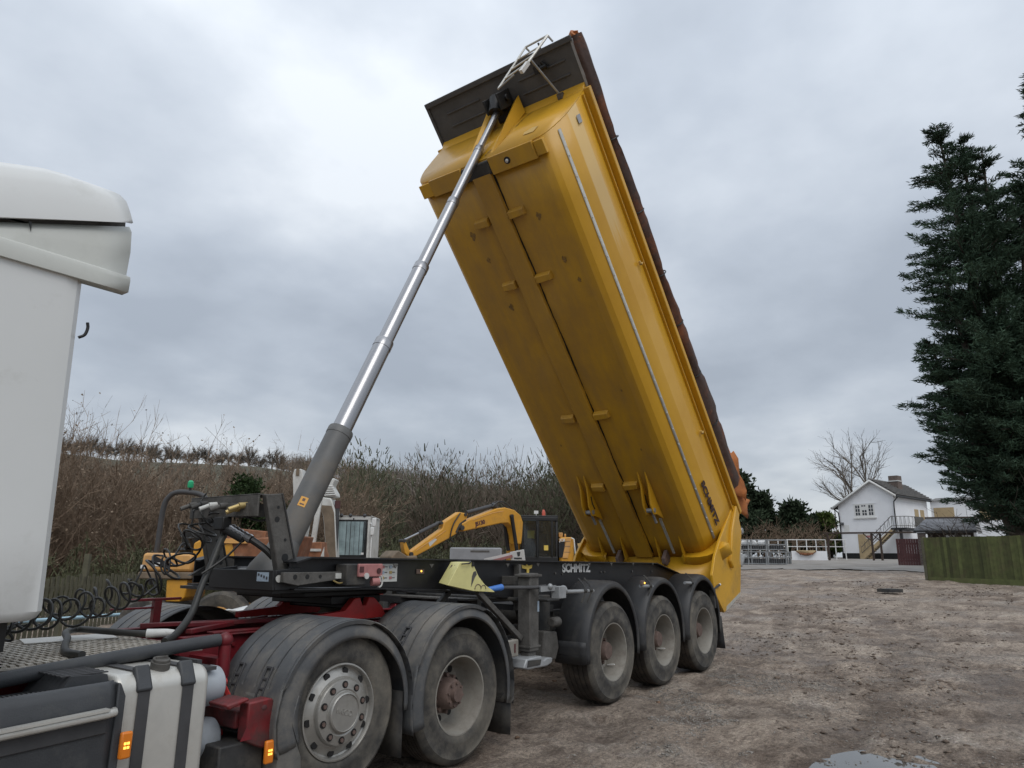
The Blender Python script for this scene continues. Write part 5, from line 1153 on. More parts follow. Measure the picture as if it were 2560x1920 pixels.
# ---- yellow excavator
gz = G0(12.3)-0.02
YE = thing('yellow_excavator', 'yellow tracked excavator with black cab and boom reaching left behind the trailer', 'excavator', (12.6, 8.4, gz))
fb = Fr((12.1, 8.7), (-0.96, 0.27))
def plate(name, pts, l0, l1, mt_, par, fr, bevel=0.03): return obj(name, fr.map(MB().prism_y(pts, l0, l1)), mt_, par, bevel=bevel)
boom = plate('boom', [(0.10,1.9),(0.06,2.2),(0.03,2.6),(0.14,2.83),(0.40,2.99),(0.78,3.05),(1.12,3.0),(2.17,2.62),(2.44,2.48),(2.38,2.25),(0.95,2.54),(0.66,2.56),(0.48,2.44),(0.38,2.15),(0.36,1.9)], -0.17, 0.17, 'digger_yellow', YE, fb)
arm_ = plate('dipper_arm', [(2.52,2.83),(2.19,2.80),(2.24,2.62),(2.47,2.46),(2.61,2.17),(2.89,2.02),(4.08,1.46),(4.18,1.62),(3.12,2.31),(3.06,2.51)], -0.13, 0.13, 'digger_yellow', YE, fb)
obj('boom_ram', fb.map(MB().cyl((2.16,0,2.83),(1.20,0,3.08),0.065,n=14).cyl((1.2,0,3.08),(1.05,0,3.10),0.09,n=12)), 'strap_grey', YE)
obj('arm_ram', fb.map(MB().cyl((3.16,0,2.48),(3.85,0,2.17),0.06,n=14)), 'strap_grey', YE)
obj('arm_ram_rod', fb.map(MB().cyl((3.85,0,2.17),(4.40,0,1.93),0.03,n=10)), 'chrome', YE)
for l in (-0.22, 0.22): obj('lift_cylinder', fb.map(MB().cyl((0.55,l,2.78),(0.33,l,1.70),0.06,n=12)), 'black_steel', YE)
plate('bucket_link', [(4.44,1.93),(4.34,1.92),(4.12,1.50),(4.20,1.45),(4.36,1.60)], -0.10, 0.10, 'digger_yellow', YE, fb, 0.015)
plate('bucket', [(4.10,1.52),(4.42,1.50),(4.72,1.66),(4.93,1.48),(4.9,1.10),(4.6,0.85),(4.25,0.9),(4.05,1.2)], -0.38, 0.38, 'dusty_brown', YE, fb, 0.03)
plate('arm_sticker', [(3.30,1.99),(3.37,2.02),(3.60,1.90),(3.54,1.78)], 0.131, 0.134, 'sticker', YE, fb, 0)
plate('arm_sticker', [(3.30,1.99),(3.37,2.02),(3.60,1.90),(3.54,1.78)], -0.134, -0.131, 'sticker', YE, fb, 0)
for (a_, z_, r_, hw) in ((2.43,2.36,0.075,0.19),(4.16,1.56,0.06,0.16),(0.55,2.78,0.06,0.26),(2.30,2.76,0.05,0.17),(4.40,1.93,0.05,0.14),(3.16,2.48,0.05,0.15)): obj('pivot_pin', fb.map(MB().cyl((a_,-hw,z_),(a_,hw,z_),r_,n=14)), 'dusty_black', YE)
obj('boom_seam', fb.map(MB().tube([(2.05,0.172,2.60),(1.3,0.172,2.85),(0.85,0.172,2.93)],0.012,5).tube([(3.0,0.133,2.26),(4.0,0.133,1.66)],0.012,5)), 'dumper_orange', YE)
obj('dipper_cut', fb.map(MB().prism_y([(2.60,2.20),(2.66,2.22),(2.52,2.48),(2.30,2.62),(2.26,2.58),(2.46,2.44)],0.131,0.140)), 'dusty_black', YE)
hs = MB()
for l in (-0.1, 0.1): hs.tube(spline([(0.35,l,2.98),(0.75,l,3.20),(1.0,l,3.22),(1.25,l,3.05)],6),0.02,6).tube(spline([(2.5,l*1.5,2.8),(2.75,l*1.6,2.45),(2.85,l*1.6,2.05),(2.7,l*1.6,1.92)],6),0.02,6)
tag(obj('boom_hoses', fb.map(hs), 'coil', YE), kind='stuff')
dn = fb(1.62, 0.172, 2.40)
mdir = Vector(fb(0.0,0.172,0))-Vector(fb(1.0,0.172,-0.24)); 
for sgn in (1,):
    o3 = Vector(fb(1.93, 0.174, 2.42)); x3 = (Vector(fb(1.0,0.174,2.66))-Vector(fb(1.95,0.174,2.40))); text_obj('boom_lettering', 'JS130', 0.17, frame(o3, x3, Vector((0,0,1))-x3.normalized()*x3.normalized().z), 'maroon', YE, 0.004, 0.008)
tracks(YE, Fr((12.75, 8.2), (-0.96, 0.27)), 3.3, 0.95, gz)
fc = Fr((12.65, 8.15), (-0.62, -0.78))     # upper structure: forward axis
obj('slew_ring', MB().cyl((12.75,8.2,gz+0.55),(12.75,8.2,gz+0.95),0.55,n=24), 'black_steel', YE)
D2 = Vector((0.59,-0.81,0))
fu = Fr((12.2, 8.6), (0.59, -0.81))        # facing the camera: along = right in view, across = away
obj('deck', fu.map(MB().box(-0.9,1.75,0.0,2.0,1.22,1.36)), 'black_steel', YE, bevel=0.03)
cbx = obj('cab_frame', fu.map(MB().prism_x([(0.02,1.36),(1.25,1.36),(1.25,2.82),(0.10,2.82),(0.0,2.6)],-0.12,-0.05).prism_x([(0.02,1.36),(1.25,1.36),(1.25,2.82),(0.10,2.82),(0.0,2.6)],1.0,1.08).box(-0.12,1.08,0.0,1.3,2.76,2.84).box(-0.12,1.08,0.0,1.25,1.30,1.52).box(0.36,0.46,-0.015,0.06,1.5,2.8).box(0.85,0.92,-0.01,0.06,1.5,2.8).box(-0.12,1.08,1.2,1.25,1.4,1.9).box(-0.12,1.08,-0.02,0.05,2.66,2.78)), 'grease_black', YE, bevel=0.02)
obj('cab_glass', fu.map(MB().box(-0.04,0.36,0.005,0.015,1.52,2.66)), 'dark_glass', YE)
obj('cab_glass', fu.map(MB().box(0.46,0.85,0.005,0.015,1.52,2.66)), 'dark_glass', YE)
obj('cab_glass', fu.map(MB().box(0.92,1.0,0.005,0.015,1.52,2.66)), 'dark_glass', YE)
obj('roof_glass', fu.map(MB().add([(-0.06,-0.022,2.68),(0.36,-0.022,2.68),(0.36,0.10,2.825),(0.0,0.10,2.825)],[(0,1,2,3)])), 'curtain_glass', YE)
obj('cab_sticker', fu.map(MB().box(0.62,0.76,-0.002,0.003,1.72,1.88)), 'tag_yellow', YE)
obj('operator_seat', fu.map(MB().box(0.20,0.75,0.45,0.60,1.5,2.30).box(0.30,0.65,0.50,0.60,2.30,2.52).box(0.20,0.75,0.20,0.60,1.5,1.62)), 'strap_grey', YE, bevel=0.04)
obj('seat_cover', fu.map(MB().box(0.08,0.32,0.30,0.34,2.10,2.36)), 'vest_yellow', YE, bevel=0.01)
obj('rear_glass', fu.map(MB().box(-0.04,1.0,1.21,1.22,1.9,2.66)), 'dark_glass', YE)
obj('grab_rail', fu.map(MB().tube([(0.40,-0.05,1.5),(0.40,-0.08,2.4),(0.40,-0.03,2.55)],0.018,8)), 'coil', YE)
obj('counterweight', fu.map(MB().prism_x([(0.0,1.30),(1.9,1.30),(1.9,2.1),(0.0,2.15)],1.12,1.60)), 'digger_yellow', YE, bevel=0.08)
obj('engine_side', fu.map(MB().box(1.10,1.30,-0.02,0.0,1.5,2.0)), 'black_steel', YE)
obj('side_grille', fu.map(MB().prism_y([(1.22,1.48),(1.40,1.48),(1.52,2.12),(1.36,2.12)],-0.03,-0.005)), 'dumper_orange', YE)
for z_ in (1.66, 1.84, 2.0): obj('grille_bar', fu.map(MB().box(1.28,1.48,-0.034,-0.03,z_,z_+0.015)), 'hub_brown', YE)
text_obj('engine_lettering', 'JCB', 0.12, frame(fu(1.13,-0.024,2.01),(0.59,-0.81,0),(0,0,1)), 'letter_white', YE, 0.003, 0.004)
obj('exhaust_hood', fu.map(MB().box(1.12,1.26,0.3,0.6,2.15,2.30).box(1.3,1.36,0.2,0.3,2.15,2.26)), 'dumper_orange', YE, bevel=0.02)
obj('hand_rail', fu.map(MB().tube([(1.52,-0.02,2.12),(1.60,-0.06,2.08),(1.64,-0.06,1.6),(1.62,-0.02,1.5)],0.02,8)), 'white_paint', YE)
obj('front_body', fu.map(MB().prism_y([(-0.62,1.30),(-0.60,1.75),(-0.50,1.95),(-0.30,2.12),(-0.15,2.15),(-0.15,1.30)],0.2,1.4)), 'digger_yellow', YE, bevel=0.05)
obj('work_lamp', fu.map(MB().box(0.30,0.44,0.1,0.16,2.90,3.0).box(0.36,0.38,0.1,0.12,2.82,2.9)), 'letter_white', YE)
obj('beacon', fu.map(MB().tube([(0.62,0.2,2.84),(0.62,0.2,2.95),(0.62,0.2,3.04)],[0.06,0.06,0.03],12)), 'beacon_red', YE)
# ---- white excavator
gz = G0(5.6)-0.02
WE = thing('white_excavator', 'white excavator with curtained cab, its folded boom rising behind the ram', 'excavator', (5.4, 10.3, gz))
f5 = Fr((5.5, 10.1), (0.59, -0.81))
obj('cab_frame', f5.map(MB().box(0.02,0.10,0,1.3,1.2,2.53).box(0.88,0.97,0,1.3,1.2,2.53).box(0.02,0.97,0,1.35,2.42,2.53).box(0.02,0.97,0.0,1.3,0.95,1.47).box(0.02,0.97,1.25,1.32,1.2,2.5)), 'digger_white', WE, bevel=0.02)
obj('window_seal', f5.map(MB().box(0.09,0.895,-0.012,0.004,1.45,2.44)), 'grease_black', WE)
obj('curtained_window', f5.map(MB().grid([[(0.13+0.70*i/20, -0.016-0.006*math.sin(i*1.9), z) for i in range(21)] for z in (1.52,2.39)])), 'curtain_glass', WE, smooth=60)
obj('window_gap', f5.map(MB().box(0.79,0.86,-0.03,-0.022,1.53,2.38)), 'dark_glass', WE)
obj('window_sticker', f5.map(MB().box(0.76,0.83,-0.04,-0.034,1.53,1.585)), 'letter_white', WE)
for a in (0.18, 0.42, 0.80): obj('roof_lamp', f5.map(MB().ball((a,0.0,2.55),0.05,n=10)), 'strap_grey', WE)
obj('wiper', f5.map(MB().box(0.50,0.53,-0.03,-0.02,2.44,2.48)), 'coil', WE)
obj('mirror_arm', f5.map(MB().tube([(1.0,0.0,1.2),(1.02,-0.05,2.0),(1.03,-0.05,2.3),(0.97,0,2.35)],0.018,8)), 'white_paint', WE)
obj('mirror', f5.map(MB().box(1.02,1.13,-0.10,-0.04,2.26,2.48)), 'letter_white', WE, bevel=0.02)
obj('mirror', f5.map(MB().box(0.99,1.09,-0.12,-0.06,2.03,2.24)), 'letter_white', WE, bevel=0.02)
obj('body', f5.map(MB().box(-1.5,1.0,0.6,3.0,0.85,1.45)), 'digger_white', WE, bevel=0.06)
tracks(WE, Fr((5.4,10.9),(0.81,0.59)), 3.0, 0.9, gz)
# boom is seen from its brown underside, standing up towards the viewer
plate('boom', [(0.21,1.3),(-0.06,1.3),(-0.24,2.5),(-0.36,2.80),(-0.44,2.90),(-0.34,3.02),(-0.06,2.98),(0.06,2.70)], -0.3, 0.25, 'digger_white', WE, f5, 0.03)
obj('boom_underside', f5.map(MB().add([(0.19,-0.305,1.3),(-0.04,-0.305,1.3),(-0.22,-0.305,2.5),(-0.36,-0.305,2.80),(-0.03,-0.305,2.78),(0.05,-0.305,2.60)],[(0,1,2,3,4,5)])), 'dusty_brown', WE)
plate('boom_knee', [(-0.36,3.02),(0.07,3.02),(0.05,3.12),(-0.07,3.30),(0.01,3.49),(-0.04,3.52),(-0.17,3.47),(-0.24,3.28)], -0.25, 0.2, 'digger_white', WE, f5, 0.03)
kn = MB()
for k in range(5): kn.tube([(-0.36+0.03*k,-0.27,3.03+0.06*k),(-0.2,-0.30,3.06+0.06*k),(0.05-0.02*k,-0.27,3.08+0.055*k)],0.018,6)
tag(obj('pipe_clips', f5.map(kn), 'letter_white', WE), kind='stuff')
obj('boom_cylinder', f5.map(MB().cyl((0.12,-0.2,1.6),(0.10,-0.2,2.85),0.06,n=12)), 'strap_grey', WE)
obj('cylinder_seal', f5.map(MB().cyl((0.10,-0.2,2.72),(0.10,-0.2,2.92),0.075,n=12)), 'maroon', WE)
f4 = Fr((4.4, 9.5), (0.59, -0.81))
plate('dipper_arm', [(-0.62,3.47),(-0.58,3.62),(-0.40,3.62),(-0.36,3.47),(-0.16,2.4),(-0.26,1.35),(-0.66,1.35),(-0.60,1.7),(-0.50,2.4)], -0.18, 0.18, 'digger_white', WE, f4, 0.025)
obj('arm_fork', f4.map(MB().box(-0.53,-0.45,-0.20,-0.185,3.45,3.63)), 'dusty_brown', WE)
obj('arm_stay', f4.map(MB().beam((-0.22,-0.25,2.3),(-0.46,-0.25,1.3),0.10,0.10).beam((0.0,-0.2,1.5),(0.12,-0.2,2.9),0.10,0.12)), 'digger_white', WE, bevel=0.02)
f6 = Fr((4.6, 8.5), (0.59, -0.81))
bk = MB().prism_y([(-1.12,1.1),(-0.52,1.1),(-0.54,1.52),(-0.59,1.64),(-0.61,1.82),(-1.10,1.80),(-1.09,1.66),(-1.12,1.52)], -0.1, 0.45)
obj('bucket', f6.map(bk), 'rust', WE, bevel=0.02)
obj('bucket_lip', f6.map(MB().box(-1.10,-0.60,-0.13,-0.10,1.60,1.66)), 'digger_white', WE)
obj('bucket_side', f6.map(MB().prism_y([(-0.60,1.48),(-0.52,1.48),(-0.53,1.70)],-0.12,-0.10).prism_y([(-1.14,1.62),(-1.10,1.80),(-1.08,1.82),(-1.09,1.66)],-0.12,-0.10)), 'digger_white', WE)
# ---- site dumper
gz = G0(-0.3)-0.03
SD = thing('site_dumper', 'orange site dumper with black roll bar and green beacon by the hedge', 'dumper', (-0.2, 7.4, gz))
fd = Fr((-0.6, 7.0), (0.59, -0.81))
rb = spline([(-0.36,0.1,1.0),(-0.33,0.1,1.57),(-0.31,0.1,2.25),(-0.24,0.1,2.48),(-0.08,0.1,2.58),(0.25,0.12,2.56),(0.42,0.14,2.46),(0.50,0.16,2.2),(0.54,0.18,1.7),(0.55,0.18,1.2)],8)
obj('roll_bar', fd.map(MB().tube(rb,0.045,12)), 'strap_grey', SD)
obj('roll_bar_plate', fd.map(MB().box(0.40,0.66,0.15,0.22,1.2,2.1)), 'frame_grey', SD, bevel=0.02)
obj('beacon', fd.map(MB().tube([(0.13,0.1,2.66),(0.13,0.1,2.69),(0.13,0.1,2.76),(0.13,0.1,2.79)],[0.045,0.055,0.05,0.025],14)), 'beacon_green', SD)
obj('beacon_stem', fd.map(MB().cyl((0.13,0.1,2.58),(0.13,0.1,2.67),0.022,n=8)), 'coil', SD)
obj('bonnet', fd.map(MB().prism_y([(-0.46,1.22),(-0.44,1.53),(0.40,1.53),(0.44,1.40),(0.42,1.22)],-0.15,0.85)), 'dumper_orange', SD, bevel=0.05)
obj('bonnet_decal', fd.map(MB().prism_y([(-0.30,1.32),(-0.26,1.50),(0.05,1.34),(0.04,1.28)],-0.154,-0.150)), 'black_steel', SD)
obj('bonnet_label', fd.map(MB().box(-0.24,-0.12,-0.158,-0.154,1.31,1.37).box(-0.45,-0.36,-0.158,-0.151,1.27,1.33)), 'letter_white', SD)
obj('bonnet_sill', fd.map(MB().box(-0.48,0.44,-0.17,0.80,1.10,1.215)), 'dusty_brown', SD, bevel=0.02)
obj('belly', fd.map(MB().prism_y([(0.0,1.09),(0.36,1.09),(0.34,0.80),(0.26,0.73),(0.02,0.73)],-0.12,0.7)), 'digger_yellow', SD, bevel=0.02)
obj('scuttle', fd.map(MB().prism_y([(0.36,1.2),(0.62,1.2),(0.64,1.72),(0.50,1.78),(0.36,1.70)],-0.05,0.5)), 'digger_yellow', SD, bevel=0.03)
obj('steering_column', fd.map(MB().cyl((0.28,0.2,1.5),(0.22,0.1,1.80),0.03,n=8).tube([(0.22+0.16*math.cos(a),0.08,1.84+0.06*math.sin(a)) for a in np.linspace(0,2*math.pi,18)],0.014,6)), 'coil', SD)
obj('seat', fd.map(MB().box(-0.06,0.30,0.3,0.7,1.55,1.62).box(0.0,0.34,0.25,0.40,1.62,1.92)), 'coil', SD, bevel=0.05)
obj('skip', fd.map(MB().prism_y([(0.72,1.15),(0.62,1.72),(0.70,1.80),(1.30,1.78),(2.1,1.85),(2.0,1.4),(1.6,1.05)],-0.1,1.2)), 'rust', SD, bevel=0.03)
obj('skip_rim', fd.map(MB().box(0.66,1.32,-0.15,-0.10,1.70,1.78)), 'dumper_orange', SD)
obj('skip_patch', fd.map(MB().prism_y([(0.80,1.66),(1.05,1.70),(1.12,1.45),(0.85,1.38)],-0.115,-0.104)), 'digger_yellow', SD)
for a, r_ in ((-0.20, 0.42), (1.05, 0.48)):
    for l in (-0.25, 0.95):
        wp = fd.map(MB().lathe_y([(0.12,-0.14),(r_*0.55,-0.15),(r_*0.6,-0.17),(r_*0.9,-0.17),(r_,-0.12),(r_,0.12),(r_*0.9,0.17),(r_*0.55,0.15),(0.12,0.14)],28,(a,l,gz+r_)))
        obj('wheel', wp, 'rubber', SD, smooth=40)
        obj('hub', fd.map(MB().cyl((a,l-0.15,gz+r_),(a,l-0.10,gz+r_),r_*0.5,n=20)), 'dumper_orange', SD)
obj('chassis', fd.map(MB().box(-0.35,1.2,0.05,0.65,gz+0.35,gz+0.62)), 'black_steel', SD, bevel=0.03)
# ---- rusty skip beyond
fk = Fr((3.0, 8.2), (0.59,-0.81))
RS = tag(obj('rusty_skip', fk.map(MB().prism_y([(-1.55,1.15),(-1.70,2.05),(-1.66,2.10),(-0.80,2.02),(-0.90,1.15)],0,1.3).box(-1.60,-0.86,-0.05,0.0,1.62,1.70)), 'rust', None, bevel=0.02, loc=(2.3,9.2,0.0)), 'rusty brown steel skip standing between the dumper and the white excavator', 'skip')
obj('skip_base', fk.map(MB().box(-1.5,-0.95,0.1,1.2,0.03,1.15)), 'rust', RS)
# ---- grey block, barrier, debris seen over and under the trailer
GB = tag(obj('concrete_block', Fr((5.0,4.9),(0.59,-0.81)).map(MB().box(-0.50,0.62,0,0.9,0.05,1.70)), 'concrete', None, bevel=0.03, loc=(5.0,4.9,0.05)), 'plain grey concrete block showing above the trailer rail', 'block')
obj('cast_slot', Fr((5.0,4.9),(0.59,-0.81)).map(MB().box(-0.05,0.36,-0.004,0.002,1.60,1.64)), 'frame_grey', GB)
f8 = Fr((4.0,3.0),(0.59,-0.81))
BR = thing('barrier_post', 'white slotted bracket with red and white pole beyond the trailer rail', 'barrier', (4.0,3.0,0.05))
obj('bracket_plate', f8.map(MB().prism_y([(-0.13,1.60),(0.14,1.655),(0.18,1.35),(-0.10,1.35)],0,0.03).box(-0.05,0.10,0.0,0.2,0.06,1.38)), 'letter_white', BR, bevel=0.006)
obj('bracket_slot', f8.map(MB().prism_y([(0.0,1.60),(0.07,1.61),(0.06,1.53),(0.02,1.52)],-0.004,0.0).box(-0.05,0.10,-0.004,0.0,1.47,1.50)), 'strap_grey', BR)
obj('white_pole', f8.map(MB().beam((-0.62,0.05,1.45),(-0.10,0.05,1.57),0.06,0.05)), 'letter_white', BR)
obj('red_pole', f8.map(MB().beam((-0.45,0.0,1.43),(-0.08,0.0,1.53),0.05,0.05)), 'pink_red', BR)
LB_ = tag(obj('steel_trough', MB().prism_x([(2.1,0.60),(2.9,0.60),(2.95,0.98),(2.88,0.98),(2.84,0.68),(2.16,0.68),(2.12,0.98),(2.05,0.98)],-1.15,0.25), 'frame_grey', None, bevel=0.01, loc=(-0.4,2.5,0.6)), 'dirty steel trough lying beyond the fifth wheel', 'trough')
obj('trough_stand', MB().box(-1.0,-0.8,2.2,2.8,-0.05,0.60).box(-0.1,0.1,2.2,2.8,-0.05,0.60), 'frame_grey', LB_)
bag = MB().ball((-0.35,2.5,0.98),0.17,2.0,1.1,0.75,n=14,jit=0.10)
tag(obj('rubble_bag', bag, 'bag_white', None, smooth=60, loc=(-0.35,2.5,0.85)), 'crumpled white sack lying on the steel trough', 'sack')
rm = thing('red_machine', 'bright red machine part showing beneath the trailer rail', 'machine', (2.0,4.3,0.0))
obj('red_body', MB().prism_y([(1.3,0.05),(1.3,0.95),(1.55,0.98),(2.15,0.82),(2.15,0.05)],4.0,4.8), 'bright_red', rm, bevel=0.03)
obj('red_body', MB().prism_y([(2.50,0.05),(2.50,0.80),(3.2,0.78),(3.2,0.05)],4.0,4.8), 'bright_red', rm, bevel=0.03)
obj('grey_pillar', MB().box(2.16,2.49,4.1,4.7,0.05,1.1), 'strap_grey', rm, bevel=0.02)
ww_ = tag(obj('white_sheet', MB().grid([[(-2.35+0.22*i, 2.2+0.15*j, 0.86+0.03*math.sin(i*2+j)) for j in range(5)] for i in range(5)]), 'white_paint', None, loc=(-2.0,2.6,0.9)), 'bent white sheet seen beneath the fifth wheel', 'sheet')
ww_.modifiers.new('t','SOLIDIFY').thickness = 0.02
obj('sheet_stand', MB().box(-2.3,-1.6,2.3,2.7,-0.1,0.82), 'frame_grey', ww_)
# blue pipe on the ground, leaf litter
pl = tag(obj('blue_pipe', MB().tube(spline([(-2.6,7.5,0.50),(-1.4,7.9,0.48),(0.2,8.5,0.45)],6),0.03,10), 'pale_blue', None, smooth=60, loc=(-2.6,7.5,0.0)), 'pale blue pipe laid along the foot of the picket fence', 'pipe')
obj('pipe_stand', MB().box(-2.0,-1.95,7.6,7.75,-0.1,0.48), 'fence_old', pl)
obj('pipe_stand', MB().box(-0.4,-0.35,8.15,8.3,-0.1,0.45), 'fence_old', pl)
tag(scatter('leaf_litter', 5000, -1.5, 5.0, 2.5, 2.0, 0.02, 0.06, 'leaf_litter', 0.25, seed=12), 'brown leaf litter on the ground beyond the lorry', 'leaves', kind='stuff')

# ================================================================ fences
def picket_fence():
    t_ = thing('picket_fence', 'weathered green-brown picket fence by the hedge behind the cab', 'fence', (-0.5,10.5,-0.1))
    a, b_ = Vector((-2.6,9.0,0)), Vector((1.8,12.6,0)); d = (b_-a).normalized()
    fr = Fr((a.x,a.y),(d.x,d.y)); me = None
    obj('fence_rail', fr.map(MB().box(0,5.6,0.02,0.06,0.25,0.33).box(0,5.6,0.02,0.06,0.80,0.88)), 'fence_old', t_)
    for k in range(34):
        x = 0.05+k*0.165; h_ = 1.06+0.03*math.sin(k*2.3)
        obj('picket', fr.map(MB().prism_y([(x,-0.08),(x+0.095,-0.08),(x+0.095+0.01*math.sin(k),h_),(x+0.01*math.sin(k),h_)],0.0,0.02)), 'fence_old', t_)
    for x in (0.95, 3.2): obj('fence_post', fr.map(MB().box(x,x+0.10,0.06,0.16,-0.1,1.5)), 'fence_old', t_)
picket_fence()
def board_fence():
    t_ = thing('board_fence', 'tall green-stained vertical board fence at the right edge', 'fence', (23.0,-3.0,0.75))
    pts = [Vector((23.95,-1.45,0)), Vector((22.1,-4.5,0)), Vector((19.4,-9.0,0))]
    zb = 0.80
    for i in range(2):
        a, b_ = pts[i], pts[i+1]; L = (b_-a).length; d = (b_-a).normalized(); fr = Fr((a.x,a.y),(d.x,d.y))
        n_ = int(L/0.125)
        obj('gravel_board', fr.map(MB().box(0,L,-0.03,0.02,zb-0.12,zb+0.10)), 'fence_green', t_)
        obj('fence_rail', fr.map(MB().box(0,L,0.03,0.08,zb+0.3,zb+0.38).box(0,L,0.03,0.08,zb+1.15,zb+1.23)), 'fence_old', t_)
        for k in range(n_):
            x = k*L/n_; zt = 2.33+0.006*math.sin(k*1.7)
            mb = MB().add([(x,-0.012-0.01,zb+0.10),(x+L/n_+0.012,0.0,zb+0.10),(x+L/n_+0.012,0.02,zb+0.10),(x,0.01,zb+0.10),(x,-0.022,zt),(x+L/n_+0.012,0.0,zt),(x+L/n_+0.012,0.02,zt),(x,0.01,zt)],[(0,1,2,3),(7,6,5,4),(0,4,5,1),(1,5,6,2),(2,6,7,3),(3,7,4,0)])
            obj('board', fr.map(mb), 'fence_green', t_, smooth=None)
    fr = Fr((pts[0].x,pts[0].y),(-(pts[1]-pts[0]).normalized().x,-(pts[1]-pts[0]).normalized().y))
    obj('end_post', fr.map(MB().box(0.0,0.10,-0.06,0.06,zb-0.12,2.36)), 'fence_old', t_)
board_fence()

# ================================================================ house and things round it
vd = Vector((0.977, 0.212, 0)).normalized(); vr = Vector((vd.y, -vd.x, 0))
ang = R(24)
gdir = vr*math.cos(ang)-vd*math.sin(ang)
hz = 1.50
HO = thing('white_house', 'white rendered two-storey house with slate roof, chimney and outside stairs', 'house', (65.0, 10.2, hz))
fh = Fr((65.0, 10.2), (gdir.x, gdir.y))       # along = across the gable, across(+) = back into the house
GW = 4.95; DEP = 8.0
def wallbox(a0, a1, l0, l1, z0, z1): return fh.map(MB().box(a0, a1, l0, l1, z0, z1))
EZ = 6.45; RZ = 8.55; RA_ = GW*0.64
obj('gable_wall', fh.map(MB().prism_y([(0,hz+0.55),(GW,hz+0.55),(GW,EZ+0.75),(RA_,RZ-0.1),(0,EZ)],0,0.25)), 'render_white', HO)
obj('side_wall', wallbox(GW-0.25,GW,0.25,DEP,hz+0.55,EZ+0.75), 'render_white', HO)
obj('side_wall', wallbox(0,0.25,0.25,DEP,hz+0.55,EZ), 'render_white', HO)
obj('back_wall', wallbox(0.25,GW-0.25,DEP-0.25,DEP,hz+0.55,EZ), 'render_white', HO)
obj('plinth', fh.map(MB().box(-0.02,GW+0.02,-0.02,DEP,hz-0.3,hz+0.55)), 'black_steel', HO)
# two roof slopes of overlapping slate courses
rf = obj('roof', fh.map(MB().add([(-0.45,-0.35,EZ-0.25),(RA_,-0.35,RZ),(RA_,DEP+0.3,RZ),(-0.45,DEP+0.3,EZ-0.25)],[(0,1,2,3)]).add([(RA_,-0.35,RZ),(GW+0.35,-0.35,EZ+0.62),(GW+0.35,DEP+0.3,EZ+0.62),(RA_,DEP+0.3,RZ)],[(0,1,2,3)])), 'slate', HO)
rf.modifiers.new('t','SOLIDIFY').thickness = 0.08
cs = MB()
for k in range(9):
    t_ = (k+0.3)/9.0; a = RA_+(GW+0.35-RA_)*t_; z = RZ+(EZ+0.62-RZ)*t_
    cs.box(a-0.02,a+0.24,-0.34,DEP+0.29,z-0.07,z+0.015)
obj('slate_course', fh.map(cs), 'slate', rf)
obj('ridge_tiles', fh.map(MB().tube([(RA_,-0.36,RZ+0.02),(RA_,DEP+0.3,RZ+0.02)],0.09,8)), 'slate', rf)
obj('chimney', wallbox(RA_+0.35,RA_+1.15,3.2,4.2,RZ-0.8,RZ+0.55), 'brick', rf)
obj('chimney_band', wallbox(RA_+0.30,RA_+1.20,3.15,4.25,RZ+0.02,RZ+0.10), 'letter_white', rf)
obj('barge_board', fh.map(MB().add([(-0.45,-0.37,EZ-0.50),(RA_,-0.37,RZ-0.22),(RA_,-0.37,RZ-0.02),(-0.45,-0.37,EZ-0.27)],[(0,1,2,3)]).add([(RA_,-0.37,RZ-0.22),(GW+0.35,-0.37,EZ+0.38),(GW+0.35,-0.37,EZ+0.60),(RA_,-0.37,RZ-0.02)],[(0,1,2,3)])), 'white_paint', HO).modifiers.new('t','SOLIDIFY').thickness = 0.05
obj('gutter', fh.map(MB().tube([(GW+0.38,-0.35,EZ+0.48),(GW+0.38,DEP,EZ+0.48)],0.09,8).tube([(-0.48,-0.35,EZ-0.32),(-0.48,DEP,EZ-0.32)],0.09,8)), 'grease_black', HO)
obj('downpipe', fh.map(MB().tube([(GW+0.36,-0.1,EZ+0.40),(GW+0.05,-0.12,EZ+0.05),(GW+0.02,-0.12,EZ-0.4),(GW+0.02,-0.12,3.9)],0.055,8)), 'grease_black', HO)
obj('downpipe', fh.map(MB().tube([(-0.46,-0.05,EZ-0.35),(0.02,-0.1,EZ-0.75),(0.06,-0.1,EZ-1.2),(0.10,-0.1,hz)],0.055,8)), 'grease_black', HO)
obj('downpipe', fh.map(MB().tube([(-0.60,0.6,EZ-0.35),(-0.60,0.6,3.2)],0.045,8)), 'grease_black', HO)
# cottage window on the gable
win = obj('window', fh.map(MB().box(1.45,3.25,-0.03,0.02,5.22,6.42)), 'white_paint', HO)
obj('sill', fh.map(MB().box(1.35,3.35,-0.12,0.0,5.10,5.22)), 'white_paint', win)
obj('lintel', fh.map(MB().box(1.32,3.40,-0.05,0.0,6.42,6.46)), 'render_white', win)
for (a0, a1, z0, z1, nc, nr) in ((1.55,1.98,5.36,6.32,2,3),(2.14,2.58,5.36,5.88,2,2),(2.10,2.52,6.14,6.32,2,1),(2.72,3.15,5.36,6.32,2,3)):
    for i in range(nc):
        for j in range(nr):
            w_ = (a1-a0)/nc; h_ = (z1-z0)/nr
            obj('pane', fh.map(MB().box(a0+i*w_+0.03,a0+(i+1)*w_-0.03,-0.040,-0.032,z0+j*h_+0.03,z0+(j+1)*h_-0.03)), 'pane', win)
obj('boarded_door', fh.map(MB().box(1.55,2.75,-0.03,0.0,hz-0.02,3.72)), 'plywood', HO)
obj('notice', fh.map(MB().box(2.25,2.75,-0.045,-0.035,3.32,3.70)), 'letter_white', HO)
obj('notice_print', fh.map(MB().box(2.28,2.72,-0.050,-0.046,3.40,3.60)), 'pink_red', HO)
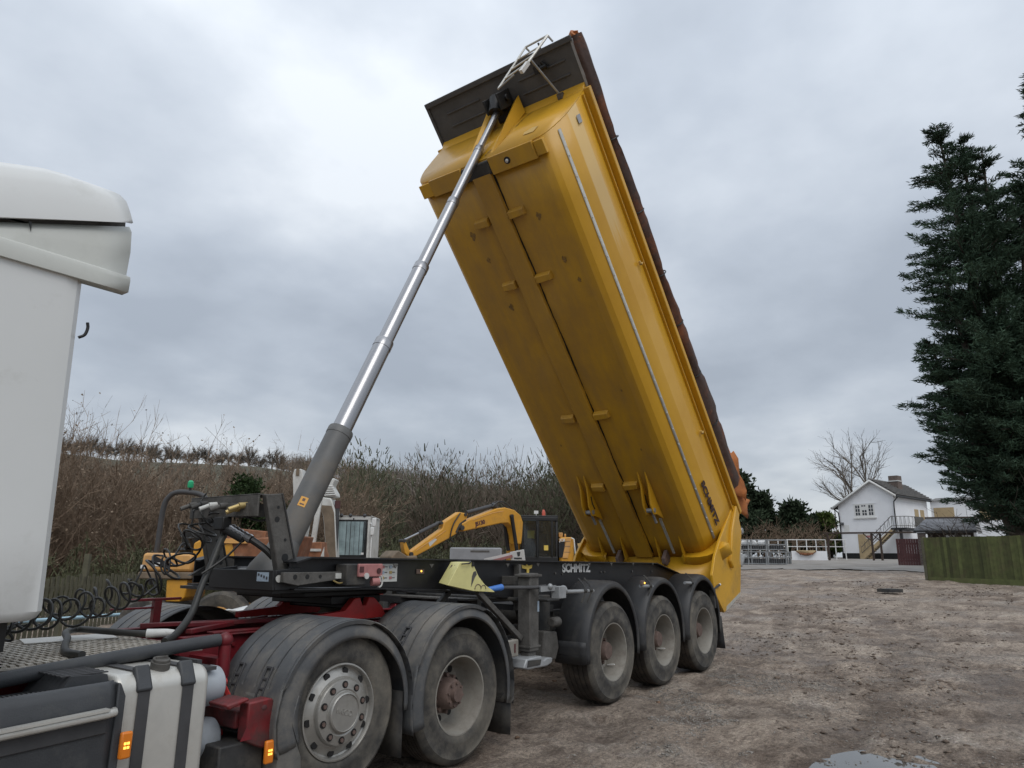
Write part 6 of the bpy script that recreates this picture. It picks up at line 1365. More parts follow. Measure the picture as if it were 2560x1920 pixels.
obj('solar_lamp', fh.map(MB().prism_x([(-0.35,4.62),(-0.05,4.55),(-0.05,4.80)],0.12,0.40)), 'strap_grey', HO)
obj('utility_door', fh.map(MB().box(0.35,0.85,-0.012,0.0,3.85,4.55)), 'white_paint', HO)
obj('string_course', fh.map(MB().box(0,GW,-0.02,0.0,3.78,3.81)), 'white_paint', HO)
for l in (4.6, 6.0): obj('boarded_window', fh.map(MB().box(GW-0.01,GW+0.03,l,l+0.95,4.4,6.05)), 'plywood', HO)
# rear wing
obj('wing_wall', fh.map(MB().box(GW+0.3,GW+7.5,DEP,DEP+4,hz,6.95)), 'render_white', HO)
obj('wing_plinth', fh.map(MB().box(GW+0.3,GW+7.52,DEP-0.02,DEP,hz-0.2,hz+0.55)), 'black_steel', HO)
obj('wing_roof', fh.map(MB().prism_x([(DEP-0.2,6.95),(DEP+2,7.35),(DEP+4.2,6.95)],GW+0.2,GW+7.8)), 'slate', HO)
for a in (GW+0.55, GW+4.3): obj('boarded_window', fh.map(MB().box(a,a+1.7,DEP-0.04,DEP,5.05,6.30)), 'plywood', HO)
# landing and outside stair with iron railings
obj('landing', fh.map(MB().box(GW,GW+1.25,0.3,3.0,4.0,4.18)), 'black_steel', HO)
obj('landing_screen', fh.map(MB().box(GW+1.2,GW+1.25,0.9,3.0,4.18,5.2)), 'frame_grey', HO)
obj('stair_string', fh.map(MB().prism_y([(GW+0.1,4.15),(GW+0.1,3.85),(2.35,hz-0.05),(2.15,hz+0.20)],-0.62,-0.55).prism_y([(GW+0.1,4.15),(GW+0.1,3.85),(2.35,hz-0.05),(2.15,hz+0.20)],-1.35,-1.28)), 'plywood', HO)
stp = MB()
for k in range(13): 
    t_ = k/13; stp.box(2.4+2.6*t_,2.68+2.6*t_,-1.28,-0.62,hz+0.1+2.5*t_,hz+0.14+2.5*t_)
tag(obj('stair_treads', fh.map(stp), 'black_steel', HO), kind='stuff')
rl = MB()
for (p, q) in (((2.3,hz+1.05),(GW+0.1,5.15)),((2.3,hz+0.55),(GW+0.1,4.35))): rl.tube([(p[0],-1.32,p[1]),(q[0],-1.32,q[1])],0.028,6)
for k in range(16):
    t_ = k/15; x = 2.3+(GW+0.1-2.3)*t_; z = hz+0.55+(4.35-hz-0.35)*t_; rl.tube([(x,-1.32,z),(x+(0.12 if k%2 else -0.05),-1.32,z+0.70)],0.016,5)
for z in (4.35, 5.15): rl.tube([(GW+0.1,-1.32,z),(GW+1.25,-0.6,z),(GW+1.25,0.9,z)],0.028,6)
for k in range(12):
    t_ = k/11; p = Vector((GW+0.1,-1.32,4.2)).lerp(Vector((GW+1.25,0.6,4.2)), t_); rl.tube([tuple(p),(p.x+0.05*(-1)**k,p.y,5.15)],0.016,5)
obj('railing', fh.map(rl), 'frame_grey', HO)
obj('landing_slab', fh.map(MB().box(GW-0.0,GW+1.3,-1.36,0.3,4.02,4.17)), 'black_steel', HO)
obj('landing_prop', fh.map(MB().box(GW+0.5,GW+0.7,-0.9,-0.7,hz,4.02)), 'strap_grey', HO)
# pergola
PG = thing('pergola', 'dark timber pergola beam on braced posts before the house', 'pergola', (53.4, 6.6, 1.35))
obj('beam', MB().beam((53.0,8.9,3.47),(54.1,2.75,3.50),0.14,0.12), 'dark_wood', PG)
for (x, y) in ((53.05,8.62),(53.70,5.62),(53.85,5.05)):
    pz = obj('post', MB().box(x-0.07,x+0.07,y-0.07,y+0.07,1.30,3.42), 'dark_wood', PG)
    obj('brace', MB().beam((x,y,2.85),(x-0.08,y+0.55,3.42),0.07,0.07).beam((x,y,2.85),(x+0.08,y-0.5,3.42),0.07,0.07), 'dark_wood', pz)
# low white wall with carved panel, white railing
LW = thing('low_white_wall', 'low white garden wall with a carved brown panel let into its top', 'wall', (52.7,9.9,1.35))
obj('wall', MB().beam((52.35,11.25,1.72),(53.0,8.75,1.72),0.18,0.78), 'render_white', LW)
cp = []
for k in range(13):
    t_ = k/12; p = Vector((52.24,10.85,0)).lerp(Vector((52.60,9.45,0)), t_); cp.append((p.x, p.y, 2.13-0.33*math.sin(math.pi*t_)**0.8))
obj('carved_rim', MB().tube(cp,0.055,8), 'wood_carved', LW)
obj('carved_panel', MB().add(cp+[(52.60,9.45,2.16),(52.24,10.85,2.16)],[tuple(range(15))]), 'plywood', LW).modifiers.new('t','SOLIDIFY').thickness = 0.05
mb = MB()
for k in range(7):
    t_ = 0.2+0.1*k; p = Vector((52.20,10.85,0)).lerp(Vector((52.56,9.45,0)), t_); mb.ball((p.x,p.y,1.96-0.08*math.sin(math.pi*t_)),0.10,n=7,jit=0.15)
obj('carved_figures', mb, 'rust', LW)
WR = thing('white_railing', 'white tubular railing behind the metal stillages', 'railing', (52.6,12.0,1.4))
a, b_ = Vector((51.4,15.6,0)), Vector((54.0,7.6,0))
for z in (2.98, 2.45): obj('rail', MB().tube([(a.x,a.y,z),(b_.x,b_.y,z)],0.035,6), 'white_paint', WR)
for k in range(13):
    p = a.lerp(b_, k/12); obj('upright', MB().cyl((p.x,p.y,1.4),(p.x,p.y,2.98),0.04,n=8), 'white_paint', WR)
# metal stillages
def stillage(x, y, z, rz, label, bags, h_=0.85):
    t_ = thing('metal_stillage', label, 'stillage', (x, y, z), 'grey metal stillages stacked beyond the trailer')
    fr = Fr((x, y), (math.cos(rz), math.sin(rz)))
    mb = MB()
    for a in (-0.6, 0.6):
        for l in (-0.5, 0.5): mb.beam((a,l,z),(a,l,z+h_),0.07,0.07,(1,0,0))
    for zz_ in (z+0.08, z+h_*0.55, z+h_-0.04):
        for l in (-0.5, 0.5): mb.beam((-0.6,l,zz_),(0.6,l,zz_),0.05,0.06)
        for a in (-0.6, 0.6): mb.beam((a,-0.5,zz_),(a,0.5,zz_),0.05,0.06)
    obj('stillage_frame', fr.map(mb), 'galv', t_)
    mb = MB()
    for k in range(9):
        q = -0.54+k*0.135
        mb.tube([(q,-0.5,z+0.1),(q,-0.5,z+h_*0.5)],0.010,4).tube([(0.6,q*0.9,z+0.1),(0.6,q*0.9,z+h_*0.5)],0.010,4)
    tag(obj('mesh_panel', fr.map(mb), 'galv', t_), kind='stuff')
    obj('tray', fr.map(MB().box(-0.58,0.58,-0.48,0.48,z+0.08,z+0.14).box(-0.45,0.45,-0.4,0.4,z+0.14,z+h_*0.45)), 'strap_grey', t_)
    if bags:
        for i in range(2):
            mb = MB().ball(((-0.28+0.56*i),0,z+h_*0.62),0.36,0.72,1.2,0.9,n=14,jit=0.10); mb.v = [(p[0],p[1],min(p[2],z+h_*0.92)) for p in mb.v]; obj('bag', fr.map(mb), 'bag_white', t_, smooth=60)
zs_ = G0(40)
spots = [(39.75,10.9,0,'grey metal stillage with white sacks, left end of the lower row',1),(40.05,10.0,0,'empty grey stillage in the middle of the lower row',0),(40.45,8.95,0,'grey stillage at the right end of the lower row',0),
         (39.75,10.9,0.87,'upper stillage of white sacks nearest the yellow body',1),(40.05,9.95,0.87,'upper middle stillage filled with white sacks',1),(40.45,8.9,0.87,'upper right stillage with mesh side and no sacks',0),
         (41.5,12.0,0,'grey stillage behind the stacked row on the left',1),(42.2,9.2,0,'grey stillage half hidden behind the right end of the stack',0)]
for x, y, dz, lb_, bg_ in spots: stillage(x, y, zs_-0.02+dz, R(-70)+0.06*math.sin(x*9), lb_, bg_, 0.85 if dz == 0 else 0.72)
# maroon gate, brick pier, garage
GT = thing('maroon_gate', 'flat dark maroon timber gate beside the brick pier', 'gate', (42.15,1.65,1.2))
fg = Fr((42.07,2.24),(0.15,-1.17))
for k in range(9): obj('gate_board', fg.map(MB().box(0.002+k*0.131,0.128+k*0.131,0,0.04,1.18,2.74)), 'maroon', GT)
obj('gate_rail', fg.map(MB().box(0,1.18,0.04,0.09,1.4,1.5).box(0,1.18,0.04,0.09,2.4,2.5)), 'maroon', GT)
PR_ = thing('brick_pier', 'narrow brick pier between the maroon gate and the green fence', 'pier', (42.2,0.85,1.1))
obj('mortar_core', MB().box(42.02,42.48,0.66,1.04,1.0,3.05), 'concrete', PR_)
brick_me = None
for k in range(26):
    z = 1.06+k*0.077
    for q in ((0.655,0.84),(0.86,1.045)) if k % 2 else ((0.655,0.74),(0.76,0.94),(0.96,1.045)):
        o_ = obj('brick', MB().box(42.0,42.1,q[0],q[1],z,z+0.065), 'brick', PR_, smooth=None)
obj('pier_cap', MB().box(41.97,42.53,0.61,1.09,3.062,3.12), 'concrete', PR_)
GA = thing('garage', 'low outbuilding with pale slate roof behind the green fence', 'outbuilding', (43.6,-0.5,1.2))
obj('front_wall', MB().prism_x([(-1.75,1.0),(0.6,1.0),(0.6,3.2),(-1.75,3.2)],42.75,42.95), 'dark_wood', GA)
obj('side_wall', MB().box(42.95,46.5,-1.75,-1.6,1.0,3.2).box(42.95,46.5,0.45,0.6,1.0,3.2).box(46.3,46.5,-1.6,0.45,1.0,3.2), 'render_white', GA)
rg = obj('garage_roof', MB().add([(42.2,1.25,3.25),(42.2,-1.95,3.22),(44.2,-1.95,3.98),(44.2,0.75,4.02)],[(0,1,2,3)]).add([(44.2,0.75,4.02),(44.2,-1.95,3.98),(46.8,-1.95,3.2),(46.8,1.25,3.2)],[(0,1,2,3)]), 'slate_pale', GA); rg.modifiers.new('t','SOLIDIFY').thickness = 0.07
mb = MB()
for k in range(8):
    t_ = k/8; x = 42.2+2.0*t_; z = 3.24+0.76*t_; mb.box(x,x+0.26,-1.94,1.2-0.42*t_,z+0.005,z+0.035+0.0)
obj('slate_course', mb, 'slate_pale', rg)
obj('ridge', MB().tube([(44.2,0.8,4.03),(44.2,-2.2,4.0)],0.07,8), 'dark_wood', rg)
obj('fascia', MB().box(42.15,42.22,-1.95,1.25,3.06,3.2), 'grease_black', GA)
for y in (-0.55, -1.35): obj('white_panel', MB().box(42.70,42.74,y-0.25,y+0.20,2.45,2.95), 'letter_white', GA)
obj('lean_to', MB().add([(42.6,-1.97,3.9),(42.6,-3.1,3.3),(45,-3.1,3.3),(45,-1.97,3.9)],[(0,1,2,3)]), 'slate', GA).modifiers.new('t','SOLIDIFY').thickness = 0.08
for k in range(5): obj('lean_to_slat', MB().beam((42.5,-1.9,3.75-0.15*k),(42.5,-2.9+0.1*k,3.45-0.15*k),0.05,0.04), 'letter_white', GA)
tag(obj('scrap_sheet', MB().prism_z([(17.2,-1.2),(17.6,-1.5),(17.9,-1.1),(17.5,-0.8)],0.56,0.66), 'dusty_black', None, loc=(17.5,-1.2,0.5)), 'dark scrap of sheet lying on the mud before the fence', 'scrap')

# ================================================================ vegetation
def ribbons(p0, p1, w0, w1, rg):
    """flat tapered strips from arrays of end points"""
    d = p1-p0; r_ = rg.normal(size=d.shape); s_ = np.cross(d, r_); s_ /= (np.linalg.norm(s_, axis=1, keepdims=True)+1e-9)
    V = np.stack([p0-s_*w0[:,None], p0+s_*w0[:,None], p1+s_*w1[:,None], p1-s_*w1[:,None]], 1)
    n_ = len(p0); Fc = np.arange(4*n_).reshape(n_, 4)
    return V.reshape(-1,3), Fc
def flakes(c, size, rg, elong=1.6, bias=None, wf=1.0):
    n_ = len(c); a = rg.normal(size=(n_,3)); 
    if bias is not None: a = a*0.55+bias
    a /= np.linalg.norm(a, axis=1, keepdims=True)+1e-9
    b_ = np.cross(a, rg.normal(size=(n_,3))); b_ /= np.linalg.norm(b_, axis=1, keepdims=True)+1e-9
    L = size*elong
    V = np.stack([c-a*L[:,None]*0.5-b_*size[:,None]*0.30*wf, c-a*L[:,None]*0.3+b_*size[:,None]*0.5*wf, c+a*L[:,None]*0.5, c+a*L[:,None]*0.05-b_*size[:,None]*0.5*wf], 1)
    return V.reshape(-1,3), np.arange(4*n_).reshape(n_,4)
def grow(rg, base, height, spread, levels, nkid, w0, lean=(0,0), up=0.5, first=0.25):
    """simple branching: returns list of (p0,p1,r0,r1) arrays"""
    segs = []; 
    def rec(p, d, L, r_, lev):
        n_ = 3; q = p; dd = d
        for k in range(n_):
            dd = dd+rg.normal(0, 0.10, 3); dd[2] += 0.05*up; dd /= np.linalg.norm(dd)
            e_ = q+dd*L/n_; segs.append((q, e_, r_*(1-0.28*k/n_), r_*(1-0.28*(k+1)/n_))); q2 = q; q = e_
            if lev < levels and (k > 0 or lev > 0):
                for _ in range(nkid if k == n_-1 else max(1, nkid-1)):
                    nd = dd*up+rg.normal(0, spread, 3); nd[2] = abs(nd[2])*0.7+0.25*up if lev < 2 else nd[2]; nd /= np.linalg.norm(nd)
                    rec(q2+(q-q2)*rg.random(), nd, L*rg.uniform(0.45, 0.72), r_*0.5, lev+1)
    d0 = np.array([lean[0], lean[1], 1.0]); d0 /= np.linalg.norm(d0)
    rec(np.array(base, float), d0, height, w0, 0)
    return segs
def seg_mesh(segs, rg, wmin=0.004):
    p0 = np.array([s_[0] for s_ in segs]); p1 = np.array([s_[1] for s_ in segs]); a = np.maximum(np.array([s_[2] for s_ in segs]), wmin); b_ = np.maximum(np.array([s_[3] for s_ in segs]), wmin*0.6)
    V, Fc = ribbons(p0, p1, a, b_, rg); V2, F2 = ribbons(p0, p1, a, b_, rg)
    return np.concatenate([V, V2]), np.concatenate([Fc, F2+len(V)])
def solid_limbs(segs, rmin):
    mb = MB()
    for p, q, a, b_ in segs:
        if a >= rmin: mb.tube([tuple(p), tuple(q)], [a, b_], 7)
    return mb

# ---- conifers at the right
def spire(rg, base, apex, z0, rad, nb, prof=1.0, nf=22, fl=0.15, droop=-0.05):
    base = np.array(base, float); apex = np.array(apex, float); C_, B_, S_ = [], [], []; limbs = []
    for k in range(nb):
        t_ = z0+(1-z0)*(rg.random()**1.15); p = base+(apex-base)*t_
        L = rad*(max(0.02, (1-t_)/(1-z0)))**prof*rg.uniform(0.55, 1.12)+0.25
        if t_ < z0+0.12: L *= 0.5+0.5*(t_-z0)/0.12
        az = rg.uniform(0, 2*math.pi); el = rg.uniform(-0.12, 0.35)+droop
        d = np.array([math.cos(az)*math.cos(el), math.sin(az)*math.cos(el), math.sin(el)])
        limbs.append((p, p+d*L*0.8, 0.05, 0.015))
        n_ = int(nf*(0.35+L)); s_ = rg.random(n_)**0.62
        curve = np.stack([np.zeros(n_), np.zeros(n_), 0.16*L*s_**2-0.05*L*s_], -1)
        pts = p+d*L*s_[:,None]+curve; wid = (0.05+0.115*L*(1-s_)*s_*2.2+0.04)
        side = np.cross(d, (0,0,1)); off = rg.normal(size=(n_,3))*wid[:,None]*np.array([1,1,0.42])
        pts = pts+off; C_.append(pts); bd = d*0.9+np.array([0,0,0.25])+off/(np.linalg.norm(off,axis=1,keepdims=True)+1e-6)*0.6; B_.append(bd); S_.append(fl*rg.uniform(0.55, 1.35, n_))
    return np.concatenate(C_), np.concatenate(B_), np.concatenate(S_), limbs
def conifer_tree(name, label, base, spires, seed, trunk_r, group=None, material='conifer', fl=0.15, nf=22, low=None):
    rg_ = np.random.default_rng(seed)
    t_ = thing(name, label, 'tree', base, group)
    CC, BB, SS, LL = [], [], [], []
    for ap, z0, rad, nb, prof in spires:
        c, b_, s_, l = spire(rg_, base, ap, z0, rad, nb, prof, nf, fl); CC.append(c); BB.append(b_); SS.append(s_); LL += l
    V, Fc = flakes(np.concatenate(CC), np.concatenate(SS), rg_, 3.4, np.concatenate(BB), 0.62)
    np_mesh('crown', V, Fc, material, t_)
    mb = MB()
    for ap, *_ in spires: mb.tube([base, tuple(np.array(base)*0.6+np.array(ap)*0.4), ap], [trunk_r, trunk_r*0.55, 0.03], 9)
    obj('trunk', mb, 'bark', t_)
    mb = solid_limbs(LL[::2], 0.0); tag(obj('limbs', mb, 'bark', t_, smooth=None), kind='stuff')
    return t_
b0 = (30.8, -4.6, 0.95)
conifer_tree('cypress_tree', 'tall dark cypress with ragged split top behind the board fence', b0,
    [((30.6,-3.45,22.6),0.15,4.0,270,0.62), ((30.9,-4.3,21.6),0.3,2.6,130,0.6), ((31.0,-5.1,20.8),0.2,3.6,190,0.7), ((31.2,-6.4,18.8),0.18,3.6,170,0.7), ((31.4,-7.6,17.0),0.16,3.4,140,0.7), ((30.0,-2.7,16.0),0.16,2.9,150,0.7), ((30.2,-1.9,11.5),0.16,2.5,130,0.6)], 21, 0.42, fl=0.072, nf=92)
conifer_tree('cypress_tree', 'tallest dark cypress leaving the picture at the right edge', (33.0,-9.0,1.0),
    [((32.8,-7.9,25.2),0.14,4.4,330,0.62), ((33.2,-9.6,24.0),0.14,4.2,220,0.75), ((32.6,-7.0,20.0),0.16,3.6,200,0.8)], 22, 0.45, fl=0.085, nf=62)
# bare undergrowth beneath the cypresses
rg_ = np.random.default_rng(5); sg = []
for k in range(16): sg += grow(rg_, (28.5+rg_.uniform(-1,3), rg_.uniform(-7,-1.6), 0.9), rg_.uniform(1.5,2.8), 0.5, 2, 2, 0.03, (rg_.normal(0,0.3), rg_.normal(0,0.4)))
V, Fc = seg_mesh(sg, rg_, 0.006); tag(np_mesh('undergrowth', V, Fc, 'bark'), 'tangle of bare stems beneath the cypress trees', 'undergrowth', kind='stuff')

# ---- distant conifers and shrubs at the right of the body
def bushy(name, label, base, h_, rad, seed, material, group, n_=9000, fl=0.22, top=None):
    rg_ = np.random.default_rng(seed); t_ = thing(name, label, 'tree', base, group)
    nc = 46; cs_ = []
    for k in range(nc):
        q = rg_.random(); a = rg_.uniform(0, 6.28); r_ = rad*math.sqrt(rg_.random())*(1-0.8*max(0,q-0.35)/0.65)
        cs_.append((base[0]+r_*math.cos(a), base[1]+r_*math.sin(a), base[2]+h_*(0.12+0.80*q)))
    if top:
        for k in range(16): q = rg_.random(); cs_.append((base[0]+top[0]+rg_.normal(0,0.25), base[1]+top[1]+rg_.normal(0,0.25), base[2]+h_*(0.75+0.3*q)))
    cs_ = np.array(cs_); ii = rg_.integers(0, len(cs_), n_)
    off = rg_.normal(size=(n_,3))*np.array([1,1,0.75])*rad*0.17; c = cs_[ii]+off; c[:,2] = np.maximum(c[:,2], base[2]+0.2)
    V, Fc = flakes(c, fl*rg_.uniform(0.5,1.4,n_), rg_, 1.9, off*1.6+np.array([0,0,0.5])); np_mesh('crown', V, Fc, material, t_)
    obj('trunk', MB().tube([base,(base[0],base[1],base[2]+h_*0.8)],[0.18,0.05],7), 'bark', t_)
    return t_
G_ = 'evergreens on the skyline between trailer and house'
bushy('evergreen_tree', 'tall dark evergreen right behind the tipper tail', (63.6,18.8,1.6), 7.6, 2.6, 31, 'conifer_far', G_, 11000, 0.22, (0.2,0.4))
bushy('evergreen_tree', 'spiky dark evergreen sloping down beside the tallest one', (64.2,17.0,1.6), 5.6, 2.0, 32, 'conifer_far', G_, 8000, 0.2, (0,0))
bushy('evergreen_tree', 'round dark evergreen in the middle of the skyline gap', (69.8,15.4,1.6), 5.2, 2.5, 33, 'conifer_far', G_, 11000, 0.22, (0,0.2))
bushy('evergreen_tree', 'small dark evergreen between round tree and house', (70.3,13.8,1.6), 4.0, 1.3, 34, 'conifer_far', G_, 5000, 0.2, (0,0))
bushy('evergreen_tree', 'bright yellow-green conifer next to the house gutter pipe', (70.6,12.4,1.6), 4.1, 1.3, 35, 'conifer_light', G_, 6000, 0.2, (0,0.2))
rg_ = np.random.default_rng(41); sg = []
for k in range(110): sg += grow(rg_, (rg_.uniform(57,64), rg_.uniform(10.5,24), 1.5), rg_.uniform(1.6,2.5), 0.5, 2, 2, 0.035, (rg_.normal(0,0.2), rg_.normal(0,0.2)))
V, Fc = seg_mesh(sg, rg_, 0.014); tag(np_mesh('bramble_hedge', V, Fc, 'twig_brown'), 'low brown bramble hedge below the evergreens', 'hedge', kind='stuff')

# ---- bare tree behind the house
def bare_tree(name, label, base, h_, seed, w0, lean=(0,0), spread=0.42, levels=4, nk=2, material='bark_pale', wmin=0.012, stems=1, up=0.9, group=None):
    rg_ = np.random.default_rng(seed); t_ = thing(name, label, 'tree', base, group); sg = []
    for k in range(stems):
        sg += grow(rg_, base, h_*0.48, spread, levels, nk, w0, (lean[0]+(rg_.normal(0,0.3) if stems > 1 else 0), lean[1]+(rg_.normal(0,0.3) if stems > 1 else 0)), up)
    obj('trunk', solid_limbs(sg, w0*0.22), material, t_, smooth=60)
    sm = [s_ for s_ in sg if s_[2] < w0*0.22]
    V, Fc = seg_mesh(sm, rg_, wmin); np_mesh('crown', V, Fc, material, t_)
    return t_
bare_tree('bare_tree', 'leafless spreading tree standing behind the white house', (80.0,10.6,1.7), 15.5, 57, 0.17, (0,0.05), 0.36, 4, 2, 'twig_grey', 0.011, 4)
# ---- pale leaning bare tree on the wooded bank, and saplings above the thicket
bare_tree('bare_tree', 'pale bare tree leaning left above the hillside wood', (37.5,35.0,3.0), 10.5, 64, 0.15, (-0.25,0.25), 0.5, 3, 2, 'bark_pale', 0.014, 2)

# ---- thicket of brown brushwood at the left
def thicket(name, label, xs, n_, hfun, material, leaf_mat, seed, depth=6.0, wmin=0.006, leaves=5000):
    rg_ = np.random.default_rng(seed); P0, P1, A, B = [], [], [], []; tips = []
    for k in range(n_):
        t_ = rg_.random(); bx, by, hgt = hfun(t_, rg_)
        base = np.array([bx, by, G0(bx)-0.05]); ns = rg_.integers(5, 9)
        for s2 in range(ns):
            d = np.array([rg_.normal(0,0.30), rg_.normal(0,0.30), 1.0]); d /= np.linalg.norm(d); L = hgt*rg_.uniform(0.6,1.05)
            m_ = 4; q = base+rg_.normal(0,0.15,3)*np.array([1,1,0]); 
            for j in range(m_):
                dd = d+rg_.normal(0,0.17,3); dd /= np.linalg.norm(dd); e_ = q+dd*L/m_; w_ = 0.012*(1-j/m_)+wmin*0.8
                P0.append(q); P1.append(e_); A.append(w_); B.append(w_*0.75)
                for z in range(4 if j else 2):
                    p = q+(e_-q)*rg_.random(); nd = dd*0.8+rg_.normal(0,0.42,3); nd[2] = abs(nd[2])+0.15; nd /= np.linalg.norm(nd); l2 = L*rg_.uniform(0.10,0.26)*(1.1-0.12*j)
                    f_ = p+nd*l2; P0.append(p); P1.append(f_); A.append(wmin*1.2); B.append(wmin*0.6)
                    for y in range(3):
                        p2 = p+(f_-p)*rg_.uniform(0.2,0.95); n2_ = nd+rg_.normal(0,0.5,3); n2_ /= np.linalg.norm(n2_); g_ = p2+n2_*l2*rg_.uniform(0.3,0.6)
                        P0.append(p2); P1.append(g_); A.append(wmin); B.append(wmin*0.4); tips.append(g_)
                q = e_; d = dd
    V, Fc = ribbons(np.array(P0), np.array(P1), np.array(A), np.array(B), rg_)
    o = tag(np_mesh(name, V, Fc, material), label, 'thicket', kind='stuff')
    if leaves:
        tips = np.array(tips); c = tips[rg_.integers(0, len(tips), leaves)]
        V, Fc = flakes(c, rg_.uniform(0.03,0.075,leaves), rg_, 1.3); np_mesh('dead_leaves', V, Fc, leaf_mat, o)
    return o
def h_left(t_, rg_):
    # runs from behind the cab to the excavators, 25-33 m out
    px = t_
    x = -2.5+t_*16.5; y = 21.5-t_*3.0+rg_.uniform(-1.5,5.5)
    gapf = math.exp(-((x-9.3)/1.7)**2)
    return x, y, (6.2+0.7*math.sin(x*0.9)+0.5*math.sin(x*2.3)+0.5*max(0,(x-10)/3)-2.2*max(0,(x-12.0)/2))*(1-0.36*gapf)*rg_.uniform(0.72,1.06)
thicket('brushwood_thicket', 'tall dense thicket of bare brown brushwood behind the machines', None, 400, h_left, 'twig_brown', 'dead_leaf', 71, leaves=16000)
def h_low(t_, rg_):
    x = -3.5+t_*22; y = 15.5-t_*2.5+rg_.uniform(-1.5,2.0)
    return x, y, rg_.uniform(1.0,2.1)
thicket('olive_undergrowth', 'low olive-green undergrowth along the foot of the thicket', None, 150, h_low, 'olive_scrub', 'olive_scrub', 72, leaves=9000, wmin=0.010)
bushy('ivy_clump', 'dark green ivy-covered bush in the gap of the thicket', (8.0,18.2,0.1), 4.3, 1.15, 73, 'ivy', None, 13000, 0.075)
bushy('ivy_clump', 'smaller olive ivy bush right of the dark ivy', (9.4,17.6,0.1), 3.3, 1.0, 74, 'olive_scrub', None, 9000, 0.08)

# ---- hill, wooded bank and hilltop trees
def hill_z(b, r_):
    # b: bearing from +Y towards +X in degrees, r_: metres from the camera
    ridge = np.interp(b, [0, 22, 34, 44, 50, 56, 62, 70, 78, 86], [47, 48, 47, 40, 33, 27, 18, 4, -3, -6])
    t_ = np.clip((r_-45)/390, 0, 1); s_ = t_*t_*(3-2*t_)
    return 0.3+1.3*np.clip((b-50)/20,0,1)+ridge*(0.42*t_+0.58*s_)
bs = np.linspace(-20, 92, 90); rs = np.concatenate([np.linspace(40,440,50), [520, 700, 1000]])
BB_, RR_ = np.meshgrid(bs, rs, indexing='ij'); X_ = -7.37+RR_*np.sin(np.radians(BB_)); Y_ = -5.23+RR_*np.cos(np.radians(BB_))
Z_ = hill_z(BB_, RR_)+(vnoise(X_*0.04,Y_*0.04,6)-0.5)*2*np.clip((RR_-60)/60,0,1)-0.8*np.clip((60-RR_)/20,0,1)-6*np.clip((BB_-63)/6,0,1)
i_ = np.arange(X_.size).reshape(X_.shape); Fq = np.stack([i_[:-1,:-1],i_[:-1,1:],i_[1:,1:],i_[1:,:-1]],-1).reshape(-1,4)
tag(np_mesh('hillside', np.stack([X_,Y_,Z_],-1).reshape(-1,3), Fq, 'field', smooth=True), kind='structure')
def wood(name, label, n_, bfun, material, seed, hh=(5,9), tw=70, wmin=0.05, ln=0.3):
    rg_ = np.random.default_rng(seed); P0, P1, A = [], [], []
    for k in range(n_):
        b_, r_ = bfun(rg_); x = -7.37+r_*math.sin(R(b_)); y = -5.23+r_*math.cos(R(b_)); z = float(hill_z(b_, r_)); h_ = rg_.uniform(*hh); cw = h_*rg_.uniform(0.26,0.40)
        m_ = tw; u_ = rg_.normal(size=(m_,3)); u_ /= np.linalg.norm(u_,axis=1,keepdims=True); rad = rg_.random((m_,1))**0.5
        c = np.array([x,y,z+h_*0.60])+u_*rad*np.array([cw,cw,h_*0.40])
        root = np.array([x,y,z+h_*0.18]); dirv = c-root; dirv /= np.linalg.norm(dirv,axis=1,keepdims=True); dirv = dirv+rg_.normal(0,0.30,(m_,3))
        L = ln*rg_.uniform(0.5,1.5,(m_,1))
        P0.append(c-dirv*L); P1.append(c+dirv*L); A.append(wmin*rg_.uniform(0.5,1.4,m_))
        q = rg_.integers(0, m_, 5)                       # boughs
        P0.append(np.repeat(root[None], 5, 0)); P1.append(c[q]); A.append(np.full(5, wmin*1.3))
        P0.append(np.array([[x,y,z-0.3]])); P1.append(root[None]+np.array([[0,0,h_*0.2]])); A.append(np.array([h_*0.014]))
    P0 = np.concatenate(P0); P1 = np.concatenate(P1); A = np.concatenate(A)
    V, Fc = ribbons(P0, P1, A, A*0.45, rg_)
    return tag(np_mesh(name, V, Fc, material), label, 'woodland', kind='stuff')
sc_ = lambda r_: r_
wood('hillside_wood', 'bare brown woodland covering the bank behind the yellow excavator', 700, lambda g: (g.uniform(41,66), 48+g.random()**1.4*150), 'hill_brown', 81, (4.0,9.0), 230, 0.020, 0.22)
wood('ridge_wood', 'soft bare woodland along the skyline of the hill', 330, lambda g: (g.uniform(36,63), 210+g.random()*235), 'hill_brown', 84, (7,11), 170, 0.05, 0.5)
wood('ivied_wood', 'darker ivy-grown trees mixed through the hillside wood', 330, lambda g: (41+g.random()**1.2*22, 46+g.random()*110), 'hill_green', 82, (4,9), 330, 0.045, 0.16)
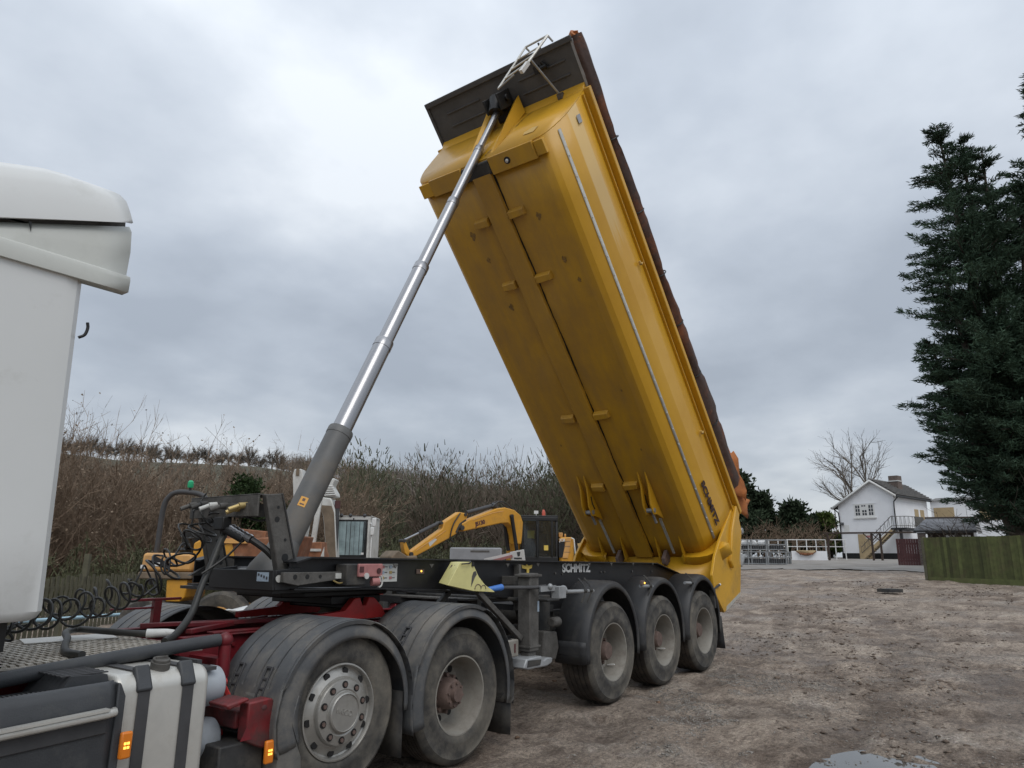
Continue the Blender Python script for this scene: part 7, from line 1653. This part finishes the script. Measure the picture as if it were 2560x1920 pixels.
wood('hedge_wood', 'brown hedgerow trees on the slope below the hilltop field', 260, lambda g: (g.uniform(6,46), 120+g.random()*140), 'hill_brown', 83, (4,8), 170, 0.04, 0.4)
# row of bare trees along the hilltop
protos = []
for k in range(4):
    rg_ = np.random.default_rng(90+k); H = 11.0; sg = [(np.array([0,0,-0.5]), np.array([0.2,0.1,H*0.36]), 0.30, 0.24)]; tw_ = []
    for q in range(16):
        az = rg_.uniform(0, 6.28); el = rg_.uniform(0.25, 1.3); d = np.array([math.cos(az)*math.cos(el), math.sin(az)*math.cos(el), math.sin(el)])
        p = np.array([0.15,0.1,H*rg_.uniform(0.28,0.42)]); L = H*rg_.uniform(0.36,0.52); e_ = p+d*L; sg.append((p, e_, 0.13, 0.05))
        for g in range(38):
            c = p+d*L*rg_.uniform(0.35,1.0); dd = d*0.7+rg_.normal(0,0.55,3)+np.array([0,0,0.25]); dd /= np.linalg.norm(dd); tw_.append((c, c+dd*rg_.uniform(0.8,2.2), 0.045, 0.02))
    V, Fc = seg_mesh(tw_, rg_, 0.03)
    me_c = np_mesh('crown', V, Fc, 'twig_grey'); 
    mb = solid_limbs(sg, 0.12); me = bpy.data.meshes.new('trunk'); me.from_pydata(mb.v, [], mb.f); me.update(); me.materials.append(MATS['twig_grey'])
    protos.append((me_c.data, me)); bpy.data.objects.remove(me_c)
rg_ = np.random.default_rng(99)
for k in range(46):
    b_ = 19.0+k*0.42+rg_.uniform(-0.3,0.3); r_ = 432+rg_.uniform(-12,20); x = -7.37+r_*math.sin(R(b_)); y = -5.23+r_*math.cos(R(b_))
    t_ = thing('hilltop_tree', 'small bare grey tree in the row along the hilltop field', 'tree', (x, y, float(hill_z(b_, r_))-0.3), 'row of bare trees along the hilltop')
    s_ = rg_.uniform(1.0,1.45); t_.scale = (s_, s_, s_); t_.rotation_euler = (0,0,rg_.uniform(0,6.28))
    for nm, me in zip(('crown','trunk'), protos[k % 4]):
        c = bpy.data.objects.new(nm, me); COL.objects.link(c); c.parent = t_
